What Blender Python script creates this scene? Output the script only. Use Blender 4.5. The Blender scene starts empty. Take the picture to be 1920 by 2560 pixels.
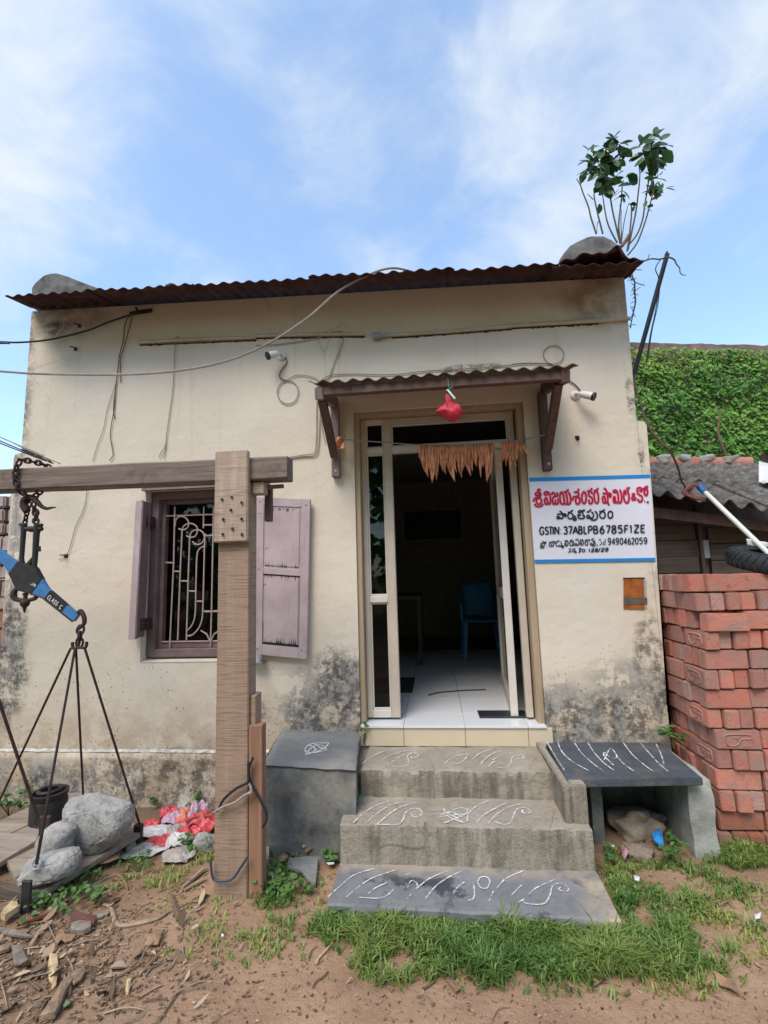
import bpy, bmesh, math, random
import numpy as np
from mathutils import Vector, Matrix, noise as mn
rnd = random.Random(7)
SC = bpy.context.scene
COL = SC.collection

# ------------------------------------------------------------------ camera
F = 1180.0                       # focal length in pixels of the 1920x2560 photograph
_n = np.array([125, 155, F]); _n = _n / np.linalg.norm(_n)
_v = np.array([-270, -8765., F]); _v = _v - _n * (_v @ _n); _v /= np.linalg.norm(_v)
_x = np.cross(_n, _v)
R = np.stack([_x, _n, _v], 1)
CAM = np.array([0.0, -3.24, 1.49])
cd = bpy.data.cameras.new('camera'); cam = bpy.data.objects.new('camera', cd); COL.objects.link(cam)
cd.sensor_fit = 'VERTICAL'; cd.sensor_height = 36; cd.sensor_width = 27; cd.lens = F / 2560 * 36
cd.clip_start = 0.05; cd.clip_end = 2000
cam.matrix_world = Matrix([[R[0, i], -R[1, i], -R[2, i], CAM[i]] for i in range(3)] + [[0, 0, 0, 1]])
SC.camera = cam

# ------------------------------------------------------------------ sky, sun, exposure
SUN_EL, SUN_AZ = math.radians(54), math.radians(203)   # azimuth clockwise from +y
w = bpy.data.worlds.new('World'); SC.world = w; w.use_nodes = True
nt = w.node_tree; nt.nodes.clear()
def wn(t, **k):
    n = nt.nodes.new(t)
    for a, b in k.items(): setattr(n, a, b)
    return n
wo = wn('ShaderNodeOutputWorld'); bg = wn('ShaderNodeBackground'); bg.inputs[1].default_value = 0.122
sky = wn('ShaderNodeTexSky', sky_type='NISHITA', sun_disc=False, sun_elevation=SUN_EL, sun_rotation=SUN_AZ, dust_density=1.2, air_density=1.0, ozone_density=1.5)
tc = wn('ShaderNodeTexCoord'); sep = wn('ShaderNodeSeparateXYZ'); nt.links.new(tc.outputs['Generated'], sep.inputs[0])
def wm(op, a, b=None, c=None):
    n = wn('ShaderNodeMath', operation=op)
    for i, s in enumerate((a, b, c)):
        if s is None: continue
        if isinstance(s, (int, float)): n.inputs[i].default_value = s
        else: nt.links.new(s, n.inputs[i])
    return n.outputs[0]
zc = wm('MAXIMUM', wm('ADD', sep.outputs[2], 0.25), 0.05)
cx_, cy_ = wm('DIVIDE', sep.outputs[0], zc), wm('DIVIDE', sep.outputs[1], zc)
cmb = wn('ShaderNodeCombineXYZ'); nt.links.new(cx_, cmb.inputs[0]); nt.links.new(cy_, cmb.inputs[1]); cmb.inputs[2].default_value = 3.7
def wnoise(scale, det, rough, dist, off):
    mp = wn('ShaderNodeMapping'); mp.inputs[1].default_value = off; nt.links.new(cmb.outputs[0], mp.inputs[0])
    n = wn('ShaderNodeTexNoise'); n.inputs['Scale'].default_value = scale; n.inputs['Detail'].default_value = det
    n.inputs['Roughness'].default_value = rough; n.inputs['Distortion'].default_value = dist
    nt.links.new(mp.outputs[0], n.inputs['Vector']); return n.outputs[0]
def wramp(f, a, b):
    n = wn('ShaderNodeMapRange', interpolation_type='SMOOTHSTEP'); nt.links.new(f, n.inputs[0])
    n.inputs[1].default_value = a; n.inputs[2].default_value = b; return n.outputs[0]
def wdir(px, py, r0, r1):          # a soft cloud bank round one direction of the sky
    d = R.T @ np.array([px * 1920 / 1659 - 960, py * 1920 / 1659 - 1280, F]); d /= np.linalg.norm(d)
    n = wn('ShaderNodeVectorMath', operation='DOT_PRODUCT'); nt.links.new(tc.outputs['Generated'], n.inputs[0]); n.inputs[1].default_value = d
    return wramp(n.outputs['Value'], math.cos(r1), math.cos(r0))
nz1 = wnoise(1.5, 6, 0.56, 0.35, (0.3, 1.2, 0)); nz2 = wnoise(3.6, 7, 0.6, 0.5, (3.1, 5.7, 1))
base = wm('ADD', wm('ADD', wm('MULTIPLY', nz1, 0.55), wm('MULTIPLY', nz2, 0.85)), -0.20)
for (px, py, r0, r1, k) in [(40, 190, .02, .26, .22), (110, 330, .02, .12, .08), (60, 60, .02, .2, .06), (290, 300, .05, .22, -.09), (1050, 330, .05, .36, .07), (1330, 120, .05, .36, .12), (640, 330, .05, .3, -.06),
                            (850, 120, .05, .25, -.07), (1560, 480, .03, .22, -.08), (1250, 140, .01, .08, -.08), (1640, 300, .02, .2, .1), (560, 60, .03, .2, .08), (330, 560, .05, .3, -.05)]:
    base = wm('ADD', base, wm('MULTIPLY', wdir(px, py, r0, r1), k))
cl = wramp(base, 0.40, 0.90)
cmix = wn('ShaderNodeMix', data_type='RGBA'); nt.links.new(wm('ADD', wm('MULTIPLY', cl, .82), .15), cmix.inputs[0])
skb = wn('ShaderNodeMix', data_type='RGBA', blend_type='MULTIPLY'); skb.inputs[0].default_value = 1
nt.links.new(sky.outputs[0], skb.inputs[6]); skb.inputs[7].default_value = (1.32, 1.52, 1.56, 1)
nt.links.new(skb.outputs[2], cmix.inputs[6]); cmix.inputs[7].default_value = (3.75, 4.05, 4.35, 1)
nt.links.new(cmix.outputs[2], bg.inputs[0]); nt.links.new(bg.outputs[0], wo.inputs[0])
sd = bpy.data.lights.new('sun', 'SUN'); sd.energy = 1.6; sd.angle = math.radians(30); sd.color = (1, .88, .77)
so = bpy.data.objects.new('sun', sd); COL.objects.link(so)
sv = Vector((math.sin(SUN_AZ) * math.cos(SUN_EL), math.cos(SUN_AZ) * math.cos(SUN_EL), math.sin(SUN_EL)))
so.rotation_euler = sv.to_track_quat('Z', 'Y').to_euler()
SC.view_settings.view_transform = 'Standard'; SC.view_settings.look = 'None'; SC.view_settings.exposure = 0.93; SC.view_settings.gamma = 1; SC.view_settings.use_curve_mapping = False
SC.render.engine = 'CYCLES'; SC.cycles.max_bounces = 8; SC.cycles.diffuse_bounces = 4; SC.cycles.transparent_max_bounces = 12
SC.cycles.use_denoising = True

# ------------------------------------------------------------------ measuring: where a sight line of the photograph meets a real plane
S = 1920 / 1659
CR = {1: (0, 640, 640 / 1659), 2: (640, 640, 640 / 1659), 3: (1280, 640, 640 / 1659), 4: (0, 1200, 640 / 1659), 5: (0, 1740, 640 / 1659), 6: (600, 1740, 640 / 1659),
      7: (1240, 1740, 680 / 1659), 8: (1280, 1140, 640 / 1659), 'sign': (1300, 1160, 360 / 1659), 'dT': (860, 1000, 500 / 1659), 'dB': (860, 1400, 500 / 1659),
      'pl': (1400, 300, 320 / 1659), 'shed': (1580, 1120, 340 / 1659), 'win': (320, 1180, 480 / 1659), 'cctv': (640, 860, 360 / 1659), 'bal': (0, 1130, 240 / 1130),
      'bA': (1640, 1400, 280 / 1630), 'bB': (1640, 1750, 280 / 1548), 'dbr': (0, 2200, 420 / 1659), 'd': (0, 0, S),
      'L1a': (1325, 1210, 160 / 1659), 'L1b': (1475, 1205, 160 / 1659), 'L2': (1385, 1265, 160 / 1659), 'L4': (1340, 1340, 160 / 1659), 'L5': (1490, 1335, 140 / 1659)}
def hit(c, u, v, q, nrm):
    a, b, s = CR[c]; d = R.T @ np.array([a + u * s - 960, b + v * s - 1280, F]); nrm = np.array(nrm, float)
    t = ((np.array(q, float) - CAM) @ nrm) / (d @ nrm); return Vector(CAM + t * d)
def Y(c, u, v, y=0.0): return hit(c, u, v, (0, y, 0), (0, 1, 0))
def Z(c, u, v, z=0.0): return hit(c, u, v, (0, 0, z), (0, 0, 1))
def X(c, u, v, x=0.0): return hit(c, u, v, (x, 0, 0), (1, 0, 0))
def to_photo(p):
    q = R @ (np.array(p, float) - CAM); return (960 + F * q[0] / q[2]) / S, (1280 + F * q[1] / q[2]) / S
def gz(x, y):                    # height of the ground
    h = .010 * mn.noise((x * 1.3, y * 1.3, 1)) + .008 * mn.noise((x * 4, y * 4, 5)) + .004 * mn.noise((x * 11, y * 11, 2))
    h += .02 * math.exp(-((x + 1) ** 2 + (y + .92) ** 2) / .05)
    h += .03 * math.exp(-((x - .95) ** 2 / .1 + (y + .15) ** 2 / .05))
    r = math.hypot(x, y + 1)
    return h * (1 if r < 8 else max(0, 1 - (r - 8) / 10))
def G(c, u, v, dz=0.0):
    p = Z(c, u, v, 0)
    return Vector((p.x, p.y, gz(p.x, p.y) + dz))

# ------------------------------------------------------------------ mesh helpers
class MB:
    def __init__(s): s.v = []; s.f = []; s.col = None
    def add(s, vs, fs):
        o = len(s.v); s.v += [tuple(p) for p in vs]; s.f += [tuple(i + o for i in f) for f in fs]; return s
    def box(s, a, b, M=None, jit=0):
        (x0, y0, z0), (x1, y1, z1) = a, b
        vs = [Vector(p) for p in ((x0, y0, z0), (x1, y0, z0), (x1, y1, z0), (x0, y1, z0), (x0, y0, z1), (x1, y0, z1), (x1, y1, z1), (x0, y1, z1))]
        if jit: vs = [p + Vector([rnd.uniform(-jit, jit) for _ in range(3)]) for p in vs]
        if M: vs = [M @ p for p in vs]
        return s.add(vs, [(0, 3, 2, 1), (4, 5, 6, 7), (0, 1, 5, 4), (1, 2, 6, 5), (2, 3, 7, 6), (3, 0, 4, 7)])
    def hexa(s, vs): return s.add(vs, [(0, 3, 2, 1), (4, 5, 6, 7), (0, 1, 5, 4), (1, 2, 6, 5), (2, 3, 7, 6), (3, 0, 4, 7)])
    def bar(s, p, q, wx, wz, up=(0, 0, 1)):     # square timber from p to q
        p, q = Vector(p), Vector(q); d = (q - p).normalized(); up = Vector(up)
        sx = d.cross(up).normalized(); uz = sx.cross(d)
        vs = [c + sx * a * wx / 2 + uz * b * wz / 2 for c in (p, q) for a, b in ((-1, -1), (1, -1), (1, 1), (-1, 1))]
        return s.add(vs, [(3, 2, 1, 0), (4, 5, 6, 7), (0, 1, 5, 4), (1, 2, 6, 5), (2, 3, 7, 6), (3, 0, 4, 7)])
    def tube(s, pts, r, n=8, closed=False, cap=True, smooth=0):
        pts = [Vector(p) for p in pts]
        if smooth: pts = catmull(pts, smooth, closed)
        m = len(pts); rs = r if isinstance(r, (list, tuple)) else [r] * m
        if len(rs) != m: rs = [np.interp(i / (m - 1), np.linspace(0, 1, len(rs)), rs) for i in range(m)]
        o = len(s.v); up = None
        for i, p in enumerate(pts):
            a = pts[i - 1] if (i or closed) else p; b = pts[(i + 1) % m] if (i < m - 1 or closed) else p
            d = (b - a); d = d.normalized() if d.length > 1e-9 else Vector((0, 0, 1))
            if up is None: up = d.orthogonal().normalized()
            up = (up - d * up.dot(d)); up = up.normalized() if up.length > 1e-6 else d.orthogonal().normalized()
            w_ = d.cross(up)
            for k in range(n):
                t = 2 * math.pi * k / n; s.v.append(tuple(p + (up * math.cos(t) + w_ * math.sin(t)) * rs[i]))
        for i in range(m if closed else m - 1):
            j = (i + 1) % m
            for k in range(n):
                l = (k + 1) % n; s.f.append((o + i * n + k, o + i * n + l, o + j * n + l, o + j * n + k))
        if cap and not closed:
            s.f.append(tuple(o + k for k in reversed(range(n)))); s.f.append(tuple(o + (m - 1) * n + k for k in range(n)))
        return s
    def prism(s, poly, d):                       # poly: 3d points, d: extrusion vector
        n = len(poly); d = Vector(d); vs = [Vector(p) for p in poly] + [Vector(p) + d for p in poly]
        fs = [tuple(range(n)), tuple(reversed(range(n, 2 * n)))] + [(i, i + n, (i + 1) % n + n, (i + 1) % n) for i in range(n)]
        return s.add(vs, fs)
    def lathe(s, prof, n=16, M=None):            # prof: (radius, z)
        o = len(s.v); M = M or Matrix()
        for r, z in prof:
            for k in range(n):
                t = 2 * math.pi * k / n; s.v.append(tuple(M @ Vector((r * math.cos(t), r * math.sin(t), z))))
        for i in range(len(prof) - 1):
            for k in range(n):
                l = (k + 1) % n; s.f.append((o + i * n + k, o + i * n + l, o + (i + 1) * n + l, o + (i + 1) * n + k))
        return s
    def grid(s, nu, nv, fn):
        o = len(s.v)
        for j in range(nv + 1):
            for i in range(nu + 1): s.v.append(tuple(fn(i / nu, j / nv)))
        for j in range(nv):
            for i in range(nu):
                a = o + j * (nu + 1) + i; s.f.append((a, a + 1, a + nu + 2, a + nu + 1))
        return s
    def ribbon(s, pts, wd, nrm, sm=5, lift=0.0004):   # flat brush stroke lying on a plane
        pts = [Vector(p) for p in pts]; nrm = Vector(nrm)
        if len(pts) > 2 and sm: pts = catmull(pts, sm, False)
        m = len(pts); L = []; Rr = []
        for i, p in enumerate(pts):
            d = pts[min(i + 1, m - 1)] - pts[max(i - 1, 0)]
            d = d.normalized() if d.length > 1e-9 else Vector((1, 0, 0))
            t = i / max(1, m - 1); ww = (wd(t) if callable(wd) else wd) * (.55 if i in (0, m - 1) and m > 3 else 1); q = d.cross(nrm).normalized() * ww / 2
            c = p + nrm * (lift * t); L.append(c - q); Rr.append(c + q)
        return s.add(L + Rr, [(i, i + 1, m + i + 1, m + i) for i in range(m - 1)])
def catmull(P, k, closed=False):
    out = []; n = len(P)
    for i in range(n if closed else n - 1):
        g = (lambda j: P[j % n]) if closed else (lambda j: P[min(max(j, 0), n - 1)])
        p0, p1, p2, p3 = g(i - 1), g(i), g(i + 1), g(i + 2)
        for q in range(k):
            t = q / k
            out.append(.5 * (2 * p1 + (p2 - p0) * t + (2 * p0 - 5 * p1 + 4 * p2 - p3) * t * t + (3 * p1 - p0 - 3 * p2 + p3) * t ** 3))
    if not closed: out.append(P[-1])
    return out
ORG = {}
def tag(o, label=None, cat=None, group=None, kind=None):
    for k, v in (('label', label), ('category', cat), ('group', group), ('kind', kind)):
        if v: o[k] = v
    return o
def thing(name, label, cat, loc=(0, 0, 0), group=None):
    o = bpy.data.objects.new(name, None); o.empty_display_size = .1; COL.objects.link(o); o.location = loc; ORG[o] = Vector(loc)
    return tag(o, label, cat, group)
def build(name, mb, m, parent=None, smooth=False, bevel=0, seg=1, label=None, cat=None, group=None, kind=None, solid=0, loc=None, flip=True):
    me = bpy.data.meshes.new(name)
    org = ORG[parent] if parent is not None else Vector(loc or (0, 0, 0))
    me.from_pydata([(p[0] - org.x, p[1] - org.y, p[2] - org.z) for p in mb.v], [], mb.f)
    if bevel or flip:
        bm = bmesh.new(); bm.from_mesh(me)
        if bevel:
            bmesh.ops.remove_doubles(bm, verts=bm.verts, dist=1e-5)
            bmesh.ops.bevel(bm, geom=[e for e in bm.edges if len(e.link_faces) == 2 and e.calc_face_angle(0) > .5], offset=bevel, segments=seg, affect='EDGES', clamp_overlap=True)
        if flip: bmesh.ops.recalc_face_normals(bm, faces=bm.faces)
        bm.to_mesh(me); bm.free()
    if smooth:
        for p in me.polygons: p.use_smooth = True
        if smooth != 'all':
            try: me.set_sharp_from_angle(angle=math.radians(40))
            except Exception: pass
    me.materials.append(m); me.update()
    o = bpy.data.objects.new(name, me); COL.objects.link(o); ORG[o] = org
    if parent is not None: o.parent = parent
    else: o.location = org
    if solid:
        sm = o.modifiers.new('solid', 'SOLIDIFY'); sm.thickness = solid; sm.offset = 0
    return tag(o, label, cat, group, kind)
def copy_obj(o, parent=None, loc=None, rot=None, scale=None):
    c = o.copy(); COL.objects.link(c)
    for k in ('label', 'category', 'group', 'kind'):
        if k in c: del c[k]
    if parent is not None: c.parent = parent
    if loc is not None: c.location = loc
    if rot is not None: c.rotation_euler = rot
    if scale is not None: c.scale = scale
    return c

# ------------------------------------------------------------------ materials
class NM:
    def __init__(s, name, rough=.8, spec=.3, metal=0):
        s.m = bpy.data.materials.new(name); s.m.use_nodes = True; s.t = s.m.node_tree; s.b = s.t.nodes['Principled BSDF']
        s.b.inputs['Roughness'].default_value = rough; s.b.inputs['Specular IOR Level'].default_value = spec; s.b.inputs['Metallic'].default_value = metal
        s.geo = s.t.nodes.new('ShaderNodeNewGeometry'); s.pos = s.geo.outputs['Position']
    def nd(s, t, **k):
        n = s.t.nodes.new(t)
        for a, b in k.items(): setattr(n, a, b)
        return n
    def put(s, sock, val):
        if isinstance(val, (int, float)): sock.default_value = val
        elif isinstance(val, tuple): sock.default_value = val if len(val) != 3 or sock.type == 'VECTOR' else (*val, 1)
        else: s.t.links.new(val, sock)
    def obj(s): s.pos = s.nd('ShaderNodeTexCoord').outputs['Object']; return s
    def vec(s, sc=(1, 1, 1), rot=(0, 0, 0), off=(0, 0, 0)):
        m = s.nd('ShaderNodeMapping'); s.put(m.inputs[0], s.pos); m.inputs[1].default_value = off; m.inputs[2].default_value = rot; m.inputs[3].default_value = sc; return m.outputs[0]
    def noise(s, scale, det=4, rough=.6, vec=None, dist=0, off=0.0):
        n = s.nd('ShaderNodeTexNoise'); s.put(n.inputs['Vector'], vec if vec is not None else (s.vec(off=(off, off * .7, off * 1.3)) if off else s.pos))
        for k, v in (('Scale', scale), ('Detail', det), ('Roughness', rough), ('Distortion', dist)): n.inputs[k].default_value = v
        return n.outputs[0]
    def vor(s, scale, vec=None, feat='F1', out='Distance'):
        n = s.nd('ShaderNodeTexVoronoi', feature=feat); s.put(n.inputs['Vector'], vec if vec is not None else s.pos); n.inputs['Scale'].default_value = scale; return n.outputs[out]
    def mr(s, f, a, b, c=0., d=1., smooth=True):
        n = s.nd('ShaderNodeMapRange', interpolation_type='SMOOTHSTEP' if smooth else 'LINEAR'); s.put(n.inputs[0], f)
        for i, v in enumerate((a, b, c, d)): n.inputs[i + 1].default_value = v
        return n.outputs[0]
    def ma(s, op, a, b=0., c=None):
        n = s.nd('ShaderNodeMath', operation=op); s.put(n.inputs[0], a); s.put(n.inputs[1], b)
        if c is not None: s.put(n.inputs[2], c)
        return n.outputs[0]
    def mix(s, f, a, b, bl='MIX'):
        n = s.nd('ShaderNodeMix', data_type='RGBA', blend_type=bl); s.put(n.inputs[0], f); s.put(n.inputs[6], a); s.put(n.inputs[7], b); return n.outputs[2]
    def ramp(s, f, *st):
        n = s.nd('ShaderNodeValToRGB'); s.put(n.inputs[0], f); e = n.color_ramp.elements
        while len(e) < len(st): e.new(.5)
        for i, (p, c) in enumerate(st): e[i].position = p; e[i].color = (*c, 1)
        return n.outputs[0]
    def rand(s): return s.nd('ShaderNodeObjectInfo').outputs['Random']
    def attr(s, nm='Col', out='Fac'): return s.nd('ShaderNodeAttribute', attribute_name=nm).outputs[out]
    def xyz(s):
        n = s.nd('ShaderNodeSeparateXYZ'); s.put(n.inputs[0], s.pos); return n.outputs
    def col(s, c): s.put(s.b.inputs['Base Color'], c); return s
    def bump(s, h, strength=.3, dist=.01):
        n = s.nd('ShaderNodeBump'); s.put(n.inputs['Height'], h); n.inputs['Strength'].default_value = strength; n.inputs['Distance'].default_value = dist
        if s.b.inputs['Normal'].is_linked: s.t.links.new(s.b.inputs['Normal'].links[0].from_socket, n.inputs['Normal'])
        s.t.links.new(n.outputs[0], s.b.inputs['Normal']); return s
    def rough(s, r): s.put(s.b.inputs['Roughness'], r); return s
def simple(name, c, rough=.7, spec=.3, metal=0, var=.25, sc=12, bump=.1, obj=False):
    n = NM(name, rough, spec, metal)
    if obj: n.obj()
    f = n.noise(sc, 5, .65)
    lo = tuple(max(0, k * (1 - var)) for k in c); hi = tuple(min(1, k * (1 + var)) for k in c)
    n.col(n.ramp(f, (.25, lo), (.75, hi)))
    if bump: n.bump(n.noise(sc * 6, 4), bump, .004)
    return n.m
# ---- plaster of the facade, with its stains
def plaster():
    n = NM('plaster', .85, .15); x, y, z = n.xyz()
    big = n.noise(1.3, 4, .6); fine = n.noise(9, 6, .7); dis = n.ma('MULTIPLY', n.ma('SUBTRACT', n.noise(5, 5, .7), .5), 2.2)
    def blob(cx, cz, rx, rz, soft=.9):
        a = n.ma('POWER', n.ma('ABSOLUTE', n.ma('DIVIDE', n.ma('SUBTRACT', x, cx), rx)), 2.0); b = n.ma('POWER', n.ma('ABSOLUTE', n.ma('DIVIDE', n.ma('SUBTRACT', z, cz), rz)), 2.0)
        return n.mr(n.ma('ADD', n.ma('ADD', a, b), dis), 1.0 + soft, .2)
    def union(*l):
        o = l[0]
        for k in l[1:]: o = n.ma('MAXIMUM', o, k)
        return o
    c = n.ramp(big, (.3, (.605, .53, .43)), (.7, (.68, .605, .505)))
    c = n.mix(n.ma('MULTIPLY', n.mr(fine, .5, .75), .3), c, (.56, .485, .37))
    # old pale patches and brown dust
    pale = union(blob(-2.62, 3.0, .17, .22), blob(-1.93, .83, .16, .1), blob(.95, 1.5, .16, .4), blob(1.0, 1.1, .2, .2), blob(-2.2, 3.08, .1, .14))
    c = n.mix(n.ma('MULTIPLY', n.ma('MULTIPLY', pale, n.mr(fine, .35, .6)), .42), c, (.62, .60, .56))
    dirt = union(n.mr(z, .95, .30), n.ma('MULTIPLY', n.mr(z, .42, .30), n.mr(x, -.9, -1.1)), blob(-2.85, 3.55, .3, .16), blob(1.25, 3.42, .32, .14))
    c = n.mix(n.ma('MULTIPLY', n.ma('MULTIPLY', dirt, n.mr(n.noise(4, 6, .75, off=3), .3, .62)), .68), c, (.335, .235, .14))
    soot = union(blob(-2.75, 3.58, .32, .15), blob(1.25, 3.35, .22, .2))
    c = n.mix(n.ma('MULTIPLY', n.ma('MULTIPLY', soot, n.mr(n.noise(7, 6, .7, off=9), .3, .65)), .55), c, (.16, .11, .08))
    # peeled grey render
    peel = n.ma('MULTIPLY', union(blob(-.75, .62, .34, .26), blob(-.62, .8, .16, .13), blob(.8, .55, .3, .22), blob(1.2, .62, .3, .27), blob(-3.12, .95, .16, .4), blob(-2.8, .12, .4, .2), blob(-3.12, 1.7, .05, .5)), n.mr(n.noise(6, 9, .76, off=5), .465, .50))
    c = n.mix(n.ma('MULTIPLY', peel, .85), c, n.ramp(n.noise(22, 5, .7), (.3, (.19, .18, .165)), (.7, (.40, .38, .35))))
    ed = n.ma('MULTIPLY', n.mr(x, -3.03, -3.13), n.mr(z, 1.9, 2.6)); ed2 = n.ma('MULTIPLY', n.mr(x, 1.33, 1.45), n.mr(n.noise(3, 5, .8, off=1), .4, .62))
    black = union(blob(-.68, .80, .2, .2), blob(-.62, .6, .24, .2), blob(-.9, .55, .2, .12), blob(1.34, .93, .09, .25), blob(1.38, .75, .12, .22), blob(.75, .52, .25, .2), blob(1.12, .56, .26, .16), blob(-3.1, .85, .16, .3), blob(-2.0, .12, .55, .2), blob(-1.6, .17, .4, .2), blob(-2.6, .1, .4, .14), blob(-1.3, .6, .16, .1),
                  blob(-3.1, 1.15, .12, .3), n.ma('MULTIPLY', ed, .9), blob(-3.13, 2.4, .05, .25), n.ma('MULTIPLY', ed2, .55), blob(.33, 2.93, .2, .03), blob(-2.9, 3.52, .1, .06), blob(1.39, 2.65, .035, .12), blob(1.41, 2.25, .02, .1))
    sp = n.ma('MULTIPLY', n.mr(n.noise(15, 10, .8, off=2), .42, .545), n.mr(n.noise(7, 5, .75, off=7), .34, .56))
    c = n.mix(n.ma('MULTIPLY', n.ma('MULTIPLY', black, sp), .78), c, (.035, .034, .034))
    # specks and small chips on the lower wall
    chip = n.ma('MULTIPLY', n.mr(n.vor(34), .24, .12), n.ma('MULTIPLY', n.mr(z, 1.2, .65), n.mr(n.noise(3.2, 5, .7, off=4), .47, .56)))
    c = n.mix(n.ma('MULTIPLY', chip, .85), c, (.07, .055, .04))
    # hair cracks
    cr = n.mr(n.vor(2.1, n.vec((1, 1, 1), off=(.2, .3, .1)), 'DISTANCE_TO_EDGE'), .012, .002)
    c = n.mix(n.ma('MULTIPLY', n.ma('MULTIPLY', cr, n.mr(n.noise(1.7, 3, .6, off=8), .60, .66)), .3), c, (.2, .15, .1))
    st = n.noise(1, 5, .65, n.vec((9, 9, .55))); c = n.mix(n.ma('MULTIPLY', n.ma('MULTIPLY', n.mr(st, .56, .8), n.mr(z, 1.2, 3.3)), .28), c, (.25, .19, .125))
    n.col(c)
    n.bump(n.noise(3.2, 5, .6), .35, .05).bump(n.noise(60, 4, .6), .12, .004).bump(n.ma('MULTIPLY', peel, -1.0), .5, .006)
    return n.m
def concrete(name, lo, hi, blk=.5, moss=0.0, sc=6):
    n = NM(name, .85, .2); x, y, z = n.xyz()
    c = n.ramp(n.noise(sc, 7, .7), (.3, lo), (.7, hi))
    c = n.mix(n.ma('MULTIPLY', n.mr(n.noise(sc * .5, 5, .7, off=3), .5, .72), blk), c, (.05, .05, .048))
    c = n.mix(n.ma('MULTIPLY', n.mr(n.noise(sc * 9, 4, .8), .6, .75), .35), c, tuple(k * .45 for k in lo))
    c = n.mix(n.ma('MULTIPLY', n.mr(n.noise(sc * .8, 6, .7, off=6), .5, .8), .4), c, (.30, .235, .15))
    if moss: c = n.mix(n.ma('MULTIPLY', n.mr(n.noise(9, 5, .7, off=2), .5, .7), moss), c, (.05, .075, .02))
    n.col(c); n.bump(n.noise(14, 6, .7), .5, .02).bump(n.noise(90, 3, .6), .25, .004)
    return n.m
def wood(name, lo, hi, axis=0, grain=22, saw=0, weather=.4, rough=.75, wc=(.09, .075, .065)):
    n = NM(name, rough, .2)
    sc = [grain] * 3; sc[axis] = grain / 22
    g = n.noise(1, 6, .7, n.vec(tuple(sc)), 1.2)
    c = n.ramp(g, (.28, lo), (.72, hi))
    sc2 = [60] * 3; sc2[axis] = 2.2
    c = n.mix(n.ma('MULTIPLY', n.mr(n.noise(1, 4, .6, n.vec(tuple(sc2))), .56, .72), weather), c, wc)
    c = n.mix(n.ma('MULTIPLY', n.mr(n.noise(5, 6, .75, off=2), .5, .75), weather), c, tuple(k * .5 for k in lo))
    n.col(c); n.bump(g, .4, .008)
    if saw:
        s_ = n.noise(1, 3, .7, n.vec((7, 7, 165)))
        n.bump(s_, .6, .004); c = n.mix(n.ma('MULTIPLY', n.mr(s_, .48, .66), .6), c, tuple(k * .5 for k in lo)); n.col(c)
    return n.m
PL = plaster()
M = {}
M['plinth'] = PL
M['white_line'] = simple('lime_line', (.47, .44, .39), .9, .1, var=.6, sc=26)
M['conc_dark'] = concrete('concrete_dark', (.05, .053, .052), (.28, .28, .268), .8, .15, 4)
M['conc_top'] = concrete('concrete_smooth', (.16, .165, .165), (.26, .26, .25), .25, 0, 4)
M['conc_step'] = concrete('concrete_step', (.20, .165, .125), (.40, .345, .275), .5, 0, 5)
def stepmat():
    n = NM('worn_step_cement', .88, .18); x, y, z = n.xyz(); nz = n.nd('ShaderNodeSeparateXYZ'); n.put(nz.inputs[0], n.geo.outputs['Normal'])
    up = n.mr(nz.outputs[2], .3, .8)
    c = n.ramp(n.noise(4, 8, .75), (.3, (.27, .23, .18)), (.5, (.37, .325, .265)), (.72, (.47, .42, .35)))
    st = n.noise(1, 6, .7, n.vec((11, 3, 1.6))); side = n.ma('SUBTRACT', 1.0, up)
    c = n.mix(n.ma('MULTIPLY', n.ma('MULTIPLY', n.mr(st, .40, .64), side), .8), c, (.14, .12, .09))  # grime streaks on upright faces, strengthened to paint in the risers' shade
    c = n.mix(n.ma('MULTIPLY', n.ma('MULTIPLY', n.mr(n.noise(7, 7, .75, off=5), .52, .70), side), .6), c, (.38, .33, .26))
    c = n.mix(n.ma('MULTIPLY', n.mr(n.noise(6, 8, .8, off=2), .54, .70), .45), c, (.13, .12, .105))
    c = n.mix(n.ma('MULTIPLY', n.mr(n.noise(42, 5, .8), .56, .70), .55), c, (.09, .08, .066))
    c = n.mix(n.ma('MULTIPLY', n.mr(n.noise(30, 5, .8, off=9), .58, .72), .5), c, (.50, .46, .40))
    cr = n.mr(n.vor(3.3, n.vec((1, 1, 1), off=(.4, .1, .6)), 'DISTANCE_TO_EDGE'), .010, .002)
    c = n.mix(n.ma('MULTIPLY', n.ma('MULTIPLY', cr, n.mr(n.noise(2.5, 3, .6, off=8), .52, .62)), .5), c, (.10, .085, .07))
    n.col(c); n.bump(n.noise(11, 8, .75), .8, .03).bump(n.noise(60, 5, .75), .6, .008); return n.m
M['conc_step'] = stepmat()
M['rubble'] = concrete('rubble_rock', (.16, .125, .095), (.34, .285, .225), .4, 0, 12)
M['conc_leg'] = concrete('concrete_leg', (.24, .24, .225), (.42, .42, .39), .55, .1, 7)
M['conc_gable'] = concrete('concrete_gable', (.06, .058, .056), (.24, .235, .23), .8, 0, 7)
M['slate'] = concrete('slate_stone', (.05, .06, .072), (.09, .105, .122), .2, 0, 5)
M['slate'].node_tree.nodes['Principled BSDF'].inputs['Roughness'].default_value = .5
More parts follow.
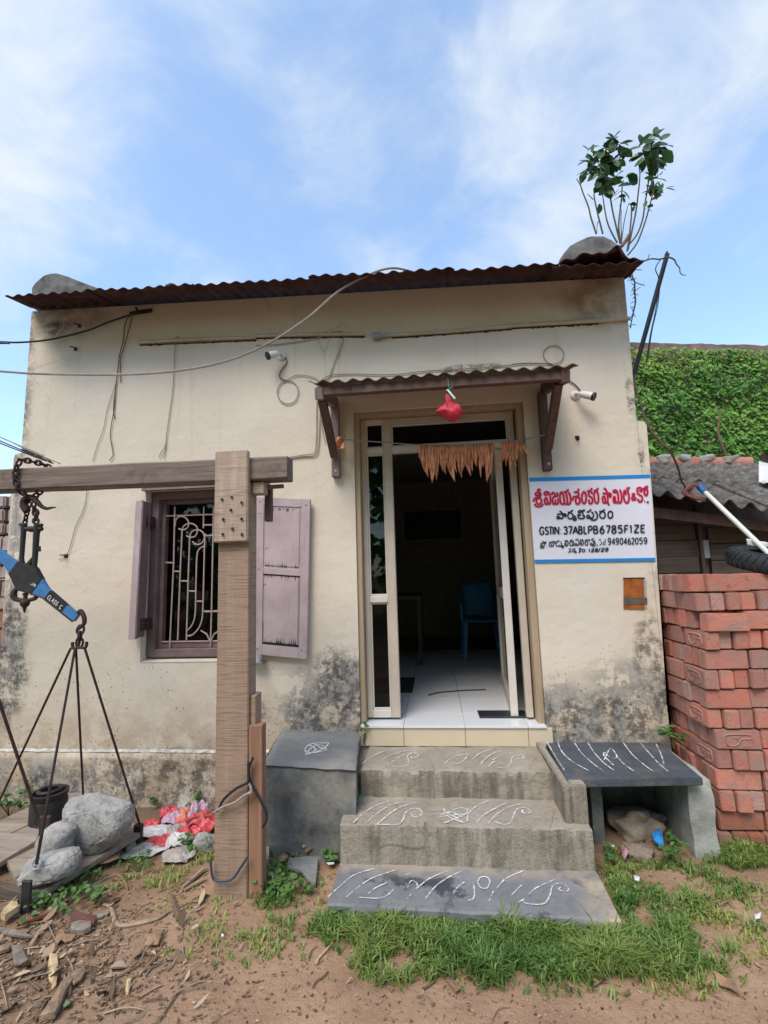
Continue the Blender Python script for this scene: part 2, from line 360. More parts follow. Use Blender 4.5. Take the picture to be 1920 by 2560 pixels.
def slabmat():
    n = NM('grey_slab', .7, .25); x, y, z = n.xyz()
    c = n.ramp(n.noise(5, 6, .7), (.3, (.13, .135, .145)), (.7, (.235, .235, .24)))
    c = n.mix(n.mr(n.noise(5.5, 6, .65, off=2), .52, .62), c, (.055, .062, .075))
    pale = n.ma('MAXIMUM', n.mr(x, .52, .66), n.ma('MULTIPLY', n.mr(y, -.82, -.71), .7))
    c = n.mix(n.ma('MULTIPLY', pale, n.mr(n.noise(6, 5, .7, off=4), .3, .6)), c, (.40, .33, .24))
    n.col(c); n.bump(n.noise(20, 6, .7), .3, .01); return n.m
M['slab'] = slabmat()
M['tile_floor'] = NM('floor_tile', .12, .5).col((.68, .7, .72)).m
M['tile_riser'] = simple('riser_tile', (.60, .50, .36), .25, .5, var=.07, sc=5, bump=0)
M['grout'] = simple('grout', (.22, .13, .09), .9, .1)
M['post'] = wood('sawn_timber', (.28, .188, .135), (.375, .268, .195), 2, 9, saw=1, weather=.16)
M['plate'] = wood('sawn_plate', (.34, .25, .19), (.50, .39, .30), 2, 16, saw=1, weather=.3)
M['slim'] = wood('fresh_timber', (.17, .09, .058), (.37, .21, .135), 2, 20, saw=0, weather=.2)
M['beam'] = wood('weathered_beam', (.11, .082, .068), (.26, .205, .17), 0, 26, weather=.7)
M['board'] = wood('grey_board', (.19, .155, .12), (.36, .30, .245), 0, 24, weather=.4)
M['shedwood'] = wood('shed_plank', (.07, .055, .043), (.15, .12, .092), 0, 20, weather=.5)
M['brown'] = wood('brown_wood', (.075, .045, .04), (.15, .095, .08), 2, 20, weather=.35)
M['brown2'] = wood('faded_wood', (.16, .12, .115), (.27, .215, .20), 2, 20, weather=.35)
M['reveal'] = wood('door_frame_wood', (.33, .25, .165), (.45, .355, .245), 2, 10, weather=.18)
def lilac():
    n = NM('lilac_paint', .6, .25); x, y, z = n.xyz()
    c = n.ramp(n.noise(6, 5, .6), (.3, (.35, .27, .28)), (.7, (.47, .38, .39)))
    c = n.mix(n.ma('MULTIPLY', n.mr(n.noise(1, 5, .6, n.vec((60, 60, 5))), .60, .72), .5), c, (.2, .12, .11))
    c = n.mix(n.ma('MULTIPLY', n.mr(n.noise(16, 6, .75, off=3), .63, .70), .9), c, (.08, .04, .035))
    n.col(c); n.bump(n.noise(1, 4, .6, n.vec((50, 50, 4))), .25, .004); return n.m
M['lilac'] = lilac()
M['winframe'] = simple('window_frame_paint', (.17, .115, .115), .6, .25, var=.3, sc=9)
M['grille'] = simple('grille_paint', (.40, .30, .28), .55, .3, var=.2, sc=30)
M['alu'] = simple('door_aluminium', (.50, .43, .355), .42, .4, var=.1, sc=6, bump=0)
M['alu_white'] = simple('bright_aluminium', (.62, .57, .52), .38, .45, var=.08, sc=6, bump=0)
M['dark_room'] = simple('room_wall', (.30, .27, .22), .9, .1)
M['black'] = simple('black_plastic', (.012, .012, .013), .5, .4)
M['white_plastic'] = simple('white_plastic', (.62, .61, .58), .45, .4, var=.08)
M['cable'] = simple('black_cable', (.02, .02, .02), .6, .3)
M['cable_grey'] = simple('grey_cable', (.30, .26, .235), .7, .2)
M['cable_brown'] = simple('brown_cable', (.13, .085, .07), .7, .2)
M['iron'] = simple('rusty_iron', (.048, .027, .025), .75, .3, var=.6, sc=25)
M['iron_dark'] = simple('black_iron', (.02, .018, .018), .6, .4, var=.5, sc=25)
M['pvc'] = simple('pvc_pipe', (.50, .43, .34), .6, .3, var=.2, sc=8)
M['gi'] = simple('galvanised', (.30, .31, .33), .5, .4, .3)
def glassmat(name, tint):
    m = bpy.data.materials.new(name); m.use_nodes = True; t = m.node_tree; t.nodes.clear()
    o = t.nodes.new('ShaderNodeOutputMaterial'); tr = t.nodes.new('ShaderNodeBsdfTransparent'); gl = t.nodes.new('ShaderNodeBsdfGlossy'); mx = t.nodes.new('ShaderNodeMixShader'); fr = t.nodes.new('ShaderNodeFresnel')
    tr.inputs[0].default_value = (*tint, 1); gl.inputs['Roughness'].default_value = .02; fr.inputs[0].default_value = 1.45
    t.links.new(fr.outputs[0], mx.inputs[0]); t.links.new(tr.outputs[0], mx.inputs[1]); t.links.new(gl.outputs[0], mx.inputs[2]); t.links.new(mx.outputs[0], o.inputs[0]); return m
M['glass'] = glassmat('tinted_glass', (.32, .34, .36))
def rust(name, a, b, c3, obj=False):
    n = NM(name, .9, .08)
    c = n.ramp(n.noise(5, 7, .7), (.3, a), (.55, b), (.8, c3)); c = n.mix(n.ma('MULTIPLY', n.mr(n.noise(1, 4, .6, n.vec((30, 3, 3))), .5, .7), .4), c, tuple(k * .5 for k in a))
    n.col(c); n.bump(n.noise(40, 5, .7), .3, .006); return n.m
M['roof'] = rust('rusty_sheet', (.045, .022, .022), (.085, .045, .043), (.16, .125, .11))
M['canopy'] = rust('canopy_sheet', (.10, .075, .06), (.19, .15, .11), (.27, .22, .15))
def asb():
    n = NM('asbestos_sheet', .9, .1)
    c = n.ramp(n.noise(14, 7, .75), (.28, (.05, .047, .045)), (.5, (.16, .15, .14)), (.72, (.34, .32, .30)))
    c = n.mix(n.mr(n.vor(45), .28, .1), c, (.06, .056, .053)); c = n.mix(n.ma('MULTIPLY', n.mr(n.noise(3, 5, .7, off=2), .5, .7), .5), c, (.07, .065, .06))
    n.col(c); n.bump(n.noise(45, 6, .8), .8, .02); return n.m
M['asbestos'] = asb()
def brickmat():
    n = NM('red_brick', .88, .12); n.obj(); r = n.rand(); wv = n.nd('ShaderNodeNewGeometry').outputs['Position']
    c = n.ramp(r, (0., (.44, .165, .12)), (.3, (.55, .215, .155)), (.5, (.34, .175, .145)), (.7, (.60, .255, .185)), (.85, (.43, .17, .125)), (1., (.46, .32, .275)))
    off = n.nd('ShaderNodeMapping'); n.put(off.inputs[0], n.pos); cb = n.nd('ShaderNodeCombineXYZ'); n.put(cb.inputs[0], n.ma('MULTIPLY', r, 37.)); n.put(cb.inputs[1], n.ma('MULTIPLY', r, 91.)); n.t.links.new(cb.outputs[0], off.inputs[1]); v = off.outputs[0]
    c = n.mix(n.ma('MULTIPLY', n.mr(n.noise(11, 5, .7, v), .44, .66), .75), c, (.31, .225, .195))
    c = n.mix(n.ma('MULTIPLY', n.mr(n.noise(25, 5, .7, v), .55, .72), .5), c, (.17, .06, .05))
    c = n.mix(n.ma('MULTIPLY', n.mr(n.noise(60, 3, .7, v), .62, .72), .5), c, (.45, .35, .3))
    sx = n.nd('ShaderNodeSeparateXYZ'); n.put(sx.inputs[0], wv)
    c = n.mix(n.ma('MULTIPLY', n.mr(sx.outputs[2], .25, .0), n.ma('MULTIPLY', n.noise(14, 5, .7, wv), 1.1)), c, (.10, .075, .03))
    n.col(c); n.bump(n.noise(30, 6, .75, v), .6, .012).bump(n.noise(120, 3, .6, v), .3, .003); return n.m
M['brick'] = brickmat()
def soil():
    n = NM('soil', .95, .08); x, y, z = n.xyz()
    c = n.ramp(n.noise(2.2, 7, .65), (.3, (.27, .17, .108)), (.52, (.36, .228, .145)), (.75, (.45, .305, .208)))
    lw = n.mr(n.ma('ADD', n.ma('ADD', x, n.ma('MULTIPLY', y, .35)), n.ma('MULTIPLY', n.noise(3, 5, .7, off=3), 1.2)), -.5, -1.7)
    c = n.mix(n.ma('MULTIPLY', lw, .7), c, n.ramp(n.noise(9, 6, .75), (.3, (.13, .085, .055)), (.7, (.27, .185, .12))))
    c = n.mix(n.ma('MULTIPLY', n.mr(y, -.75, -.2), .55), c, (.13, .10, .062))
    c = n.mix(n.ma('MULTIPLY', n.mr(n.noise(38, 5, .75), .55, .75), .5), c, (.15, .09, .055))
    c = n.mix(n.ma('MULTIPLY', n.mr(n.vor(70), .2, .08), n.mr(n.noise(4, 3, .6, off=6), .45, .6)), c, (.48, .36, .26))
    n.col(c); n.bump(n.noise(7, 6, .7), .6, .04).bump(n.noise(48, 6, .75), .7, .012).bump(n.noise(160, 3, .7), .4, .003); return n.m
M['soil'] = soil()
def leafmat(name, lo, hi, rough=.45, trans=.25, obj=False):
    n = NM(name, rough, .4); a = n.attr('Col') if not obj else n.rand()
    c = n.ramp(a, (0., lo), (.75, hi), (1., (hi[0] * 1.5, hi[1] * .95, hi[2] * 1.2))); c = n.mix(n.ma('MULTIPLY', n.noise(30, 3, .6), .3), c, tuple(k * .6 for k in lo)); n.col(c)
    tb = n.nd('ShaderNodeBsdfTranslucent'); n.put(tb.inputs[0], c); mx = n.nd('ShaderNodeMixShader'); mx.inputs[0].default_value = trans
    out = n.t.nodes['Material Output']; n.t.links.new(n.b.outputs[0], mx.inputs[1]); n.t.links.new(tb.outputs[0], mx.inputs[2]); n.t.links.new(mx.outputs[0], out.inputs[0]); return n.m
M['grass'] = leafmat('grass_blade', (.045, .15, .028), (.34, .42, .11), .5, .3)
M['vine'] = leafmat('vine_leaf', (.028, .115, .02), (.22, .46, .075), .45, .35)
M['leaf'] = leafmat('weed_leaf', (.045, .13, .028), (.12, .25, .06), .45, obj=True)
M['plantleaf'] = leafmat('sapling_leaf', (.016, .05, .014), (.075, .16, .045), .35, obj=True)
M['stem'] = simple('stem', (.10, .085, .05), .8, .2)
M['twig'] = simple('dry_twig', (.16, .115, .075), .9, .1, var=.5, sc=30)
M['dryleaf'] = simple('dry_leaf', (.25, .155, .095), .85, .15, var=.5, sc=18)
M['toran'] = simple('dried_mango_leaf', (.78, .36, .21), .75, .2, var=.4, sc=26)
M['bark'] = simple('bark', (.25, .175, .12), .9, .1, var=.6, sc=25, bump=.5)
M['barkgrey'] = simple('grey_bark', (.21, .175, .145), .9, .1, var=.5, sc=25, bump=.5)
M['palewood'] = simple('pale_chip', (.50, .37, .22), .85, .1, var=.35, sc=25)
def granite():
    n = NM('granite', .8, .25)
    c = n.ramp(n.noise(9, 7, .75), (.32, (.26, .245, .235)), (.5, (.43, .415, .395)), (.7, (.57, .55, .53)))
    c = n.mix(n.ma('MULTIPLY', n.mr(n.noise(48, 5, .8), .53, .66), .8), c, (.10, .09, .095)); c = n.mix(n.mr(n.vor(60), .25, .1), c, (.50, .48, .45))
    n.col(c); n.bump(n.noise(14, 9, .8), .7, .03).bump(n.noise(70, 5, .75), .7, .01); return n.m
M['granite'] = granite()
def chalkmat():
    n = NM('chalk', .95, .05); n.col((.70, .71, .72)); tr = n.nd('ShaderNodeBsdfTransparent'); mx = n.nd('ShaderNodeMixShader')
    n.put(mx.inputs[0], n.ma('MULTIPLY', n.mr(n.noise(48, 5, .8), .37, .56), n.mr(n.noise(7, 3, .6, off=3), .3, .55, .4, 1.)))
    n.t.links.new(tr.outputs[0], mx.inputs[1]); n.t.links.new(n.b.outputs[0], mx.inputs[2]); n.t.links.new(mx.outputs[0], n.t.nodes['Material Output'].inputs[0]); return n.m
M['chalk'] = chalkmat()
M['sign'] = simple('sign_white', (.63, .625, .70), .6, .25, var=.05, sc=3, bump=0)
M['sign_blue'] = simple('sign_blue', (.012, .21, .55), .55, .3, var=.1, sc=9, bump=0)
M['sign_red'] = simple('sign_red', (.38, .005, .045), .5, .3, var=.1, bump=0)
M['sign_pink'] = simple('sign_pink', (.78, .36, .42), .6, .2, var=.05, bump=0)
M['sign_navy'] = simple('sign_navy', (.008, .008, .03), .5, .3, bump=0)
M['sign_green'] = simple('sign_green', (.004, .028, .024), .5, .3, bump=0)
M['blue_paint'] = simple('scale_blue', (.045, .17, .38), .5, .35, var=.3, sc=22)
M['white_letter'] = simple('white_lettering', (.75, .75, .75), .6, .2, bump=0)
M['red_plastic'] = simple('red_plastic_bag', (.42, .02, .04), .5, .35, var=.3, sc=14)
M['vine_wall'] = simple('old_wall', (.19, .135, .11), .9, .1, var=.5, sc=6, bump=.6)
M['rubber'] = simple('rubber', (.022, .025, .028), .7, .3, var=.3, sc=14)

# ------------------------------------------------------------------ ground
gm = MB(); NX, NY = 170, 150
def gcoord(t, a, k): # denser near the house front
    return a * (abs(t) ** k) * (1 if t >= 0 else -1)
gm.grid(NX, NY, lambda u, v: (lambda x, y: (x, y, gz(x, y)))(gcoord(u * 2 - 1, 2.6, 1.0) if False else (u * 2 - 1) * 2.8 + ((u * 2 - 1) ** 21) * 600 , -1.0 + (v * 2 - 1) * 1.9 + ((v * 2 - 1) ** 21) * 600))
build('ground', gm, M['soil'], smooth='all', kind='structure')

# ------------------------------------------------------------------ the house
house = thing('house', 'low cream plastered building with rusty tin roof, glass door and lilac shutters', 'building', (-.85, 0, 0))
DX0, DX1, DZ0, DZ1 = -.528, .668, .515, 2.665      # door opening
WX0, WX1, WZ0, WZ1 = -2.09, -1.245, .930, 2.163   # window opening
def roof_z(x): return 3.712 - (x + 3.12) * .162 / 4.55
def facade():
    xs = [-3.125, -2.6, WX0, -1.66, WX1, -.9, DX0, .1, DX1, 1.05, 1.41]; zs = [0, .36, DZ0, WZ0, 1.5, WZ1, 2.476, DZ1, 3.1, 3.66]
    mb = MB(); T = .28
    hole = lambda i, j: (xs[i] >= WX0 - 1e-6 and xs[i + 1] <= WX1 + 1e-6 and zs[j] >= WZ0 - 1e-6 and zs[j + 1] <= WZ1 + 1e-6) or (xs[i] >= DX0 - 1e-6 and xs[i + 1] <= DX1 + 1e-6 and zs[j] >= DZ0 - 1e-6 and zs[j + 1] <= DZ1 + 1e-6)
    def P(i, j, y):
        x, z = xs[i], zs[j]
        if j == len(zs) - 1: z = roof_z(x) - .03
        if i == len(xs) - 1: x = 1.405 + max(0, z - 2.476) * .018
        return (x, y, z)
    nx, nz = len(xs) - 1, len(zs) - 1
    for j in range(nz):
        for i in range(nx):
            if hole(i, j): continue
            mb.add([P(i, j, 0), P(i + 1, j, 0), P(i + 1, j + 1, 0), P(i, j + 1, 0)], [(0, 1, 2, 3)])
            mb.add([P(i, j, T), P(i + 1, j, T), P(i + 1, j + 1, T), P(i, j + 1, T)], [(3, 2, 1, 0)])
            for (a, b, di, dj) in (((i, j), (i, j + 1), -1, 0), ((i + 1, j), (i + 1, j + 1), 1, 0), ((i, j), (i + 1, j), 0, -1), ((i, j + 1), (i + 1, j + 1), 0, 1)):
                ii, jj = i + di, j + dj
                if ii < 0 or jj < 0 or ii >= nx or jj >= nz or hole(ii, jj): mb.add([P(*a, 0), P(*b, 0), P(*b, T), P(*a, T)], [(0, 1, 2, 3)])
    return mb
fc = facade(); o = build('facade_wall', fc, PL, house)
bm = bmesh.new(); bm.from_mesh(o.data); bmesh.ops.remove_doubles(bm, verts=bm.verts, dist=1e-4); bmesh.ops.recalc_face_normals(bm, faces=bm.faces); bm.to_mesh(o.data); bm.free()
sw = MB(); sw.box((-3.125, .282, 0), (-2.9, 5.2, 3.9)); build('side_wall', sw, PL, house)
sw = MB(); sw.box((1.2, .282, 0), (1.405, 5.2, 3.8)); build('side_wall', sw, PL, house)
sw = MB(); sw.box((-2.9, 5.0, 0), (1.2, 5.2, 4.4)); build('rear_wall', sw, PL, house)
# thicker foot of the corners
lp = MB(); lp.prism([(-3.127, 0, .0), (-3.127, 0, 2.508), (-3.15, 0, 2.513), (-3.178, 0, 2.503), (-3.186, 0, 2.47), (-3.178, 0, 1.4), (-3.165, 0, .0)], (0, 3.2, 0)); build('corner_pier', lp, PL, house)
rp = MB(); rp.prism([(1.407, 0, 0), (1.407, 0, 2.474), (1.455, 0, 2.463), (1.466, 0, 2.44), (1.452, 0, 1.9), (1.43, 0, 1.2), (1.405, 0, .6), (1.40, 0, 0)][::-1], (0, 1.2, 0)); build('corner_pier', rp, PL, house)
pm = MB(); pm.grid(40, 8, lambda u, v: (-3.16 + u * 2.15, -.035 - .01 * mn.noise((u * 14, v * 2, 0)) if v < .99 else -.001, min(v / .88, 1) * .345 + .004 * mn.noise((u * 30, v, 4)))); build('plinth', pm, PL, house, smooth='all')
pw = MB(); pw.grid(60, 2, lambda u, v: (-3.16 + u * 2.15, -.036 + v * .03, .349 + .006 * mn.noise((u * 40, 0, 1)) + v * .012)); build('lime_edge', pw, M['white_line'], house, smooth='all')
# roof of corrugated sheets, each its own piece
def sheet(x0, x1, zoff, per, amp, y0, y1, zf, ny=6, seed=0):
    mb = MB(); nx = int((x1 - x0) / per * 8)
    def fn(u, v):
        x = x0 + (x1 - x0) * u; y = y0 + (y1 - y0) * v + (.012 * mn.noise((x * 5, seed, 0)) if v == 0 else 0)
        if y < 0: t_ = (x + 3.13) / 4.57; x2 = x - y * (.40 - .66 * t_)
        else: x2 = x
        e = (.010 * mn.noise((x * 2.2, seed, v * 3)) + .006 * mn.noise((x * 9, seed, v * 3))) * (1 - v)
        return (x2 if zf(0, 0) > 3 else x, y, zf(x, y) + amp * math.sin(2 * math.pi * x / per) + zoff + e)
    return mb.grid(nx, ny, fn)
edges = [-3.13, -2.45, -1.62, -.72, .25, .95, 1.44]
for i in range(6):
    zo = .006 * (i % 2); a, b = edges[i] - (.05 if i else 0), edges[i + 1] + (.0 if i < 5 else .03)
    dip = (-.03 if i == 5 else 0)
    mb = sheet(a, b, zo + dip, .095, .0085, -.38 + rnd.uniform(-.02, .02), 2.6, lambda x, y: roof_z(x) + y * .40, 24, i * 7.3)
    build('roof_sheet', mb, M['roof'], house, smooth='all', solid=.004, flip=False)
for i, x in enumerate((-2.3, -1.95, .5)):
    mb = MB(); mb.lathe([(0, .03), (.012, .03), (.02, .02), (.032, .008), (.034, 0)], 10, Matrix.Translation((x, -.1, roof_z(x) - .02))); build('roof_bolt', mb, M['iron'], house, smooth=True)
# loose lumps on the roof edge near the middle left
mb = MB(); mb.lathe([(0, .045), (.03, .04), (.055, .015), (.06, 0)], 12, Matrix.Translation((-1.84, -.16, roof_z(-1.84) - .03))); build('roof_cap', mb, M['roof'], house, smooth=True)
# end gables
def gable(pts, d):
    mb = MB(); mb.prism([Vector((p.x, .012, p.z)) for p in pts], (0, d, 0)); return build('gable_end', mb, M['conc_gable'], house, bevel=.012, seg=2)
g1 = [Y(1, *p) for p in [(195, 330), (190, 200), (215, 165), (270, 115), (310, 103), (350, 100), (420, 120), (520, 160), (660, 212), (700, 330)]]; gable(g1, .5)
g2 = [Y('pl', *p) for p in [(-10, 2000), (-5, 1800), (60, 1700), (140, 1605), (250, 1545), (400, 1475), (470, 1478), (580, 1478), (690, 1530), (765, 1590), (810, 1625), (830, 2000)]]; gable(g2, .5)
# broken sheet pieces and debris at the right corner of the roof
TE = [(0, 1850), (120, 1800), (220, 1775), (370, 1715), (470, 1740), (560, 1740), (640, 1680), (710, 1650), (770, 1640), (830, 1720), (900, 1795), (1000, 1815), (1090, 1808)]
BE = [(0, 2010), (150, 1985), (300, 1990), (420, 1960), (560, 1965), (680, 1940), (760, 1955), (840, 1965)]
def torn(u, v):
    ua = u * 1090; ub = u * 840
    a_ = Y('pl', ua, np.interp(ua, [p[0] for p in TE], [p[1] for p in TE]), -.34); b_ = Y('pl', ub, np.interp(ub, [p[0] for p in BE], [p[1] for p in BE]), .0)
    return a_.lerp(b_, v) + Vector((0, 0, .012 * math.sin(u * 30 + v * 2) * (1 - v) - .02 * math.sin(v * 3.14)))
mb = MB(); mb.grid(36, 8, torn); build('torn_sheet', mb, M['roof'], house, smooth='all', solid=.006, flip=False)
mb = MB(); mb.tube([Y('pl', *p, -.3) for p in [(420, 1750), (560, 1735), (700, 1690), (790, 1640), (850, 1570), (905, 1480)]], [.006, .011, .012, .012, .012, .011], 7, smooth=4); build('dead_root', mb, M['twig'], house, smooth=True)

# canopy over the door
cz = lambda x: 2.655 + (.0 if True else 0)
Yf = -.49
def Cn(c, u, v): return Y(c, u, v, Yf)
def cz_(x, y): 
    return 2.668 + (x + .7) * (-.004) + (y - Yf) * .31
canopy = build('canopy', sheet(-.715, .885, .018, .092, .010, Yf - .055, -.012, cz_, 6, 3), M['canopy'], house, smooth='all', solid=.004, flip=False)
mb = MB(); mb.bar((-.672, Yf, 2.628), (.84, Yf, 2.622), .045, .055); build('canopy_beam', mb, M['brown'], canopy, bevel=.003)
for sx in (-.655, .815):
    mb = MB(); mb.bar((sx, Yf - .03, 2.608), (sx, -.01, 2.735), .05, .07); build('canopy_rafter', mb, M['brown2'] if sx < 0 else M['brown'], canopy, bevel=.003)
for sx, zb in ((-.653, 2.185), (.79, 2.155)):
    mb = MB(); mb.box((sx - .028, -.062, zb), (sx + .028, -.001, 2.70)); build('wall_bracket', mb, M['brown2'] if sx < 0 else M['brown'], canopy, bevel=.003)
    mb = MB(); mb.bar((sx, Yf + .05, 2.60), (sx, -.085, zb + .14), .05, .05, (1, 0, 0)); build('brace', mb, M['brown'], canopy, bevel=.003)
    mb = MB(); mb.lathe([(0, .004), (.009, .003), (.011, 0)], 10, Matrix.Translation((sx + .004, -.062, zb + .04)) @ Matrix.Rotation(math.radians(90), 4, 'X')); build('bolt', mb, M['gi'], canopy)

# ---- door: wooden surround, aluminium frame, glass, open leaf
YD = .12
doorway = MB()
for a, b in (((DX0, .02, DZ0), (DX0 + .035, .15, DZ1)), ((DX1 - .045, .02, DZ0), (DX1 - .002, .15, DZ1)), ((DX0 + .035, .02, DZ1 - .03), (DX1 - .045, .15, DZ1 - .001))): doorway.box(a, b)
door = build('door_frame', doorway, M['reveal'], house, bevel=.004)
def dbox(nm, x0, x1, z0, z1, mat=None, y0=YD - .025, y1=YD + .03, bv=.004):
    mb = MB(); mb.box((x0, y0, z0), (x1, y1, z1)); return build(nm, mb, mat or M['alu'], door, bevel=bv)
FX0, FX1, FZ0, FZ1 = -.492, .612, .535, 2.632
dbox('stile', FX0, FX0 + .038, FZ0, FZ1); dbox('mullion', -.328, -.266, FZ0, FZ1); dbox('stile', FX1 - .045, FX1, FZ0, FZ1)
for z0, z1 in ((FZ1 - .028, FZ1), (2.372, 2.418), (1.302, 1.35), (FZ0, FZ0 + .05)): dbox('rail', FX0 + .038, -.328, z0, z1, M['alu_white'])
dbox('rail', -.266, FX1 - .045, 2.585, FZ1); dbox('rail', -.266, FX1 - .045, 2.372, 2.418, M['alu_white'])
def bead(x0, x1, z0, z1):       # slim bright glazing bead round each pane
    for a, b in (((x0, z0), (x1, z0 + .012)), ((x0, z1 - .012), (x1, z1)), ((x0, z0 + .012), (x0 + .01, z1 - .012)), ((x1 - .01, z0 + .012), (x1, z1 - .012))):
        dbox('glazing_bead', a[0], b[0], a[1], b[1], M['alu_white'], YD - .012, YD + .012, .003)
for x0, x1, z0, z1 in ((FX0 + .038, -.328, FZ0 + .05, 1.302), (FX0 + .038, -.328, 1.35, 2.372), (FX0 + .038, -.328, 2.418, FZ1 - .028), (-.266, FX1 - .045, 2.418, 2.585)):
    bead(x0, x1, z0, z1); dbox('pane', x0 + .008, x1 - .008, z0 + .01, z1 - .01, M['glass'], YD + .001, YD + .006, 0)
# open leaf swung into the room
leafv = lambda t, s, z: (.497 + .07 * t + s * .05, .15 + .93 * t, z)
def lbox(t0, t1, z0, z1, nm, mat, s0=-.5, s1=.5):
    mb = MB(); mb.hexa([leafv(t0, s0, z0), leafv(t0, s1, z0), leafv(t1, s1, z0), leafv(t1, s0, z0), leafv(t0, s0, z1), leafv(t0, s1, z1), leafv(t1, s1, z1), leafv(t1, s0, z1)]); return build(nm, mb, mat, leaf_ or door, bevel=.003 if nm != 'leaf_pane' else 0)
leaf_ = None
mb = MB(); mb.hexa([leafv(0, -.5, .528), leafv(0, .5, .528), leafv(.06, .5, .528), leafv(.06, -.5, .528), leafv(0, -.5, 2.37), leafv(0, .5, 2.37), leafv(.06, .5, 2.37), leafv(.06, -.5, 2.37)])
build('door_leaf', mb, M['alu_white'], door, bevel=.003)
for a in ((.94, 1., .528, 2.37), (.06, .94, .528, .62), (.06, .94, 2.30, 2.37), (.06, .94, 1.30, 1.37)): lbox(*a, 'leaf_rail', M['alu'])
for z0, z1 in ((.62, 1.30), (1.37, 2.30)): lbox(.06, .94, z0, z1, 'leaf_pane', M['glass'], -.06, .06)
mb = MB(); mb.box((.60, .16, .528), (.612, .19, 2.37)); build('door_stop', mb, M['alu_white'], door)

# threshold and floor tiles, riser tiles
mb = MB(); mb.box((DX0 + .003, .003, .40), (DX1 - .003, .284, .5075)); mb.box((-.839, .284, .40), (1.169, 4.49, .5075)); build('floor_slab', mb, M['grout'], house)
tp = None
xe = [-1.03, -.636, -.24, .155, .55, .945, 1.19]; ye = [-.03, .255, .65, 1.045, 1.44, 1.835, 2.23, 2.625, 3.02]
for j in range(len(ye) - 1):
    for i in range(len(xe) - 1):
        a, b = xe[i], xe[i + 1]
        if j == 0: a, b = max(a, DX0 + .004), min(b, DX1 - .004)
        elif ye[j] < .29: pass
        a = max(a, -.83)
        if b - a < .02: continue
        y0 = ye[j]; z = .520
        if j > 0 and a < DX0 and y0 < .29: y0 = .29
        if j > 0 and b > DX1 and y0 < .29: y0 = .29
        mb = MB(); mb.box((a + .0015, y0 + .0015, .506), (b - .0015, ye[j + 1] - .0015, z)); build('floor_tile', mb, M['tile_floor'], house, bevel=.001)
for a, b in ((-.534, -.24), (-.24, .155), (.155, .55), (.55, .70)):
    mb = MB(); mb.box((a + .0015, -.018, .392), (b - .0015, -.001, .504)); build('riser_tile', mb, M['tile_riser'], house, bevel=.0015)
# room behind the door
mb = MB(); mb.box((-.90, .285, .40), (-.84, 4.98, 3.4)); build('room_wall', mb, M['dark_room'], house)
mb = MB(); mb.box((-.84, 4.5, .51), (1.19, 4.6, 3.4)); build('room_wall', mb, M['dark_room'], house)
mb = MB(); mb.box((1.17, .285, .51), (1.198, 4.5, 3.4)); build('room_wall', mb, M['dark_room'], house)
mb = MB(); mb.box((-2.9, .285, 3.0), (1.2, 4.98, 3.1)); build('room_ceiling', mb, M['dark_room'], house)
mb = MB(); mb.box((-2.89, 1.6, .3), (-.90, 1.7, 3.0)); build('room_wall', mb, M['dark_room'], house)

# ---- window
YW = .09
wf = MB(); wx0, wx1, wz0, wz1 = WX0 + .012, WX1 - .012, WZ0 + .03, WZ1 - .005
def ring(mb, x0, x1, z0, z1, t, y0, y1, tb=None):
    tb = tb or t
    for a, b in (((x0, z0), (x0 + t, z1)), ((x1 - t, z0), (x1, z1)), ((x0 + t, z0), (x1 - t, z0 + tb)), ((x0 + t, z1 - t), (x1 - t, z1))): mb.box((a[0], y0, a[1]), (b[0], y1, b[1]))
ring(wf, wx0, wx1, wz0, wz1, .055, YW - .03, YW + .09)
window = build('window_frame', wf, M['winframe'], house, bevel=.004)
wi = MB(); ring(wi, wx0 + .057, wx1 - .057, wz0 + .057, wz1 - .057, .03, YW + .01, YW + .06); build('window_sash', wi, M['winframe'], window, bevel=.003)
mb = MB(); mb.box((wx0 + .085, YW + .055, wz0 + .085), (wx1 - .085, YW + .059, wz1 - .085)); build('pane', mb, M['glass'], window)
# sill, head board
mb = MB(); mb.hexa([(WX0 - .002, .002, WZ0 - .004), (WX1 + .002, .002, WZ0 - .004), (WX1, .2, WZ0 + .02), (WX0, .2, WZ0 + .02), (WX0 - .002, -.004, WZ0 + .006), (WX1 + .002, -.004, WZ0 + .006), (WX1, .2, WZ0 + .03), (WX0, .2, WZ0 + .03)]); build('window_sill', mb, PL, window)
mb = MB(); mb.box((WX0 - .01, -.045, WZ1 - .005), (WX1 + .1, .0, WZ1 + .022), jit=.002); build('head_board', mb, M['brown2'], window, bevel=.003)
mb = MB(); mb.box((-2.87, .9, .5), (-.95, .92, 2.9)); build('curtain', mb, M['black'], window)
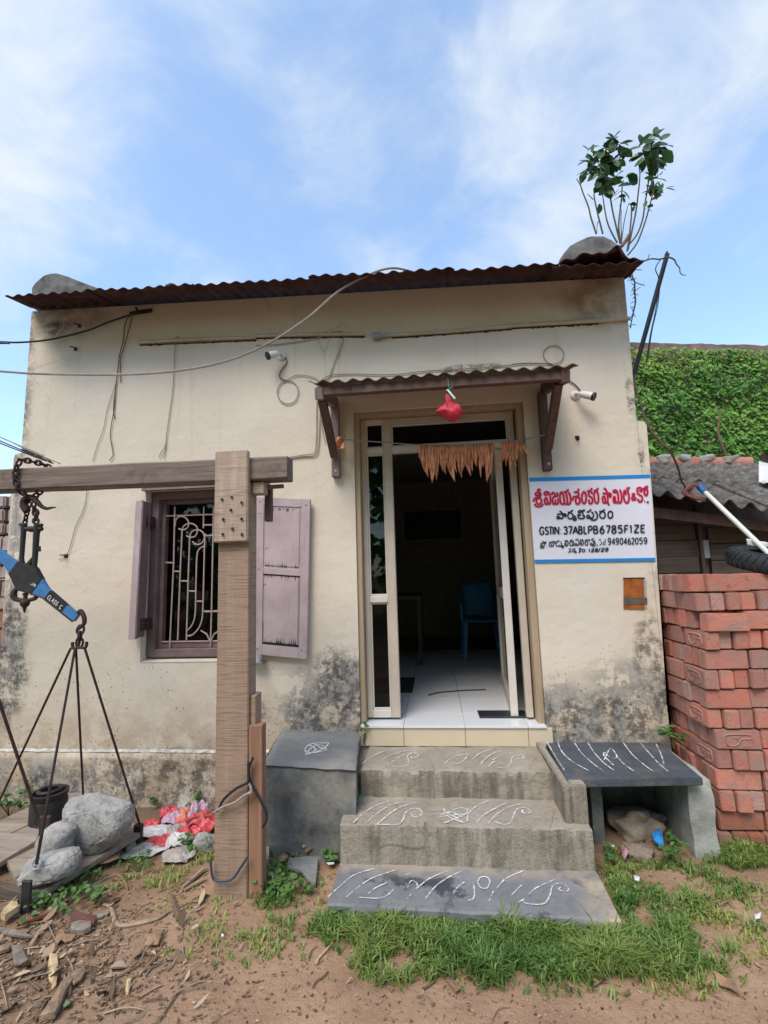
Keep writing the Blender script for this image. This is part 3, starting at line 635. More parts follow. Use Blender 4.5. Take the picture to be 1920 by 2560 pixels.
# grille: traced rods of the left half, mirrored about the middle
gx = lambda u, v: Y('win', u, v, YW)
XC = gx(722, 900).x
rods = [[(405, 300), (395, 780), (360, 1535)], [(652, 300), (648, 485)], [(330, 380), (770, 365)], [(286, 1468), (765, 1462)], [(740, 300), (722, 1200), (712, 1515)], [(650, 458), (770, 455)],
        [(468, 505), (450, 900), (430, 1455)], [(534, 565), (520, 950), (505, 1455)], [(660, 640), (618, 665), (597, 720), (590, 900), (585, 1110)], [(770, 548), (680, 552), (664, 580), (650, 1100), (640, 1270), (610, 1350), (560, 1405), (512, 1418)],
        [(585, 1100), (580, 1240), (555, 1320), (512, 1370)], [(630, 1370), (680, 1400), (708, 1460)], [(318, 782), (393, 785)], [(390, 858), (452, 860)], [(455, 942), (520, 944)], [(520, 1028), (583, 1032)], [(583, 1116), (650, 1120)], [(650, 1203), (770, 1207)],
        [(408, 465), (412, 420), (440, 388), (480, 388), (512, 410), (525, 450), (510, 485), (475, 500), (438, 490)], [(468, 505), (480, 470), (515, 448), (560, 448), (595, 475), (600, 515), (580, 555), (540, 565), (505, 552)],
        [(534, 565), (545, 525), (580, 502), (625, 505), (658, 540), (655, 590), (620, 625), (580, 622), (557, 600)]]
for rr in rods:
    for sgn in (0, 1):
        pts = []
        for p in rr:
            q = gx(*p)
            if sgn: q = Vector((2 * XC - q.x, q.y, q.z))
            pts.append(q + Vector((0, .0 if len(rr) > 2 else .006, 0)))
        if sgn and rr is rods[4]: continue
        if max(p.x for p in pts) > wx1 - .06: pts = [Vector((min(p.x, wx1 - .08), p.y, p.z)) for p in pts]
        mb = MB(); mb.tube(pts, .0055, 6, smooth=4 if len(pts) > 3 else 0); build('grille_bar', mb, M['grille'], window, smooth=True)
# shutters
def shutter(P, hinge_right, xs=None):
    """P(s,t): point of the leaf plane; s 0..1 across, t 0..1 upwards; thickness along nrm"""
    pass
def rshut():
    tl, tr, br, bl = [Y('win', *p, -.055) for p in ((1103, 216), (1573, 235), (1545, 1620), (1086, 1575))]
    def P(s, t, d=0): 
        q = (bl * (1 - s) + br * s) * (1 - t) + (tl * (1 - s) + tr * s) * t; return Vector((q.x, q.y + d, q.z))
    def slab(s0, s1, t0, t1, d0, d1): return [P(s0, t0, d0), P(s1, t0, d0), P(s1, t0, d1), P(s0, t0, d1), P(s0, t1, d0), P(s1, t1, d0), P(s1, t1, d1), P(s0, t1, d1)]
    mb = MB(); mb.hexa(slab(.14, .86, .05, .95, .008, .024)); sh = build('shutter', mb, M['lilac'], house)
    for a in ((0, .155, 0, 1), (.845, 1, 0, 1)): mb = MB(); mb.hexa(slab(*a, 0, .032)); build('shutter_stile', mb, M['lilac'], sh, bevel=.002)
    for a in ((.157, .843, 0, .065), (.157, .843, .505, .545), (.157, .843, .945, 1)): mb = MB(); mb.hexa(slab(*a, .0015, .032)); build('shutter_rail', mb, M['lilac'], sh, bevel=.002)
    for a in ((.172, .830, .078, .498), (.172, .830, .556, .932)):
        mb = MB(); mb.hexa(slab(*a, .003, .02)); build('shutter_panel', mb, M['lilac'], sh, bevel=.006, seg=2)
    # dark gaps of the shrunken panels
    for a in ((.16, .84, .066, .080), (.16, .84, .497, .505), (.835, .845, .066, .5), (.162, .168, .066, .2)):
        mb = MB(); mb.hexa(slab(*a, .0060, .008)); build('panel_gap', mb, M['iron_dark'], sh)
    rj = random.Random(2)          # ragged splinters along the panel ends
    for t0, up in ((.080, 1), (.497, -1), (.556, 1), (.932, -1)):
        for k in range(15):
            a = .175 + rj.random() * .63; wd_ = rj.uniform(.008, .03); h_ = rj.uniform(.006, .035) * (1.6 if t0 < .1 else .8)
            mb = MB(); mb.prism([P(a, t0, .0022), P(a + wd_, t0, .0022), P(a + wd_ * rj.uniform(.3, .7), t0 + up * h_, .0022)], (0, .0006, 0)); build('splinter_gap', mb, M['iron_dark'], sh)
    for s_, t_ in ((.07, .035), (.9, .05), (.09, .97), (.93, .96), (.08, .53)):
        mb = MB(); mb.lathe([(0, .003), (.004, .002), (.005, 0)], 8, Matrix.Translation(P(s_, t_)) @ Matrix.Rotation(math.radians(90), 4, 'X')); build('nail_head', mb, M['iron'], sh)
    return sh
rshut()
def lshut():       # left leaf, seen along its edge
    x0, x1 = -2.128, -2.062; zt, zb = 2.080, 1.105
    mb = MB(); mb.hexa([(x0 - .008, -.075, zb), (x1 - .01, -.095, zb), (x1 - .01, -.06, zb), (x0 - .008, -.04, zb), (x0 + .008, -.075, zt), (x1 + .006, -.095, zt), (x1 + .006, -.06, zt), (x0 + .008, -.04, zt)])
    sh = build('shutter', mb, M['lilac'], house, bevel=.003)
    mb = MB(); mb.hexa([(x1 - .012, -.095, zb + .01), (x1 + .0, -.095, zb + .01), (x1 + .012, -.02, zb + .01), (x1 + .0, -.02, zb + .01), (x1 + .004, -.095, zt - .01), (x1 + .016, -.095, zt - .01), (x1 + .028, -.02, zt - .01), (x1 + .016, -.02, zt - .01)]); build('shutter_edge', mb, M['winframe'], sh)
    for z in (1.93, 1.2):
        mb = MB(); mb.box((-2.07, -.06, z - .04), (-2.04, .05, z + .04)); mb.tube([(-2.055, -.06, z - .045), (-2.055, -.06, z + .045)], .009, 8); build('shutter_hinge', mb, M['iron'], sh)
lshut()
# ------------------------------------------------------------------ entrance steps
def rough_block(mb, x0, x1, y0, y1, z0, z1, seed, amp=.007, n=(60, 10, 8), topfn=None):
    """box with worn, uneven faces (front, top, both ends)"""
    def disp(p):
        k = Vector(p) * 7 + Vector((seed, 0, 0)); return Vector(p) + Vector((mn.noise(k), mn.noise(k + Vector((9, 0, 0))), mn.noise(k + Vector((0, 9, 0))))) * amp + Vector((0, mn.noise(Vector(p) * 24), mn.noise(Vector(p) * 20 + Vector((3, 3, 3))))) * amp * .55 + (Vector((0, .6, -.7)) * max(0, mn.noise(Vector((p[0] * 38, seed * 3.3, 0))) - .05) * .05 if abs(p[1] - y0) < .02 and p[2] > z1 - .02 else Vector())
    r = .004
    prof = [(y0, z0), (y0, z1 - r), (y0 + r * .3, z1 - r * .3), (y0 + r, z1), (y1, z1)]
    pts = []
    for i in range(len(prof) - 1):
        (a, b), (c, d) = prof[i], prof[i + 1]; k = n[2] if i == 0 else (n[1] if i == len(prof) - 2 else 1)
        pts += [(a + (c - a) * t / k, b + (d - b) * t / k) for t in range(k)]
    pts.append(prof[-1])
    mb.grid(n[0], len(pts) - 1, lambda u, v: disp((x0 + (x1 - x0) * u, *pts[round(v * (len(pts) - 1))])))
    for xe_ in (x0, x1):
        o = len(mb.v); m = len(pts)
        P0 = [disp((xe_, *p)) for p in pts] + [disp((xe_, y1, z0))]
        c = Vector((xe_, (y0 + y1) / 2, (z0 + z1) / 2)); mb.add(P0 + [c], [(i, (i + 1) % len(P0), len(P0)) for i in range(len(P0))])
    return mb
steps = thing('entrance_steps', 'worn grey cement steps with white chalk scrolls climbing to the open door', 'steps', (.08, -.5, 0))
SZ1, SZ2, SZ3 = .391, .248, .066
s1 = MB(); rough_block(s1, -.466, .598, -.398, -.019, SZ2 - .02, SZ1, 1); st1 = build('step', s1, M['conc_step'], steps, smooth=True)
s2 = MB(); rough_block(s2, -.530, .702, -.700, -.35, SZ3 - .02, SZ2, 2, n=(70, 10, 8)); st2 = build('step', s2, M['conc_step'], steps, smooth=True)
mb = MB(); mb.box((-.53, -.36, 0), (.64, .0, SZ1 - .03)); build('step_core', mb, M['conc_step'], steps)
# cheek wall on the right
pa, pb = Z(7, 425, 775, SZ2), Z(7, 568, 778, SZ2)
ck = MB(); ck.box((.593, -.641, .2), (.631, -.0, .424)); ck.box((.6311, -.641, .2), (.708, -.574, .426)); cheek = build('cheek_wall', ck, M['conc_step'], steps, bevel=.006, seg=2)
slabo = thing('stone_slab', 'flat grey stone slab with faded chalk lines in front of the lowest step', 'slab', (.09, -.85, 0))
fl, fr, bl, br = Z('d', 708, 1952, SZ3), Z('d', 1342, 1988, SZ3), Z('d', 735, 1866, SZ3), Z('d', 1287, 1880, SZ3)
mb = MB()
def slabfn(u, v):
    e = fl.lerp(fr, u); b = bl.lerp(br, u); b = Vector((b.x, -.66, SZ3))
    prof = [(0, -.06), (0, -.008), (.02, .0)] + [(.02 + .98 * k / 6, 0) for k in range(1, 7)]
    t, dz = prof[round(v * 8)]; p = e.lerp(b, t); p.z = SZ3 + dz
    return p + Vector((0, .008 * mn.noise((u * 9, dz * 20, 3)), .004 * mn.noise((u * 7, t * 5, 1))))
mb.grid(30, 8, slabfn)
for u in (0, 1): mb.add([slabfn(u, k / 8) for k in range(9)] + [Vector((slabfn(u, 1).x, -.66, 0))], [tuple(range(10))])
build('slab_stone', mb, M['slab'], slabo, smooth=True)
def chalk(c, strokes, z, parent, wd=.0080, planef=None):
    for k, st in enumerate(strokes):
        pts = []; mb = MB()
        for p in st:
            q = Z(c, *p, z)
            pts.append(q + Vector((0, 0, .0042 + .0003 * k)))
        ph = rnd.uniform(0, 9)
        mb.ribbon(pts, lambda t: wd * (.8 + .45 * mn.noise((t * 6, ph, 0)) + .25 * mn.noise((t * 23, ph, 4))), (0, 0, 1), 6)
        build('chalk_stroke', mb, M['chalk'], parent, flip=False)
chalk(6, [[(790, 445), (860, 395), (940, 360), (1020, 345)], [(875, 455), (950, 400), (1030, 370), (1095, 358)], [(950, 458), (1010, 415), (1080, 380), (1150, 370)], [(960, 455), (1020, 465), (1080, 455), (1095, 430), (1085, 395), (1110, 378), (1150, 380), (1150, 400), (1120, 408), (1105, 395)],
          [(1315, 450), (1380, 405), (1440, 385), (1478, 385)], [(1400, 450), (1450, 425), (1478, 385)], [(1500, 420), (1560, 375), (1635, 350)], [(1560, 445), (1600, 405), (1659, 370)], [(1610, 465), (1635, 440), (1659, 425)]], SZ1, st1)
chalk(7, [[(-20, 395), (40, 360), (105, 350)], [(-5, 440), (60, 440), (90, 415), (95, 385), (120, 365), (160, 370), (168, 385), (140, 388), (125, 378)], [(-60, 385), (-20, 355), (30, 340)]], SZ1, st1)
chalk(6, [[(735, 825), (800, 765), (880, 715), (970, 685)], [(820, 825), (890, 765), (970, 715), (1050, 692)], [(885, 840), (950, 785), (1030, 730), (1140, 695)], [(890, 838), (960, 840), (1030, 835), (1060, 800), (1075, 760), (1110, 738), (1160, 738), (1180, 765), (1150, 790), (1115, 782), (1118, 760), (1150, 755)],
          [(1318, 730), (1340, 780), (1400, 810), (1440, 828)], [(1292, 792), (1350, 780), (1430, 775), (1470, 770)], [(1370, 750), (1430, 732), (1475, 745), (1460, 775), (1400, 800), (1320, 832)], [(1330, 760), (1390, 790), (1445, 830)], [(1300, 780), (1370, 760), (1430, 790)], [(1475, 820), (1480, 775), (1530, 725), (1615, 685)], [(1535, 830), (1580, 780), (1659, 735)], [(1610, 835), (1640, 800), (1680, 780)]], SZ2, st2)
chalk(7, [[(-20, 700), (30, 670), (75, 655)], [(-20, 745), (60, 690), (155, 662)], [(-10, 770), (40, 788), (85, 780), (105, 740), (125, 700), (170, 685), (208, 705), (195, 722), (160, 715), (165, 700)]], SZ2, st2)
chalk(6, [[(565, 1315), (640, 1245), (740, 1165), (870, 1125)], [(690, 1310), (760, 1250), (860, 1185), (1020, 1130)], [(830, 1290), (880, 1250), (955, 1215)], [(770, 1312), (900, 1318), (960, 1295), (1000, 1255)], [(1075, 1165), (1120, 1155)], [(1085, 1250), (1110, 1205), (1145, 1220), (1150, 1240)], [(1140, 1260), (1230, 1190), (1365, 1135)], [(1205, 1320), (1270, 1240), (1350, 1185), (1440, 1142)], [(1380, 1295), (1410, 1250), (1455, 1215)],
          [(1480, 1335), (1515, 1320), (1520, 1270), (1510, 1215)], [(1540, 1215), (1560, 1185), (1600, 1185), (1620, 1215), (1600, 1255), (1560, 1252), (1540, 1215)], [(1615, 1340), (1645, 1275)], [(1085, 1325), (1110, 1295)]], SZ3, slabo)
chalk(7, [[(5, 1180), (60, 1120), (165, 1072)], [(95, 1222), (125, 1190), (158, 1158)], [(200, 1215), (250, 1175), (360, 1125)], [(170, 1240), (180, 1270), (290, 1275), (330, 1220), (345, 1165), (400, 1148), (442, 1180), (430, 1198), (385, 1190), (395, 1172)], [(140, 1265), (175, 1245)]], SZ3, slabo)

# left plastered block and right stone bench
BZ = .467
blk = thing('plastered_bench', 'solid dark cement bench block with a chalk star on top, left of the steps', 'bench', (-.76, -.3, 0))
def blockfn(u, v):
    prof = [(0, 0), (0, .25), (0, .5), (0, .75), (0, .93), (.02, .985), (.06, 1)] + [(.06 + .94 * k / 5, 1) for k in range(1, 6)]
    t, h = prof[round(v * 11)]
    fL, fR, bL, bR = Vector((-1.0, -.528, 0)), Vector((-.462, -.585, 0)), Vector((-1.072, .0, 0)), Vector((-.53, .0, 0))
    p = fL.lerp(fR, u).lerp(bL.lerp(bR, u), t); p.z = BZ * h
    k = Vector((p.x * 6, p.y * 6, p.z * 6)); bulge = .0 if h >= .98 else .035 * (1 - h) * mn.noise(k * .7) + .02 * mn.noise(k)
    return p + Vector((.012 * mn.noise(k * 1.7), bulge - (.02 * (1 - h)), .006 * mn.noise(k * 1.3)))
mb = MB(); mb.grid(26, 11, blockfn)
for u in (0, 1): mb.add([blockfn(u, k / 11) for k in range(12)] + [Vector((blockfn(u, 1).x, 0, 0))], [tuple(range(13))])
bk = build('block_body', mb, M['conc_dark'], blk, smooth=True)
mb = MB()
def topfn(u, v):
    fL, fR, bL, bR = Vector((-1.004, -.532, 0)), Vector((-.460, -.592, 0)), Vector((-1.072, -.003, 0)), Vector((-.53, -.003, 0))
    p = fL.lerp(fR, u).lerp(bL.lerp(bR, u), v); e = min(u, 1 - u, v * 1.5 + .0) ; p.z = BZ + .010 - (.014 if min(u, 1 - u) < .001 or v < .001 else 0) + .003 * mn.noise((p.x * 7, p.y * 7, 3))
    return p + Vector((.005 * mn.noise((v * 8, u, 1)), .005 * mn.noise((u * 8, v, 6)), 0))
mb.grid(20, 14, topfn); tp = build('cement_top', mb, M['conc_top'], blk, smooth='all')
chalk(6, [[(425, 385), (470, 335), (540, 312), (572, 308), (560, 330), (500, 365), (440, 372), (422, 350), (450, 320), (520, 305), (570, 310)], [(480, 310), (520, 340), (558, 358)], [(435, 385), (480, 375), (540, 360), (560, 350), (530, 325)], [(455, 325), (490, 355), (430, 388)]], BZ + .010, tp, .011)

ben = thing('stone_bench', 'dark slate slab bench with chalk stripes on cement legs, right of the steps', 'bench', (1.0, -.26, 0))
RZ = .417
c4 = [Vector((.655, -.002, RZ)), Vector((1.345, -.002, RZ)), Vector((1.318, -.518, RZ)), Vector((.629, -.566, RZ))]
mb = MB(); mb.prism([c + Vector((0, 0, -.038)) for c in c4], (0, 0, .038)); seat = build('bench_seat', mb, M['slate'], ben, bevel=.004, seg=2)
chalk(7, [[(378, 285), (400, 340), (460, 400), (565, 460)], [(480, 290), (520, 350), (590, 415), (655, 462)], [(560, 288), (600, 350), (660, 415), (722, 460)], [(660, 395), (690, 335), (705, 325), (735, 365), (730, 385), (690, 375), (665, 350), (660, 370), (720, 430)], [(735, 370), (780, 420), (842, 465)], [(778, 292), (830, 360), (890, 415), (957, 465)], [(882, 292), (940, 360), (1000, 425), (1052, 468)], [(975, 295), (1000, 345), (1020, 400), (1022, 432)], [(310, 285), (360, 370), (418, 460)]], RZ, seat, .0085)
mb = MB(); rough_block(mb, 1.268, 1.392, -.452, -.0, -.03, RZ - .039, 5, .012, (8, 6, 10)); build('bench_leg', mb, M['conc_leg'], ben, smooth=True)
mb = MB(); mb.box((.662, -.02, -.03), (1.30, -.0005, .378)); build('bench_back', mb, M['conc_dark'], ben)
mb = MB(); rough_block(mb, .80, .862, -.36, -.02, -.03, RZ - .05, 6, .01, (4, 6, 6)); build('bench_leg', mb, M['conc_dark'], ben, smooth=True)

# ------------------------------------------------------------------ weighing gantry (post and beam)
gan = thing('timber_gantry', 'rough sawn timber post with a long weathered cross beam, in front of the window', 'gantry', (-1.01, -.85, 0))
mb = MB(); a = MB()
def postbox(x0, x1, y0, y1, z0, z1, lean=0): return [(x0, y0, z0), (x1, y0, z0), (x1, y1, z0), (x0, y1, z0), (x0 + lean, y0, z1), (x1 + lean, y0, z1), (x1 + lean, y1, z1), (x0 + lean, y1, z1)]
a.hexa(postbox(-1.097, -.932, -.905, -.80, -.05, 2.0, -.004)); post = build('post', a, M['post'], gan, bevel=.004, seg=2)
mb = MB(); mb.hexa(postbox(-.932, -.905, -.885, -.80, -.02, .92, 0)); build('side_batten', mb, M['post'], gan, bevel=.003)
mb = MB(); mb.hexa(postbox(-1.109, -.932, -.942, -.909, 1.683, 2.158)); plate = build('face_plate', mb, M['plate'], gan, bevel=.005, seg=2)
for u, v in ((815, 238), (900, 218), (985, 265), (893, 328), (827, 408), (985, 405), (905, 492), (822, 538), (988, 540)):
    p = Y('win', u, v, -.942); mb = MB(); mb.lathe([(.0035, -.02), (.0035, .006), (.008, .006), (.006, .010), (0, .011)], 8, Matrix.Translation(p) @ Matrix.Rotation(math.radians(90 + rnd.uniform(-15, 15)), 4, 'X')); build('nail', mb, M['iron_dark'], plate, smooth=True)
bt = MB()
def beamfn(x, y, z):
    return Vector((x, y + .004 * mn.noise((x * 5, y * 9, z * 9)), z + (x + .9) * -.0105 + .004 * mn.noise((x * 4, y * 8, z * 8 + 4))))
def worn_beam(x0, x1, y0, y1, z0, z1, n):
    mb = MB(); prof = [(y0, z0 + .008), (y0, z1 - .008), (y0 + .008, z1), (y1 - .008, z1), (y1, z1 - .008), (y1, z0 + .008), (y1 - .008, z0), (y0 + .008, z0)]
    for i in range(n + 1):
        x = x0 + (x1 - x0) * i / n
        for p in prof: mb.v.append(tuple(beamfn(x, *p)))
    for i in range(n):
        for k in range(8): mb.f.append((i * 8 + k, i * 8 + (k + 1) % 8, (i + 1) * 8 + (k + 1) % 8, (i + 1) * 8 + k))
    mb.f.append(tuple(range(8))); mb.f.append(tuple(range(n * 8, n * 8 + 8))); return mb
build('cross_beam', worn_beam(-4.75, -.735, -.9075, -.80, 2.005, 2.126, 60), M['beam'], gan, smooth=True)
mb = MB(); mb.hexa(postbox(-4.62, -4.455, -.799, -.69, -.05, 2.2, .004)); build('post', mb, M['post'], gan, bevel=.004, seg=2)
mb = MB(); mb.box((-.932, -.88, 1.935), (-.868, -.82, 1.999)); build('wedge', mb, M['plate'], gan, bevel=.003)
mb = MB(); mb.box((-.897, -.79, 1.80), (-.862, -.75, 2.0)); build('rear_cleat', mb, M['brown'], gan, bevel=.003)
mb = MB(); mb.bar(Y('win', 1165, 135, -.82), Y('win', 1345, 122, -.82), .02, .02); build('peg', mb, M['beam'], gan, bevel=.002)
sp = thing('short_timber_stake', 'narrow orange brown timber stake standing against the gantry post', 'stake', (-.9, -.85, 0))
mb = MB(); mb.hexa(postbox(-.928, -.862, -.90, -.84, -.04, .785, -.004)); build('stake_body', mb, M['slim'], sp, bevel=.003)

# ------------------------------------------------------------------ beam balance
bal = thing('beam_balance', 'old iron beam balance with tilted blue arm and rod slings hanging from the cross beam', 'weighing scale', (-2.19, -.86, 0))
YB = -.86
B = lambda u, v, dy=0: Y('bal', u, v, YB) + Vector((0, dy, 0))
def link(mb, c, d, L=.034, W=.018, r=.0042, rot=0):
    d = Vector(d).normalized(); s_ = d.orthogonal().normalized(); s_ = Matrix.Rotation(rot, 3, d) @ s_
    pts = [Vector(c) + d * math.sin(t) * L / 2 * (1 if abs(math.sin(t)) > .3 else 1) + s_ * math.cos(t) * W / 2 for t in np.linspace(0, 2 * math.pi, 11)[:-1]]
    mb.tube(pts, r, 6, closed=True)
def chain(pts, L=.034, W=.02, r=.0045, name='chain_link', ph=0):
    pts = [Vector(p) for p in pts]; tot = sum((pts[i + 1] - pts[i]).length for i in range(len(pts) - 1)); n = max(1, round(tot / (L * .72)))
    for k in range(n):
        t = (k + .5) / n * tot
        for i in range(len(pts) - 1):
            l = (pts[i + 1] - pts[i]).length
            if t <= l or i == len(pts) - 2: c = pts[i].lerp(pts[i + 1], min(1, t / l)); d = pts[i + 1] - pts[i]; break
            t -= l
        mb = MB(); link(mb, c, d, L, W, r, (k % 2) * math.pi / 2 + ph); build(name, mb, M['iron'], bal, smooth=True)
yf = -.915 - YB
chain([B(430, 145, .10), B(400, 112, .05), B(350, 115, yf - .0), B(310, 200, yf - .008), B(290, 330, yf - .008), B(310, 450, yf), B(360, 545, -.01)], .04, .026, .006, ph=.6)
chain([B(440, 440, .03), B(440, 490, 0), B(390, 550, 0)], .042, .028, .006, ph=.9)
mb = MB(); mb.tube([B(320, 700), B(285, 640), B(285, 580), B(330, 545), B(390, 545), B(440, 590), B(490, 640), B(550, 665), B(610, 655), B(655, 652)], [.018, .021, .021, .02, .019, .014, .011, .009, .006, .003], 9, smooth=4); build('hook', mb, M['iron'], bal, smooth=True)
chain([B(350, 600), B(320, 700), B(300, 800), B(290, 850)], .036, .022, .0048, ph=.7); chain([B(395, 600), B(405, 680), B(425, 760), B(430, 840)], .036, .022, .0048, ph=.7); chain([B(365, 680, .03), B(370, 760, .03), B(385, 830, .02)], .04, .026, .006)
mb = MB()
mb.tube([B(285, 850), B(275, 960), B(255, 1250), B(262, 1370)], [.017, .013, .012, .016], 8); build('shackle_leg', mb, M['iron_dark'], bal, smooth=True)
mb = MB(); mb.tube([B(450, 850), B(430, 960), B(405, 1350), B(400, 1470)], [.02, .016, .013, .016], 8); build('shackle_leg', mb, M['iron_dark'], bal, smooth=True)
mb = MB(); mb.tube([B(265, 905), B(370, 905), B(495, 905)], [.011, .016, .012], 8); mb.tube([B(235, 853), B(300, 855)], .009, 8); mb.tube([B(420, 860), B(495, 862)], .010, 8); mb.tube([B(370, 905), B(370, 940)], [.017, .011], 8); build('shackle_pin', mb, M['iron_dark'], bal, smooth=True)
mb = MB(); mb.tube([B(460, 1110), B(462, 1170)], .009, 7); mb.tube([B(440, 1135), B(470, 1150)], .006, 7); build('lock_screw', mb, M['iron_dark'], bal, smooth=True)
mb = MB(); mb.tube([B(395, 1240), B(350, 1310), B(340, 1340), B(365, 1370), B(390, 1440)], [.008, .014, .016, .013, .01], 8); mb.tube([B(410, 1445), B(455, 1442)], .010, 8); build('pivot_lug', mb, M['iron_dark'], bal, smooth=True)
# arm: tapered bar, from the far left upper end to the right hook
def armP(t, s):     # t 0 at left end .. 1 at right end, s -1 lower .. 1 upper
    cpts = [(-.62, 0), (0, 1), (1, 0)]
    c = B(330, 1478); e = B(905, 1955); d = (e - c); L = d.length; d.normalize(); n_ = Vector((-d.z, 0, d.x)); n_ = n_ if n_.z > 0 else -n_
    u = (t - .46) / .54; half = .021 + .044 * max(0, 1 - abs(u) * 2.6) ** 1.2 + .008 * (1 - abs(u))
    lo = half * (1.15 if abs(u) < .35 else 1); 
    return c + d * L * u + n_ * (half if s > 0 else -lo)
def armseg(t0, t1, mat, nm, th=.012, k=10):
    mb = MB(); n = k
    up = [armP(t0 + (t1 - t0) * i / n, 1) for i in range(n + 1)]; lo = [armP(t0 + (t1 - t0) * i / n, -1) for i in range(n + 1)]
    mb.prism([p + Vector((0, -th, 0)) for p in up + lo[::-1]], (0, 2 * th, 0)); return build(nm, mb, mat, bal)
armseg(-.1, .318, M['blue_paint'], 'arm'); armseg(.318, .575, M['iron_dark'], 'arm_boss', .016); armseg(.575, .69, M['blue_paint'], 'arm'); armseg(.69, .88, M['iron_dark'], 'arm_band', .0125); armseg(.88, 1.0, M['blue_paint'], 'arm')
mb = MB()      # thin iron underside strip and lettering
for (t0, t1) in ((.575, 1.),):
    lo = [armP(t0 + (t1 - t0) * i / 8, -1) + Vector((0, -.013, 0)) for i in range(9)]; mb.tube(lo, .005, 6)
build('arm_edge', mb, M['iron'], bal)
LET = {'C': [[(.9, .85), (.5, 1), (.1, .75), (.05, .4), (.2, .05), (.6, 0), (.9, .2)]], 'L': [[(.1, 1), (.1, 0), (.8, 0)]], 'A': [[(0, 0), (.45, 1), (.9, 0)], [(.2, .4), (.7, .4)]], 'S': [[(.9, .85), (.5, 1), (.12, .85), (.15, .62), (.5, .5), (.85, .35), (.85, .12), (.5, 0), (.08, .15)]],
       'J': [[(.75, 1), (.75, .25), (.5, 0), (.2, .05), (.1, .25)]], 'M': [[(0, 0), (.1, 1), (.5, .35), (.9, 1), (1, 0)]]}
def arm_text(txt, t0, dt, s0, hgt, wdt):
    mb = MB(); c = B(330, 1478); e = B(905, 1955); d = (e - c); L = d.length; d.normalize(); n_ = Vector((-d.z, 0, d.x)); n_ = n_ if n_.z > 0 else -n_
    for i, ch in enumerate(txt):
        if ch not in LET: continue
        for st in LET[ch]: mb.ribbon([c + d * (L * (t0 + dt * i - .46) / .54 + p[0] * dt * L / .54 * .75) + n_ * (s0 + p[1] * hgt) + Vector((0, -.0165, 0)) for p in st], wdt * .55, (0, -1, 0), 4)
    return build('lettering', mb, M['white_letter'], bal, flip=False)
arm_text('JM', .53, .024, -.010, .017, .004); arm_text('CLASS C', .715, .0215, -.011, .022, .0045)
# stirrup below the boss and pointer
mb = MB(); mb.tube([B(270, 1600), B(190, 1620), B(160, 1680), B(185, 1730), B(260, 1745), B(350, 1742), B(420, 1715), B(435, 1660)], [.009, .012, .017, .014, .010, .010, .012, .012], 8, smooth=4); build('stirrup', mb, M['iron'], bal, smooth=True)
tip = B(285, 1900); mb = MB(); mb.lathe([(0, 0), (.006, .01), (.009, .03), (.022, .045), (.024, .06), (.012, .075), (.009, .09), (.014, .1), (.014, .11), (0, .112)], 10, Matrix.Translation(tip)); build('pointer_bob', mb, M['iron'], bal, smooth=True)
hk = lambda u, v: Y(4, u, v, YB)
mb = MB(); mb.tube([hk(505, 860), hk(525, 850), hk(545, 890), hk(545, 930), hk(520, 955), hk(505, 970)], [.01, .012, .012, .011, .009, .006], 8, smooth=4); build('end_hook', mb, M['iron'], bal, smooth=True)
chain([hk(525, 950), hk(517, 1000), hk(515, 1075)], .05, .034, .0065, ph=.5)
mb = MB(); mb.tube([hk(470, 1050), hk(475, 1090), hk(515, 1085), hk(555, 1085), hk(562, 1048)], .008, 7, smooth=3); mb.tube([hk(515, 1050), hk(500, 1090)], .008, 7); build('sling_hook', mb, M['iron'], bal, smooth=True)
PF, PR, PC, PA = Z(5, 205, 1360, 0.02), Z(5, 905, 900, .07), Z(5, 545, 760, .07), Z(5, -45, 815, .07)
top = hk(515, 1090)
for dx, en in ((-.05, PA), (-.03, Z(5, 290, 800, 0.30) if False else None), (-.02, PC), (.03, PR)):
    if en is None: continue
    mb = MB(); mb.tube([top + Vector((dx, 0, 0)), en + Vector((0, 0, .05 if en is not PC else .0))], .0062, 7); build('sling_rod', mb, M['iron'], bal, smooth=True)
tB = Y(5, 470, 0, -.885); fr_ = PF + Vector((0, 0, .42))
dirB = (PF + Vector((0, 0, .1)) - (top + Vector((-.025, 0, 0))))
mid = top + Vector((-.025, 0, 0)) + dirB * .72
mb = MB(); mb.tube([top + Vector((-.025, 0, 0)), mid], .0062, 7); build('sling_rod', mb, M['iron'], bal, smooth=True)
mid2 = top + dirB * .93 + Vector((-.025, 0, 0)); mb = MB(); mb.tube([mid, mid2], .0075, 7); build('sling_rod', mb, M['iron_dark'], bal, smooth=True)
mb = MB(); mb.tube([mid2 + Vector((.022 * math.cos(t), .01 * math.sin(t), .02 * math.sin(t))) for t in np.linspace(0, 6.28, 9)[:-1]], .005, 6, closed=True); build('sling_ring', mb, M['gi'], bal, smooth=True)
mb = MB(); mb.box((PF.x - .03, PF.y - .035, -.005), (PF.x + .018, PF.y - .02, .145)); build('corner_bracket', mb, M['iron_dark'], bal, bevel=.004)
mb = MB(); mb.box((PR.x - .03, PR.y - .02, .03), (PR.x + .018, PR.y + .012, .13)); build('corner_bracket', mb, M['iron_dark'], bal, bevel=.006)
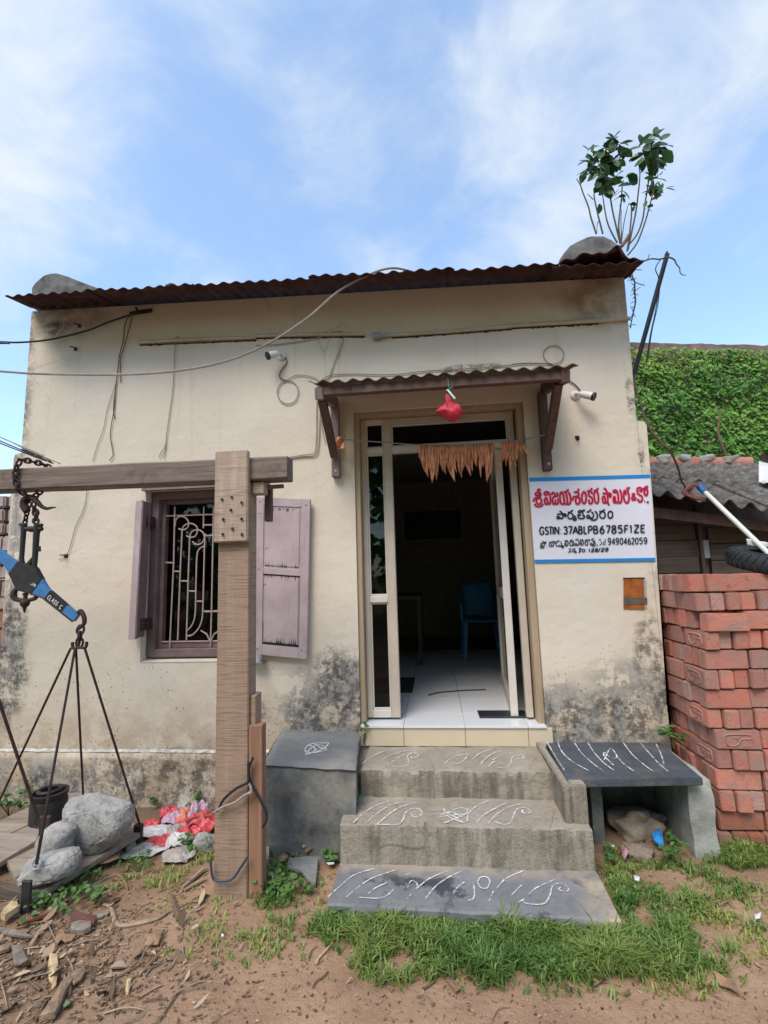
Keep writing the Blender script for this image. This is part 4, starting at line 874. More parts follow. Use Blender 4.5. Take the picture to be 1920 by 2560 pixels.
# the other sling (left pan, its rod only) ending in a flat strap
E0, E1 = Y(5, -150, -400, -.80), Z(5, 275, 880, .12)
mb = MB(); mb.tube([armP(-.1, 0), E0 + (E0 - E1) * .4, E0, E0.lerp(E1, .93)], .0085, 7); build('sling_rod', mb, M['iron'], bal, smooth=True)
pe = E0.lerp(E1, .95); mb = MB(); mb.tube([pe + Vector((.03 * math.cos(t), .01 * math.sin(t), .026 * math.sin(t))) for t in np.linspace(0, 6.28, 11)[:-1]], .0055, 6, closed=True); build('sling_ring', mb, M['iron'], bal, smooth=True)
mb = MB(); q = Z(5, 285, 975, .10); mb.box((q.x - .03, q.y - .012, .085), (q.x + .034, q.y + .008, .255)); build('corner_strap', mb, M['iron'], bal, bevel=.004)

# pan of the balance: planks on the ground
pan = thing('weighing_platform', 'low platform of grey planks on the ground holding three granite stones', 'platform', (-2.2, -.6, 0))
cA = Vector((PA.x - .1, PA.y - .02, 0)); ex = (PR - PF); ex.z = 0; ey = (PA - PF); ey.z = 0
def panp(s, t, z): return Vector((PF.x, PF.y, 0)) + ex * s + ey * t + Vector((0, 0, z + .03 * s))
for k in range(4):
    t0, t1 = k * .26 - .02, (k + 1) * .26 - .032
    for s0, s1 in ((-.04, 1.02),):
        zz = .028 + rnd.uniform(0, .006); mb = MB(); mb.hexa([panp(s0, t0, zz), panp(s1, t0, zz), panp(s1, t1, zz), panp(s0, t1, zz), panp(s0, t0, zz + .03), panp(s1, t0, zz + .03), panp(s1, t1, zz + .03), panp(s0, t1, zz + .03)]); build('plank', mb, M['board'], pan, bevel=.003)
for s0 in (.08, .85):
    mb = MB(); mb.hexa([panp(s0, -.01, -.04), panp(s0 + .1, -.01, -.04), panp(s0 + .1, 1, -.04), panp(s0, 1, -.04), panp(s0, -.01, .026), panp(s0 + .1, -.01, .026), panp(s0 + .1, 1, .026), panp(s0, 1, .026)]); build('bearer', mb, M['board'], pan)
mb = MB(); a0, a1 = Z(5, -40, 1225, .05), Z(5, 300, 1335, .02); mb.bar(a0 + Vector((0, 0, -.01)), a1 + Vector((0, 0, -.005)), .035, .055); build('edge_board', mb, M['shedwood'], pan, bevel=.003)
lb = thing('loose_board', 'pale wide board lying tilted at the left frame edge beside the stones', 'board', (-2.6, -.6, .1))
q0, q1, q2, q3 = Z(5, -160, 1170, .06), Z(5, 235, 935, .10), Z(5, 255, 890, .10), Z(5, -160, 885, .11)
mb = MB(); mb.hexa([p + Vector((0, 0, -.028)) for p in (q0, q1, q2, q3)] + [q0, q1, q2, q3]); build('board_body', mb, M['board'], lb, bevel=.003)

# stones
def boulder(name, label, c, r, seed, M_=None, parent=None, mat=None, sub=3, cat='stone', group=None, amp=.3, flat=1.0):
    bm = bmesh.new(); bmesh.ops.create_icosphere(bm, subdivisions=sub, radius=1); mb = MB()
    for v in bm.verts:
        k = v.co * 1.1 + Vector((seed, seed * .7, 0)); d = 1 + amp * mn.noise(k) + amp * .4 * mn.noise(k * 2.7) + amp * .12 * mn.noise(k * 7)
        p = Vector([math.copysign(abs(a) ** .72, a) for a in v.co]) * d * .92
        q = Vector((p.x * r[0], p.y * r[1], p.z * r[2])); mb.v.append(tuple(((M_ @ q) if M_ else q) + Vector(c)))
    mb.f = [tuple(v.index for v in f.verts) for f in bm.faces]; bm.free()
    o = build(name, mb, mat or M['granite'], parent, smooth='all', loc=c if parent is None else None)
    return tag(o, label, cat, group) if parent is None else o
grp = 'granite stones on the weighing platform'
def outline_stone(c, pts, y, depth, label, seed):
    """weathered stone whose front outline is the given polygon, with real thickness"""
    P = [Y(c, *p, y) for p in pts]; cen = sum(P, Vector()) / len(P); rs = random.Random(seed); bm = bmesh.new()
    for dy, k_ in ((-.85, .62), (-.45, .90), (0, 1.0), (.5, .92), (1.0, .6)):
        for p in P:
            q = cen + (p - cen) * (k_ * rs.uniform(.93, 1.0) if dy else 1.0); q.y += dy * depth * rs.uniform(.8, 1.1) + .02; bm.verts.new(q)
    r_ = bmesh.ops.convex_hull(bm, input=bm.verts[:]); bmesh.ops.delete(bm, geom=[v for v in bm.verts if not v.link_faces], context='VERTS')
    bmesh.ops.dissolve_limit(bm, angle_limit=math.radians(13), verts=bm.verts[:], edges=bm.edges[:])
    bmesh.ops.bevel(bm, geom=bm.edges[:], offset=.010, segments=2, affect='EDGES', clamp_overlap=True)
    bmesh.ops.triangulate(bm, faces=bm.faces[:])
    for _ in range(2): bmesh.ops.subdivide_edges(bm, edges=[e for e in bm.edges if e.calc_length() > .018], cuts=1, use_grid_fill=True); bmesh.ops.triangulate(bm, faces=[f for f in bm.faces if len(f.verts) > 3])
    mb = MB()
    for v in bm.verts:
        k = v.co * 14 + Vector((seed, 0, 0)); v3 = lambda q: Vector((mn.noise(q), mn.noise(q + Vector((5, 5, 5))), mn.noise(q + Vector((9, 1, 3)))))
        mb.v.append(tuple(v.co + v3(k) * .009 + v3(k * 3.1) * .004))
    bm.verts.index_update(); mb.f = [tuple(v.index for v in f.verts) for f in bm.faces]; bm.free()
    o = build('granite_stone', mb, M['granite'], smooth=True, loc=(cen.x, cen.y, cen.z)); return tag(o, label, 'stone', grp)
outline_stone(5, [(395, 720), (440, 675), (540, 650), (600, 632), (670, 640), (720, 680), (800, 690), (838, 720), (845, 830), (800, 905), (720, 960), (650, 1030), (570, 1050), (500, 1020), (430, 940), (395, 850)], -.70, .10, 'largest granite boulder, standing upright at the back of the weighing platform', 3)
outline_stone(5, [(225, 930), (265, 870), (340, 840), (430, 838), (468, 870), (462, 930), (430, 1010), (370, 1045), (270, 1045), (215, 1010)], -.845, .075, 'middle sized granite stone wedged on top of the flat front stone', 11)
outline_stone(5, [(110, 1190), (140, 1110), (180, 1050), (270, 1045), (380, 1030), (440, 1010), (485, 1040), (490, 1110), (440, 1180), (350, 1220), (230, 1250), (130, 1250)], -.945, .085, 'flat granite stone at the front edge of the weighing platform', 23)
pot = thing('iron_drum', 'black cylindrical iron can with an open round top behind the stones', 'can', (-2.37, -.40, .05))
pc = Z(5, 285, 865, .05); pc = Vector((-2.425, -.35, .03))
mb = MB(); mb.lathe([(0, 0), (.098, 0), (.10, .03), (.10, .15), (.094, .165), (.10, .175), (.104, .20), (.088, .203), (.082, .18), (.075, .08), (0, .08)], 20, Matrix.Translation(pc)); build('can_body', mb, M['iron_dark'], pot, smooth=True)
mb = MB(); mb.tube([pc + Vector((.06 * math.cos(t), .06 * math.sin(t), .208)) for t in np.linspace(0, 6.28, 17)[:-1]], .012, 7, closed=True); build('can_rim', mb, M['iron_dark'], pot, smooth=True)

# ------------------------------------------------------------------ stacked bricks
stack = thing('brick_stack', 'neat tall stack of red clay bricks against the right corner of the cream building', 'brick stack', (1.47, -.36, 0))
BL, BW, BH, CH = .224, .0735, .0985, .1045
def brick_mesh(seed, S_=False):
    bm = bmesh.new(); bmesh.ops.create_cube(bm, size=1)
    for v in bm.verts: v.co = Vector((v.co.x * BL, v.co.y * BW, v.co.z * BH))
    bmesh.ops.bevel(bm, geom=bm.edges[:], offset=.0045, segments=2, affect='EDGES')
    for v in bm.verts: v.co += Vector((mn.noise(v.co * 16 + Vector((seed * 5, 0, 0))), mn.noise(v.co * 16 + Vector((0, seed * 5, 3))), mn.noise(v.co * 16 + Vector((7, 0, seed * 5))))) * .0045
    me = bpy.data.meshes.new('brick'); bm.to_mesh(me); bm.free(); me.materials.append(M['brick'])
    for p in me.polygons: p.use_smooth = True
    me.set_sharp_from_angle(angle=math.radians(50)); return me
bmeshes = [brick_mesh(i) for i in range(6)]
smark = None
def smark_mesh():
    mb = MB(); w_, h_ = .066, .030; rr = [(-w_, -h_ * .4), (-w_, h_ * .4), (-w_ + .018, h_), (w_ - .018, h_), (w_, h_ * .4), (w_, h_ * .1)]
    y = -BW / 2 + .0005
    mb.tube([(x, y, z) for x, z in [(-.055, -.028), (-.066, 0), (-.055, .026), (.05, .028), (.062, .02)]], .0052, 6, smooth=4)
    mb.tube([(x, y, z) for x, z in [(-.055, -.028), (-.02, -.031), (.0, -.02), (.012, .0), (.03, .006), (.06, .004)]], .0048, 6, smooth=4)
    mb.tube([(x, y, z) for x, z in [(.066, .02), (.07, -.02), (.05, -.032), (.02, -.03)]], .004, 6, smooth=4)
    mb.tube([(x, y, z) for x, z in [(-.03, .008), (-.012, .014), (-.004, .004)]], .004, 6, smooth=4)
    me = bpy.data.meshes.new('stamped_mark'); me.from_pydata(mb.v, [], mb.f); me.materials.append(M['brick'])
    for p in me.polygons: p.use_smooth = True
    return me
smark = smark_mesh()
def put_brick(x, y, z, rot, tilt=0, mark=False, parent=stack):
    o = bpy.data.objects.new('brick', rnd.choice(bmeshes)); COL.objects.link(o); o.parent = parent; o.location = Vector((x, y, z)) - ORG[parent]
    o.rotation_euler = (rnd.uniform(-.012, .012) + (tilt if False else 0), rnd.uniform(-.012, .012) + tilt, rot + rnd.uniform(-.04, .04))
    if not mark: o.scale = (rnd.uniform(.985, 1.01), rnd.uniform(.97, 1.015), rnd.uniform(.965, 1.01))
    if mark:
        m_ = bpy.data.objects.new('stamped_mark', smark); COL.objects.link(m_); m_.parent = o
    return o
CX0, CY0 = 1.468, -.366
for c in range(13):
    z = c * CH + BH / 2 - .018; ox = rnd.uniform(-.014, .014) + (-.028 if c < 1 else -.012 if c < 3 else 0); oy = rnd.uniform(-.012, .012)
    if c % 2 == 0:     # headers to the front, bricks lie along y
        for k in range(8):
            put_brick(CX0 + ox + BW / 2 + k * .079 + rnd.uniform(-.003, .003), CY0 + oy + BL / 2 + rnd.uniform(-.018, .018), z, math.pi / 2 if k else -math.pi / 2, 0, mark=(k == 0 and c in (4, 8, 6, 10)))
        for j in range(1, 4): put_brick(CX0 + ox + BW / 2 + rnd.uniform(-.008, .008), CY0 + oy + BL / 2 + j * .232, z, -math.pi / 2, 0)
        if c == 12:
            for j in range(1, 3):
                for k in range(1, 8): put_brick(CX0 + ox + BW / 2 + k * .079, CY0 + oy + BL / 2 + j * .232, z, math.pi / 2)
    else:
        for k in range(3):
            if c == 11 and k == 0: put_brick(CX0 + .02 + BL / 2, CY0 - .03 + BW / 2, z - .006, .05); continue
            put_brick(CX0 + ox + BL / 2 + k * .236, CY0 + oy + BW / 2 + rnd.uniform(-.014, .014), z, 0, 0, mark=(c == 5 and k == 0))
        for k in range(1, 10): put_brick(CX0 + ox + BL / 2 + rnd.uniform(-.012, .012), CY0 + oy + BW / 2 + k * .079, z, 0)
        if c == 11:
            for k in range(1, 10): put_brick(CX0 + ox + BL / 2 + .236, CY0 + oy + BW / 2 + k * .079, z, 0)
z = 13 * CH + BH / 2 - .018
for k in range(7): put_brick(CX0 + .12 + rnd.uniform(-.014, .014) - (.0 if k < 4 else .1), CY0 + .10 + k * .082, z, rnd.uniform(-.03, .03))
put_brick(1.66, -.30, z, .03, mark=False); put_brick(1.88, -.22, z, .02); put_brick(1.55, -.19, z + .0, .1)
mb = MB(); mb.box((1.56, -.26, 0), (2.05, .30, 1.20)); build('stack_core', mb, M['brick'], stack)

# ------------------------------------------------------------------ painted sign
SY = -.006
sg = thing('painted_sign', 'white painted sign panel with blue bands and red Telugu lettering beside the door', 'sign', (1.03, 0, 1.9))
qs = lambda u, v: Y('sign', u, v, SY)
def quad(nm, pts, mat, dy=0, k=10):
    mb = MB(); a, b, c_, d = [qs(*p) + Vector((0, dy, 0)) for p in pts]
    for p in (b, c_): p.x = min(p.x, 1.452)
    mb.hexa([d + Vector((0, .0, 0)), c_, c_ + Vector((0, .005, 0)), d + Vector((0, .005, 0)), a, b, b + Vector((0, .005, 0)), a + Vector((0, .005, 0))]); return build(nm, mb, mat, sg)
quad('panel', [(110, 180), (1500, 140), (1558, 1100), (168, 1122)], M['sign'])
quad('blue_band', [(108, 160), (1497, 121), (1503, 162), (112, 203)], M['sign_blue'], -.002); quad('blue_band', [(165, 1102), (1555, 1080), (1562, 1117), (172, 1140)], M['sign_blue'], -.002)
def strokes(c, L, wd, mat, dy=0, nm='lettering', wd2=None, mat2=None, sm=5):
    def mk(nm_, w_, m_, d_, lf):
        mb = MB()
        for k, st in enumerate(L):
            pts = [Y(c, *p, SY) + Vector((0, d_ - k * .00004, 0)) for p in st]; mb.ribbon(pts, w_, (0, -1, 0), sm, lf)
        return build(nm_, mb, m_, sg, flip=False)
    if mat2: mk(nm + '_outline', wd2, mat2, -.0012, .00003)
    return mk(nm, wd, mat, -.0045, .00004)
def ell(cx, cy, rx, ry, n=14): return [(cx + rx * math.cos(t), cy + ry * math.sin(t)) for t in np.linspace(0, 2 * math.pi, n + 1)]
T1a = [[(270, 185), (245, 145), (205, 150), (200, 205), (145, 245), (150, 295), (205, 295), (240, 255), (215, 212)], [(215, 210), (265, 240), (275, 290), (255, 335), (190, 350), (120, 380), (90, 430), (85, 460)], [(210, 365), (165, 410), (165, 470), (200, 520), (250, 520), (290, 480), (290, 410), (250, 365), (210, 365)], [(115, 515), (155, 570), (225, 590), (290, 570), (340, 515)],
       [(450, 205), (390, 210), (370, 250), (395, 285), (440, 275), (460, 240), (445, 205), (490, 240), (520, 330), (530, 430), (515, 500), (490, 520), (460, 490), (445, 420), (425, 365), (395, 370), (378, 430), (390, 500), (415, 525), (450, 500)],
       [(560, 290), (570, 240), (600, 225), (640, 265), (665, 320)], [(680, 215), (715, 270), (700, 315), (660, 320), (610, 340), (580, 400), (580, 470), (605, 520), (640, 500), (655, 400)], [(650, 480), (685, 525), (725, 490), (728, 420), (705, 375)],
       [(880, 180), (915, 215), (950, 190), (995, 135)], [(915, 215), (945, 300), (960, 400), (965, 500), (930, 525), (890, 490), (880, 400), (865, 300), (835, 225), (800, 220), (775, 290), (775, 400), (795, 490), (840, 525), (880, 500)], [(965, 500), (1000, 525), (1040, 490), (1050, 400), (1035, 300), (1000, 230), (985, 225)],
       [(1140, 190), (1180, 220), (1230, 190), (1265, 120)], [(1200, 220), (1250, 230), (1255, 290), (1210, 320), (1140, 330), (1105, 370), (1100, 430)], [(1215, 325), (1180, 400), (1185, 470), (1220, 515), (1265, 505), (1290, 440), (1280, 370), (1235, 325)], ell(1395, 355, 56, 148),
       [(1475, 165), (1520, 190), (1560, 170), (1605, 105)], [(1530, 190), (1510, 260), (1530, 310), (1590, 350), (1615, 410), (1605, 480), (1570, 510), (1530, 480), (1520, 400)], [(1555, 190), (1600, 220), (1605, 260)]]
T1b = [[(90, 215), (130, 225), (170, 210), (210, 155)], [(140, 225), (105, 300), (105, 400), (125, 500), (165, 550), (205, 520), (215, 420), (205, 320), (175, 240), (150, 225)], [(350, 160), (390, 180), (430, 250), (450, 350), (455, 450), (460, 540), (490, 600)], [(320, 295), (440, 295), (510, 295), (540, 340), (520, 385), (495, 360), (490, 310)], [(455, 530), (410, 530), (390, 450), (370, 380), (340, 375), (322, 430), (335, 510), (365, 540), (400, 525)],
       [(650, 205), (605, 230), (610, 265), (650, 265), (670, 230), (650, 205), (690, 240), (720, 340), (730, 440), (725, 520), (690, 535), (655, 500), (640, 400), (620, 380), (605, 420), (605, 490), (630, 535), (665, 520)], [(725, 520), (765, 540), (805, 500), (815, 400), (800, 290), (775, 220), (755, 205)],
       [(905, 330), (925, 290), (910, 240), (890, 225), (870, 290), (870, 400), (890, 480), (940, 540), (990, 510), (1005, 420), (995, 320), (970, 240), (955, 180), (985, 155), (1035, 155)], [(970, 225), (1005, 235)], [(1180, 470), (1120, 360), (1100, 320), (1125, 305), (1145, 330), (1100, 380), (1080, 420), (1105, 460), (1150, 455), (1185, 390)],
       [(1210, 200), (1240, 160), (1290, 145), (1330, 180), (1355, 200), (1400, 160), (1440, 150), (1475, 200), (1485, 270), (1465, 335), (1430, 340), (1400, 290), (1410, 220), (1440, 170)], [(1430, 145), (1460, 115), (1500, 140)], [(1215, 205), (1230, 280), (1270, 330), (1330, 370), (1350, 430), (1330, 490), (1290, 510), (1250, 480), (1235, 430)], [(1260, 220), (1310, 225), (1335, 270)], [(1400, 500), (1420, 500)], [(1480, 495), (1490, 520), (1475, 545)]]
strokes('L1a', T1a, .0112, M['sign_red'], wd2=.0195, mat2=M['sign_pink']); strokes('L1b', T1b, .0112, M['sign_red'], wd2=.0195, mat2=M['sign_pink'])
T2 = [[(135, 140), (180, 155), (215, 200), (230, 270), (210, 320), (170, 325), (140, 290), (100, 265), (75, 290), (80, 325), (115, 330), (145, 300)], [(70, 210), (160, 210), (270, 205), (305, 225), (300, 265), (275, 265), (250, 225)], [(355, 150), (390, 175), (440, 140), (490, 105)], [(400, 175), (360, 220), (360, 290), (400, 330), (450, 325), (485, 280), (480, 220), (430, 180)], [(515, 265), (545, 265), (520, 295), (560, 315), (570, 355), (530, 370), (495, 355), (540, 330)],
      [(690, 120), (640, 130), (630, 165), (670, 175), (700, 150), (690, 120), (735, 130), (770, 105), (800, 130)], [(740, 130), (740, 200), (760, 240), (785, 260), (770, 310), (720, 325), (660, 325), (620, 290), (615, 235), (650, 220), (675, 240), (655, 265)], [(740, 240), (760, 260)], [(840, 150), (880, 155), (920, 125), (960, 80)], [(960, 150), (1005, 190), (1020, 260), (990, 310), (950, 310), (910, 260), (870, 240), (845, 270), (855, 310), (890, 315), (920, 290)], [(930, 320), (970, 355), (1040, 365), (1100, 330), (1120, 260), (1100, 180), (1050, 130)],
      [(1170, 125), (1210, 150), (1260, 120), (1315, 90)], [(1220, 150), (1180, 210), (1190, 280), (1240, 315), (1295, 300), (1320, 240), (1300, 170), (1250, 145)], ell(1455, 225, 62, 88)]
strokes('L2', T2, .0095, M['sign_navy'])
FONT = {'G': [[(.92, .8), (.7, .97), (.4, 1), (.1, .75), (.05, .4), (.25, .05), (.6, 0), (.9, .15), (.92, .45)], [(.92, .45), (.6, .45)]], 'S': [[(.9, .85), (.5, 1), (.12, .85), (.15, .62), (.5, .52), (.85, .38), (.88, .12), (.5, 0), (.08, .15)]], 'T': [[(0, 1), (1, 1)], [(.5, 1), (.5, 0)]], 'I': [[(.5, 1), (.5, 0)]], 'N': [[(.05, 0), (.05, 1)], [(.05, 1), (.92, 0)], [(.92, 0), (.92, 1)]], ':': [[(.4, .62), (.6, .62)], [(.4, .1), (.6, .1)]],
        '3': [[(.1, .85), (.45, 1), (.85, .85), (.8, .6), (.45, .52)], [(.45, .52), (.88, .4), (.88, .1), (.45, 0), (.05, .12)]], '7': [[(.05, 1), (.95, 1)], [(.95, 1), (.4, 0)]], 'A': [[(0, 0), (.5, 1)], [(.5, 1), (1, 0)], [(.2, .35), (.8, .35)]], 'B': [[(.1, 0), (.1, 1)], [(.1, 1), (.65, .98), (.85, .78), (.65, .55), (.1, .53)], [(.1, .53), (.75, .5), (.95, .27), (.75, .02), (.1, 0)]], 'L': [[(.1, 1), (.1, 0)], [(.1, 0), (.85, 0)]], 'P': [[(.1, 0), (.1, 1)], [(.1, 1), (.7, .98), (.92, .75), (.7, .5), (.1, .48)]],
        '6': [[(.8, .95), (.45, .9), (.15, .55), (.08, .25), (.35, 0), (.7, .02), (.92, .28), (.7, .55), (.35, .52), (.12, .3)]], '8': [[(.5, .53), (.15, .72), (.3, .97), (.7, .97), (.85, .72), (.5, .53), (.1, .3), (.25, .02), (.75, .02), (.9, .3), (.5, .53)]], '5': [[(.9, 1), (.2, 1)], [(.2, 1), (.12, .58)], [(.12, .58), (.5, .65), (.88, .45), (.85, .12), (.5, 0), (.08, .12)]], 'F': [[(.1, 0), (.1, 1)], [(.1, 1), (.9, 1)], [(.1, .52), (.75, .52)]], '1': [[(.2, .8), (.55, 1)], [(.55, 1), (.55, 0)]], 'Z': [[(.05, 1), (.95, 1)], [(.95, 1), (.05, 0)], [(.05, 0), (.95, 0)]], 'E': [[(.1, 0), (.1, 1)], [(.1, 1), (.9, 1)], [(.1, .52), (.8, .52)], [(.1, 0), (.92, 0)]],
        '9': [[(.88, .68), (.65, .45), (.3, .45), (.08, .7), (.3, .98), (.65, 1), (.9, .75), (.85, .35), (.6, .02), (.15, .1)]], '4': [[(.7, 0), (.7, 1)], [(.7, 1), (.05, .28)], [(.05, .28), (1, .28)]], '0': [ell(.5, .5, .42, .5)], '2': [[(.08, .8), (.4, 1), (.8, .92), (.85, .65), (.5, .35), (.05, 0)], [(.05, 0), (.95, 0)]], '/': [[(0, -.1), (1, 1.1)]]}
def latin(c, items, y0, y1, X0, X1, h0, h1, wd, mat, slant=0):
    L = []
    for ch, a, b in items:
        for st in FONT[ch]:
            o = []
            for (x, yv) in st:
                xx = a + (b - a) * x; t = (xx - X0) / (X1 - X0); base = y0 + (y1 - y0) * t; h = h0 + (h1 - h0) * t; o.append((xx + slant * yv * h, base - h * yv))
            L.append(o)
    return strokes(c, L, wd, mat, sm=3)
latin('sign', [('G', 225, 275), ('S', 286, 328), ('T', 334, 370), ('I', 372, 388), ('N', 398, 448), (':', 455, 480), ('3', 497, 545), ('7', 553, 600), ('A', 607, 665), ('B', 672, 716), ('L', 732, 772), ('P', 782, 832), ('B', 842, 895), ('6', 917, 970), ('7', 985, 1038), ('8', 1050, 1108), ('5', 1122, 1178), ('F', 1198, 1248), ('1', 1258, 1290), ('Z', 1308, 1368), ('E', 1385, 1437)], 812, 786, 225, 1437, 84, 82, .0092, M['sign_navy'])
T4 = [[(155, 135), (190, 150), (215, 190), (215, 240), (180, 265), (155, 235), (125, 230), (115, 260), (140, 270), (165, 250)], [(105, 190), (200, 180), (240, 150), (265, 160)], [(225, 150), (250, 180), (230, 200)], [(100, 290), (140, 310), (190, 305), (215, 285)], [(268, 265), (282, 265)],
      [(335, 150), (360, 170), (400, 150), (440, 140), (490, 150), (480, 175), (455, 170)], [(370, 165), (340, 210), (340, 255), (375, 268), (400, 240), (405, 190)], [(400, 240), (420, 265), (450, 250), (450, 200), (430, 160)], [(520, 130), (550, 145), (600, 105)], [(545, 145), (515, 190), (520, 245), (560, 265), (590, 250), (590, 220)], [(590, 250), (620, 265), (655, 240), (650, 180), (620, 140)], [(650, 240), (690, 255), (660, 290), (700, 300), (715, 240)],
      [(870, 105), (900, 120), (940, 90)], [(905, 120), (870, 170), (875, 225), (905, 250), (940, 230), (940, 170), (910, 125)], [(940, 230), (965, 245), (980, 200), (970, 140), (950, 120)], [(1010, 90), (1045, 95), (1080, 60)], [(1080, 95), (1105, 150), (1100, 220), (1070, 240), (1045, 200), (1020, 195), (1012, 230), (1035, 245), (1055, 225)],
      [(1260, 95), (1300, 110), (1340, 90), (1375, 95), (1375, 125), (1350, 120)], [(1300, 110), (1265, 160), (1270, 215), (1300, 240), (1330, 215), (1330, 160), (1305, 112)], [(1410, 85), (1445, 90), (1490, 50)], [(1450, 95), (1485, 150), (1490, 200), (1460, 220), (1430, 185), (1405, 190), (1400, 220), (1430, 235), (1450, 215)], [(1450, 225), (1480, 265), (1515, 250), (1525, 180), (1505, 100)], [(1570, 215), (1580, 240), (1565, 265)]]
for dx, dy in ((0, 0), (395, -22)): T4.append([(x + dx, y + dy) for x, y in [(770, 110), (745, 130), (765, 150), (800, 130), (790, 105), (825, 150), (820, 220), (790, 255), (750, 240), (740, 200), (765, 185), (780, 205), (760, 220)]])
strokes('L4', T4, .0062, M['sign_green'])
strokes('L5', [[(65, 155), (115, 155), (125, 180), (100, 195)], [(150, 210), (165, 260), (150, 310), (120, 300), (105, 350)], [(270, 230), (215, 250), (205, 300), (235, 320), (265, 290), (265, 220), (255, 180), (300, 160)], [(296, 320), (304, 320)]], .004, M['sign_green'])
latin('L5', [('9', 345, 440), ('4', 465, 560), ('9', 578, 668), ('0', 697, 795), ('4', 815, 912), ('6', 933, 1022), ('2', 1043, 1128), ('0', 1150, 1248), ('5', 1268, 1372), ('9', 1400, 1505)], 316, 285, 345, 1505, 188, 175, .0066, M['sign_green'])
strokes('L4', [[(900, 320), (860, 335), (845, 345)], [(890, 350), (905, 390), (880, 410), (860, 395), (840, 440)], [(940, 330), (975, 340), (1015, 315)], [(965, 345), (945, 380), (960, 410), (995, 405), (1005, 370), (980, 345)], [(1010, 390), (1040, 410), (1010, 430), (1050, 430)], [(1095, 320), (1150, 315), (1165, 340), (1135, 355), (1120, 380), (1150, 390), (1140, 410), (1085, 425)], ell(1225, 375, 34, 36), [(1290, 365), (1300, 365)], [(1290, 405), (1300, 405)]], .0058, M['sign_navy'])
latin('sign', [('1', 780, 804), ('2', 812, 850), ('8', 857, 893), ('/', 900, 915), ('2', 925, 968), ('B', 978, 1012)], 1014, 1003, 780, 1012, 36, 38, .006, M['sign_navy'], .18)
# ------------------------------------------------------------------ shed on the right
shed = thing('plank_shed', 'dark plank shed under a low grey corrugated cement roof, behind the brick stack', 'shed', (2.2, .9, 0))
eL, eR = Vector((1.50, .60, 2.125)), Vector((3.3, .60, 1.755))
rL, rR = Y('d', 1415, 1004, 2.05), Y('d', 1640, 1004, 1.90)
rdir = (rR - rL) / (rR.x - rL.x); rA, rB = rL + rdir * (1.50 - rL.x), rL + rdir * (3.3 - rL.x)
def roofP(u, v): return eL.lerp(eR, u).lerp(rA.lerp(rB, u), v)
def rsheet(v0, v1, u0, u1, lift):
    mb = MB(); nx = int((u1 - u0) * 1.8 / .146 * 10)
    def fn(a, b):
        u, v = u0 + (u1 - u0) * a, v0 + (v1 - v0) * b; p = roofP(u, v); x = u * 1.8
        return p + Vector((0, .012 * mn.noise((x * 9, 0, 1)) if b == 0 else 0, lift + .030 * math.sin(2 * math.pi * x / .146) + .006 * mn.noise((x * 4, v * 6, 3))))
    return mb.grid(nx, 10, fn)
build('roof_sheet', rsheet(-.02, .62, 0, .6, 0), M['asbestos'], shed, smooth='all', solid=.009, flip=False)
build('roof_sheet', rsheet(-.03, .62, .57, 1, .010), M['asbestos'], shed, smooth='all', solid=.009, flip=False)
build('roof_sheet', rsheet(.42, 1.0, 0, 1, .020), M['asbestos'], shed, smooth='all', solid=.009, flip=False)
tilemat = simple('ridge_tile', (.38, .17, .13), .85, .15, var=.4, sc=10)
for k in range(9):
    u0, u1 = k * .112, k * .112 + .108; a, b = rA.lerp(rB, u0), rA.lerp(rB, u1)
    mb = MB(); mb.tube([a + Vector((0, 0, .01)), b + Vector((0, 0, .005))], .075, 12); build('ridge_tile', mb, tilemat, shed, smooth=True)
    q = rA.lerp(rB, u0 - .004); boulder('mortar_lump', None, (q.x, q.y - .02, q.z + .045), (.075 * rnd.uniform(.8, 1.2), .07, .055 * rnd.uniform(.8, 1.2)), 70 + k * 3.3, None, shed, M['conc_leg'], 3, amp=.5)
YP = .92
for k in range(-7, 7):
    z0 = 1.03 + k * .135; mb = MB(); x0, x1 = 1.46, 2.185; mb.box((x0, YP + rnd.uniform(0, .012), z0 + .003), (x1 + rnd.uniform(-.01, .01), YP + .035, z0 + .132), jit=.003); build('plank', mb, M['shedwood'], shed, bevel=.003)
for k in range(-7, 6):
    z0 = .98 + k * .137; mb = MB(); mb.box((2.275, YP + rnd.uniform(.0, .012), z0 + .003), (3.4, YP + .035, z0 + .134), jit=.004); build('plank', mb, M['shedwood'], shed, bevel=.003)
for x0, x1, y in ((2.19, 2.215, .9), (2.225, 2.27, .95)): mb = MB(); mb.box((x0, y, 0), (x1, y + .06, 2.0)); build('shed_post', mb, M['brown'], shed, bevel=.004)
mb = MB(); mb.box((2.212, .895, 1.55), (2.255, .91, 1.70)); build('metal_strip', mb, M['gi'], shed, bevel=.002)
mb = MB(); mb.box((1.46, 1.9, 0), (3.6, 2.0, 2.4)); mb.box((3.5, .95, 0), (3.6, 1.9, 2.0)); build('shed_wall', mb, M['brown'], shed)
mb = MB(); mb.bar((1.47, .75, 1.98), (3.3, .75, 1.66), .06, .08); build('eave_pole', mb, M['brown'], shed)
mb = MB(); mb.grid(6, 4, lambda u, v: Y('d', 1640 + u * 60, 1003 + v * 45 + u * 12, 1.45 - v * .3) + Vector((0, 0, .03 + .02 * mn.noise((u * 4, v * 4, 1))))); tag(build('white_tarp', mb, M['white_plastic'], smooth='all', solid=.003, loc=Y('d', 1650, 1020, 1.3)), 'corner of a white plastic sheet lying over the grey shed roof at the right edge', 'tarp')
def on_roof(u, v, dz=.035):
    q = hit('shed', u, v, eL, (eR - eL).cross(rA - eL)); return q + Vector((0, -.01, dz))
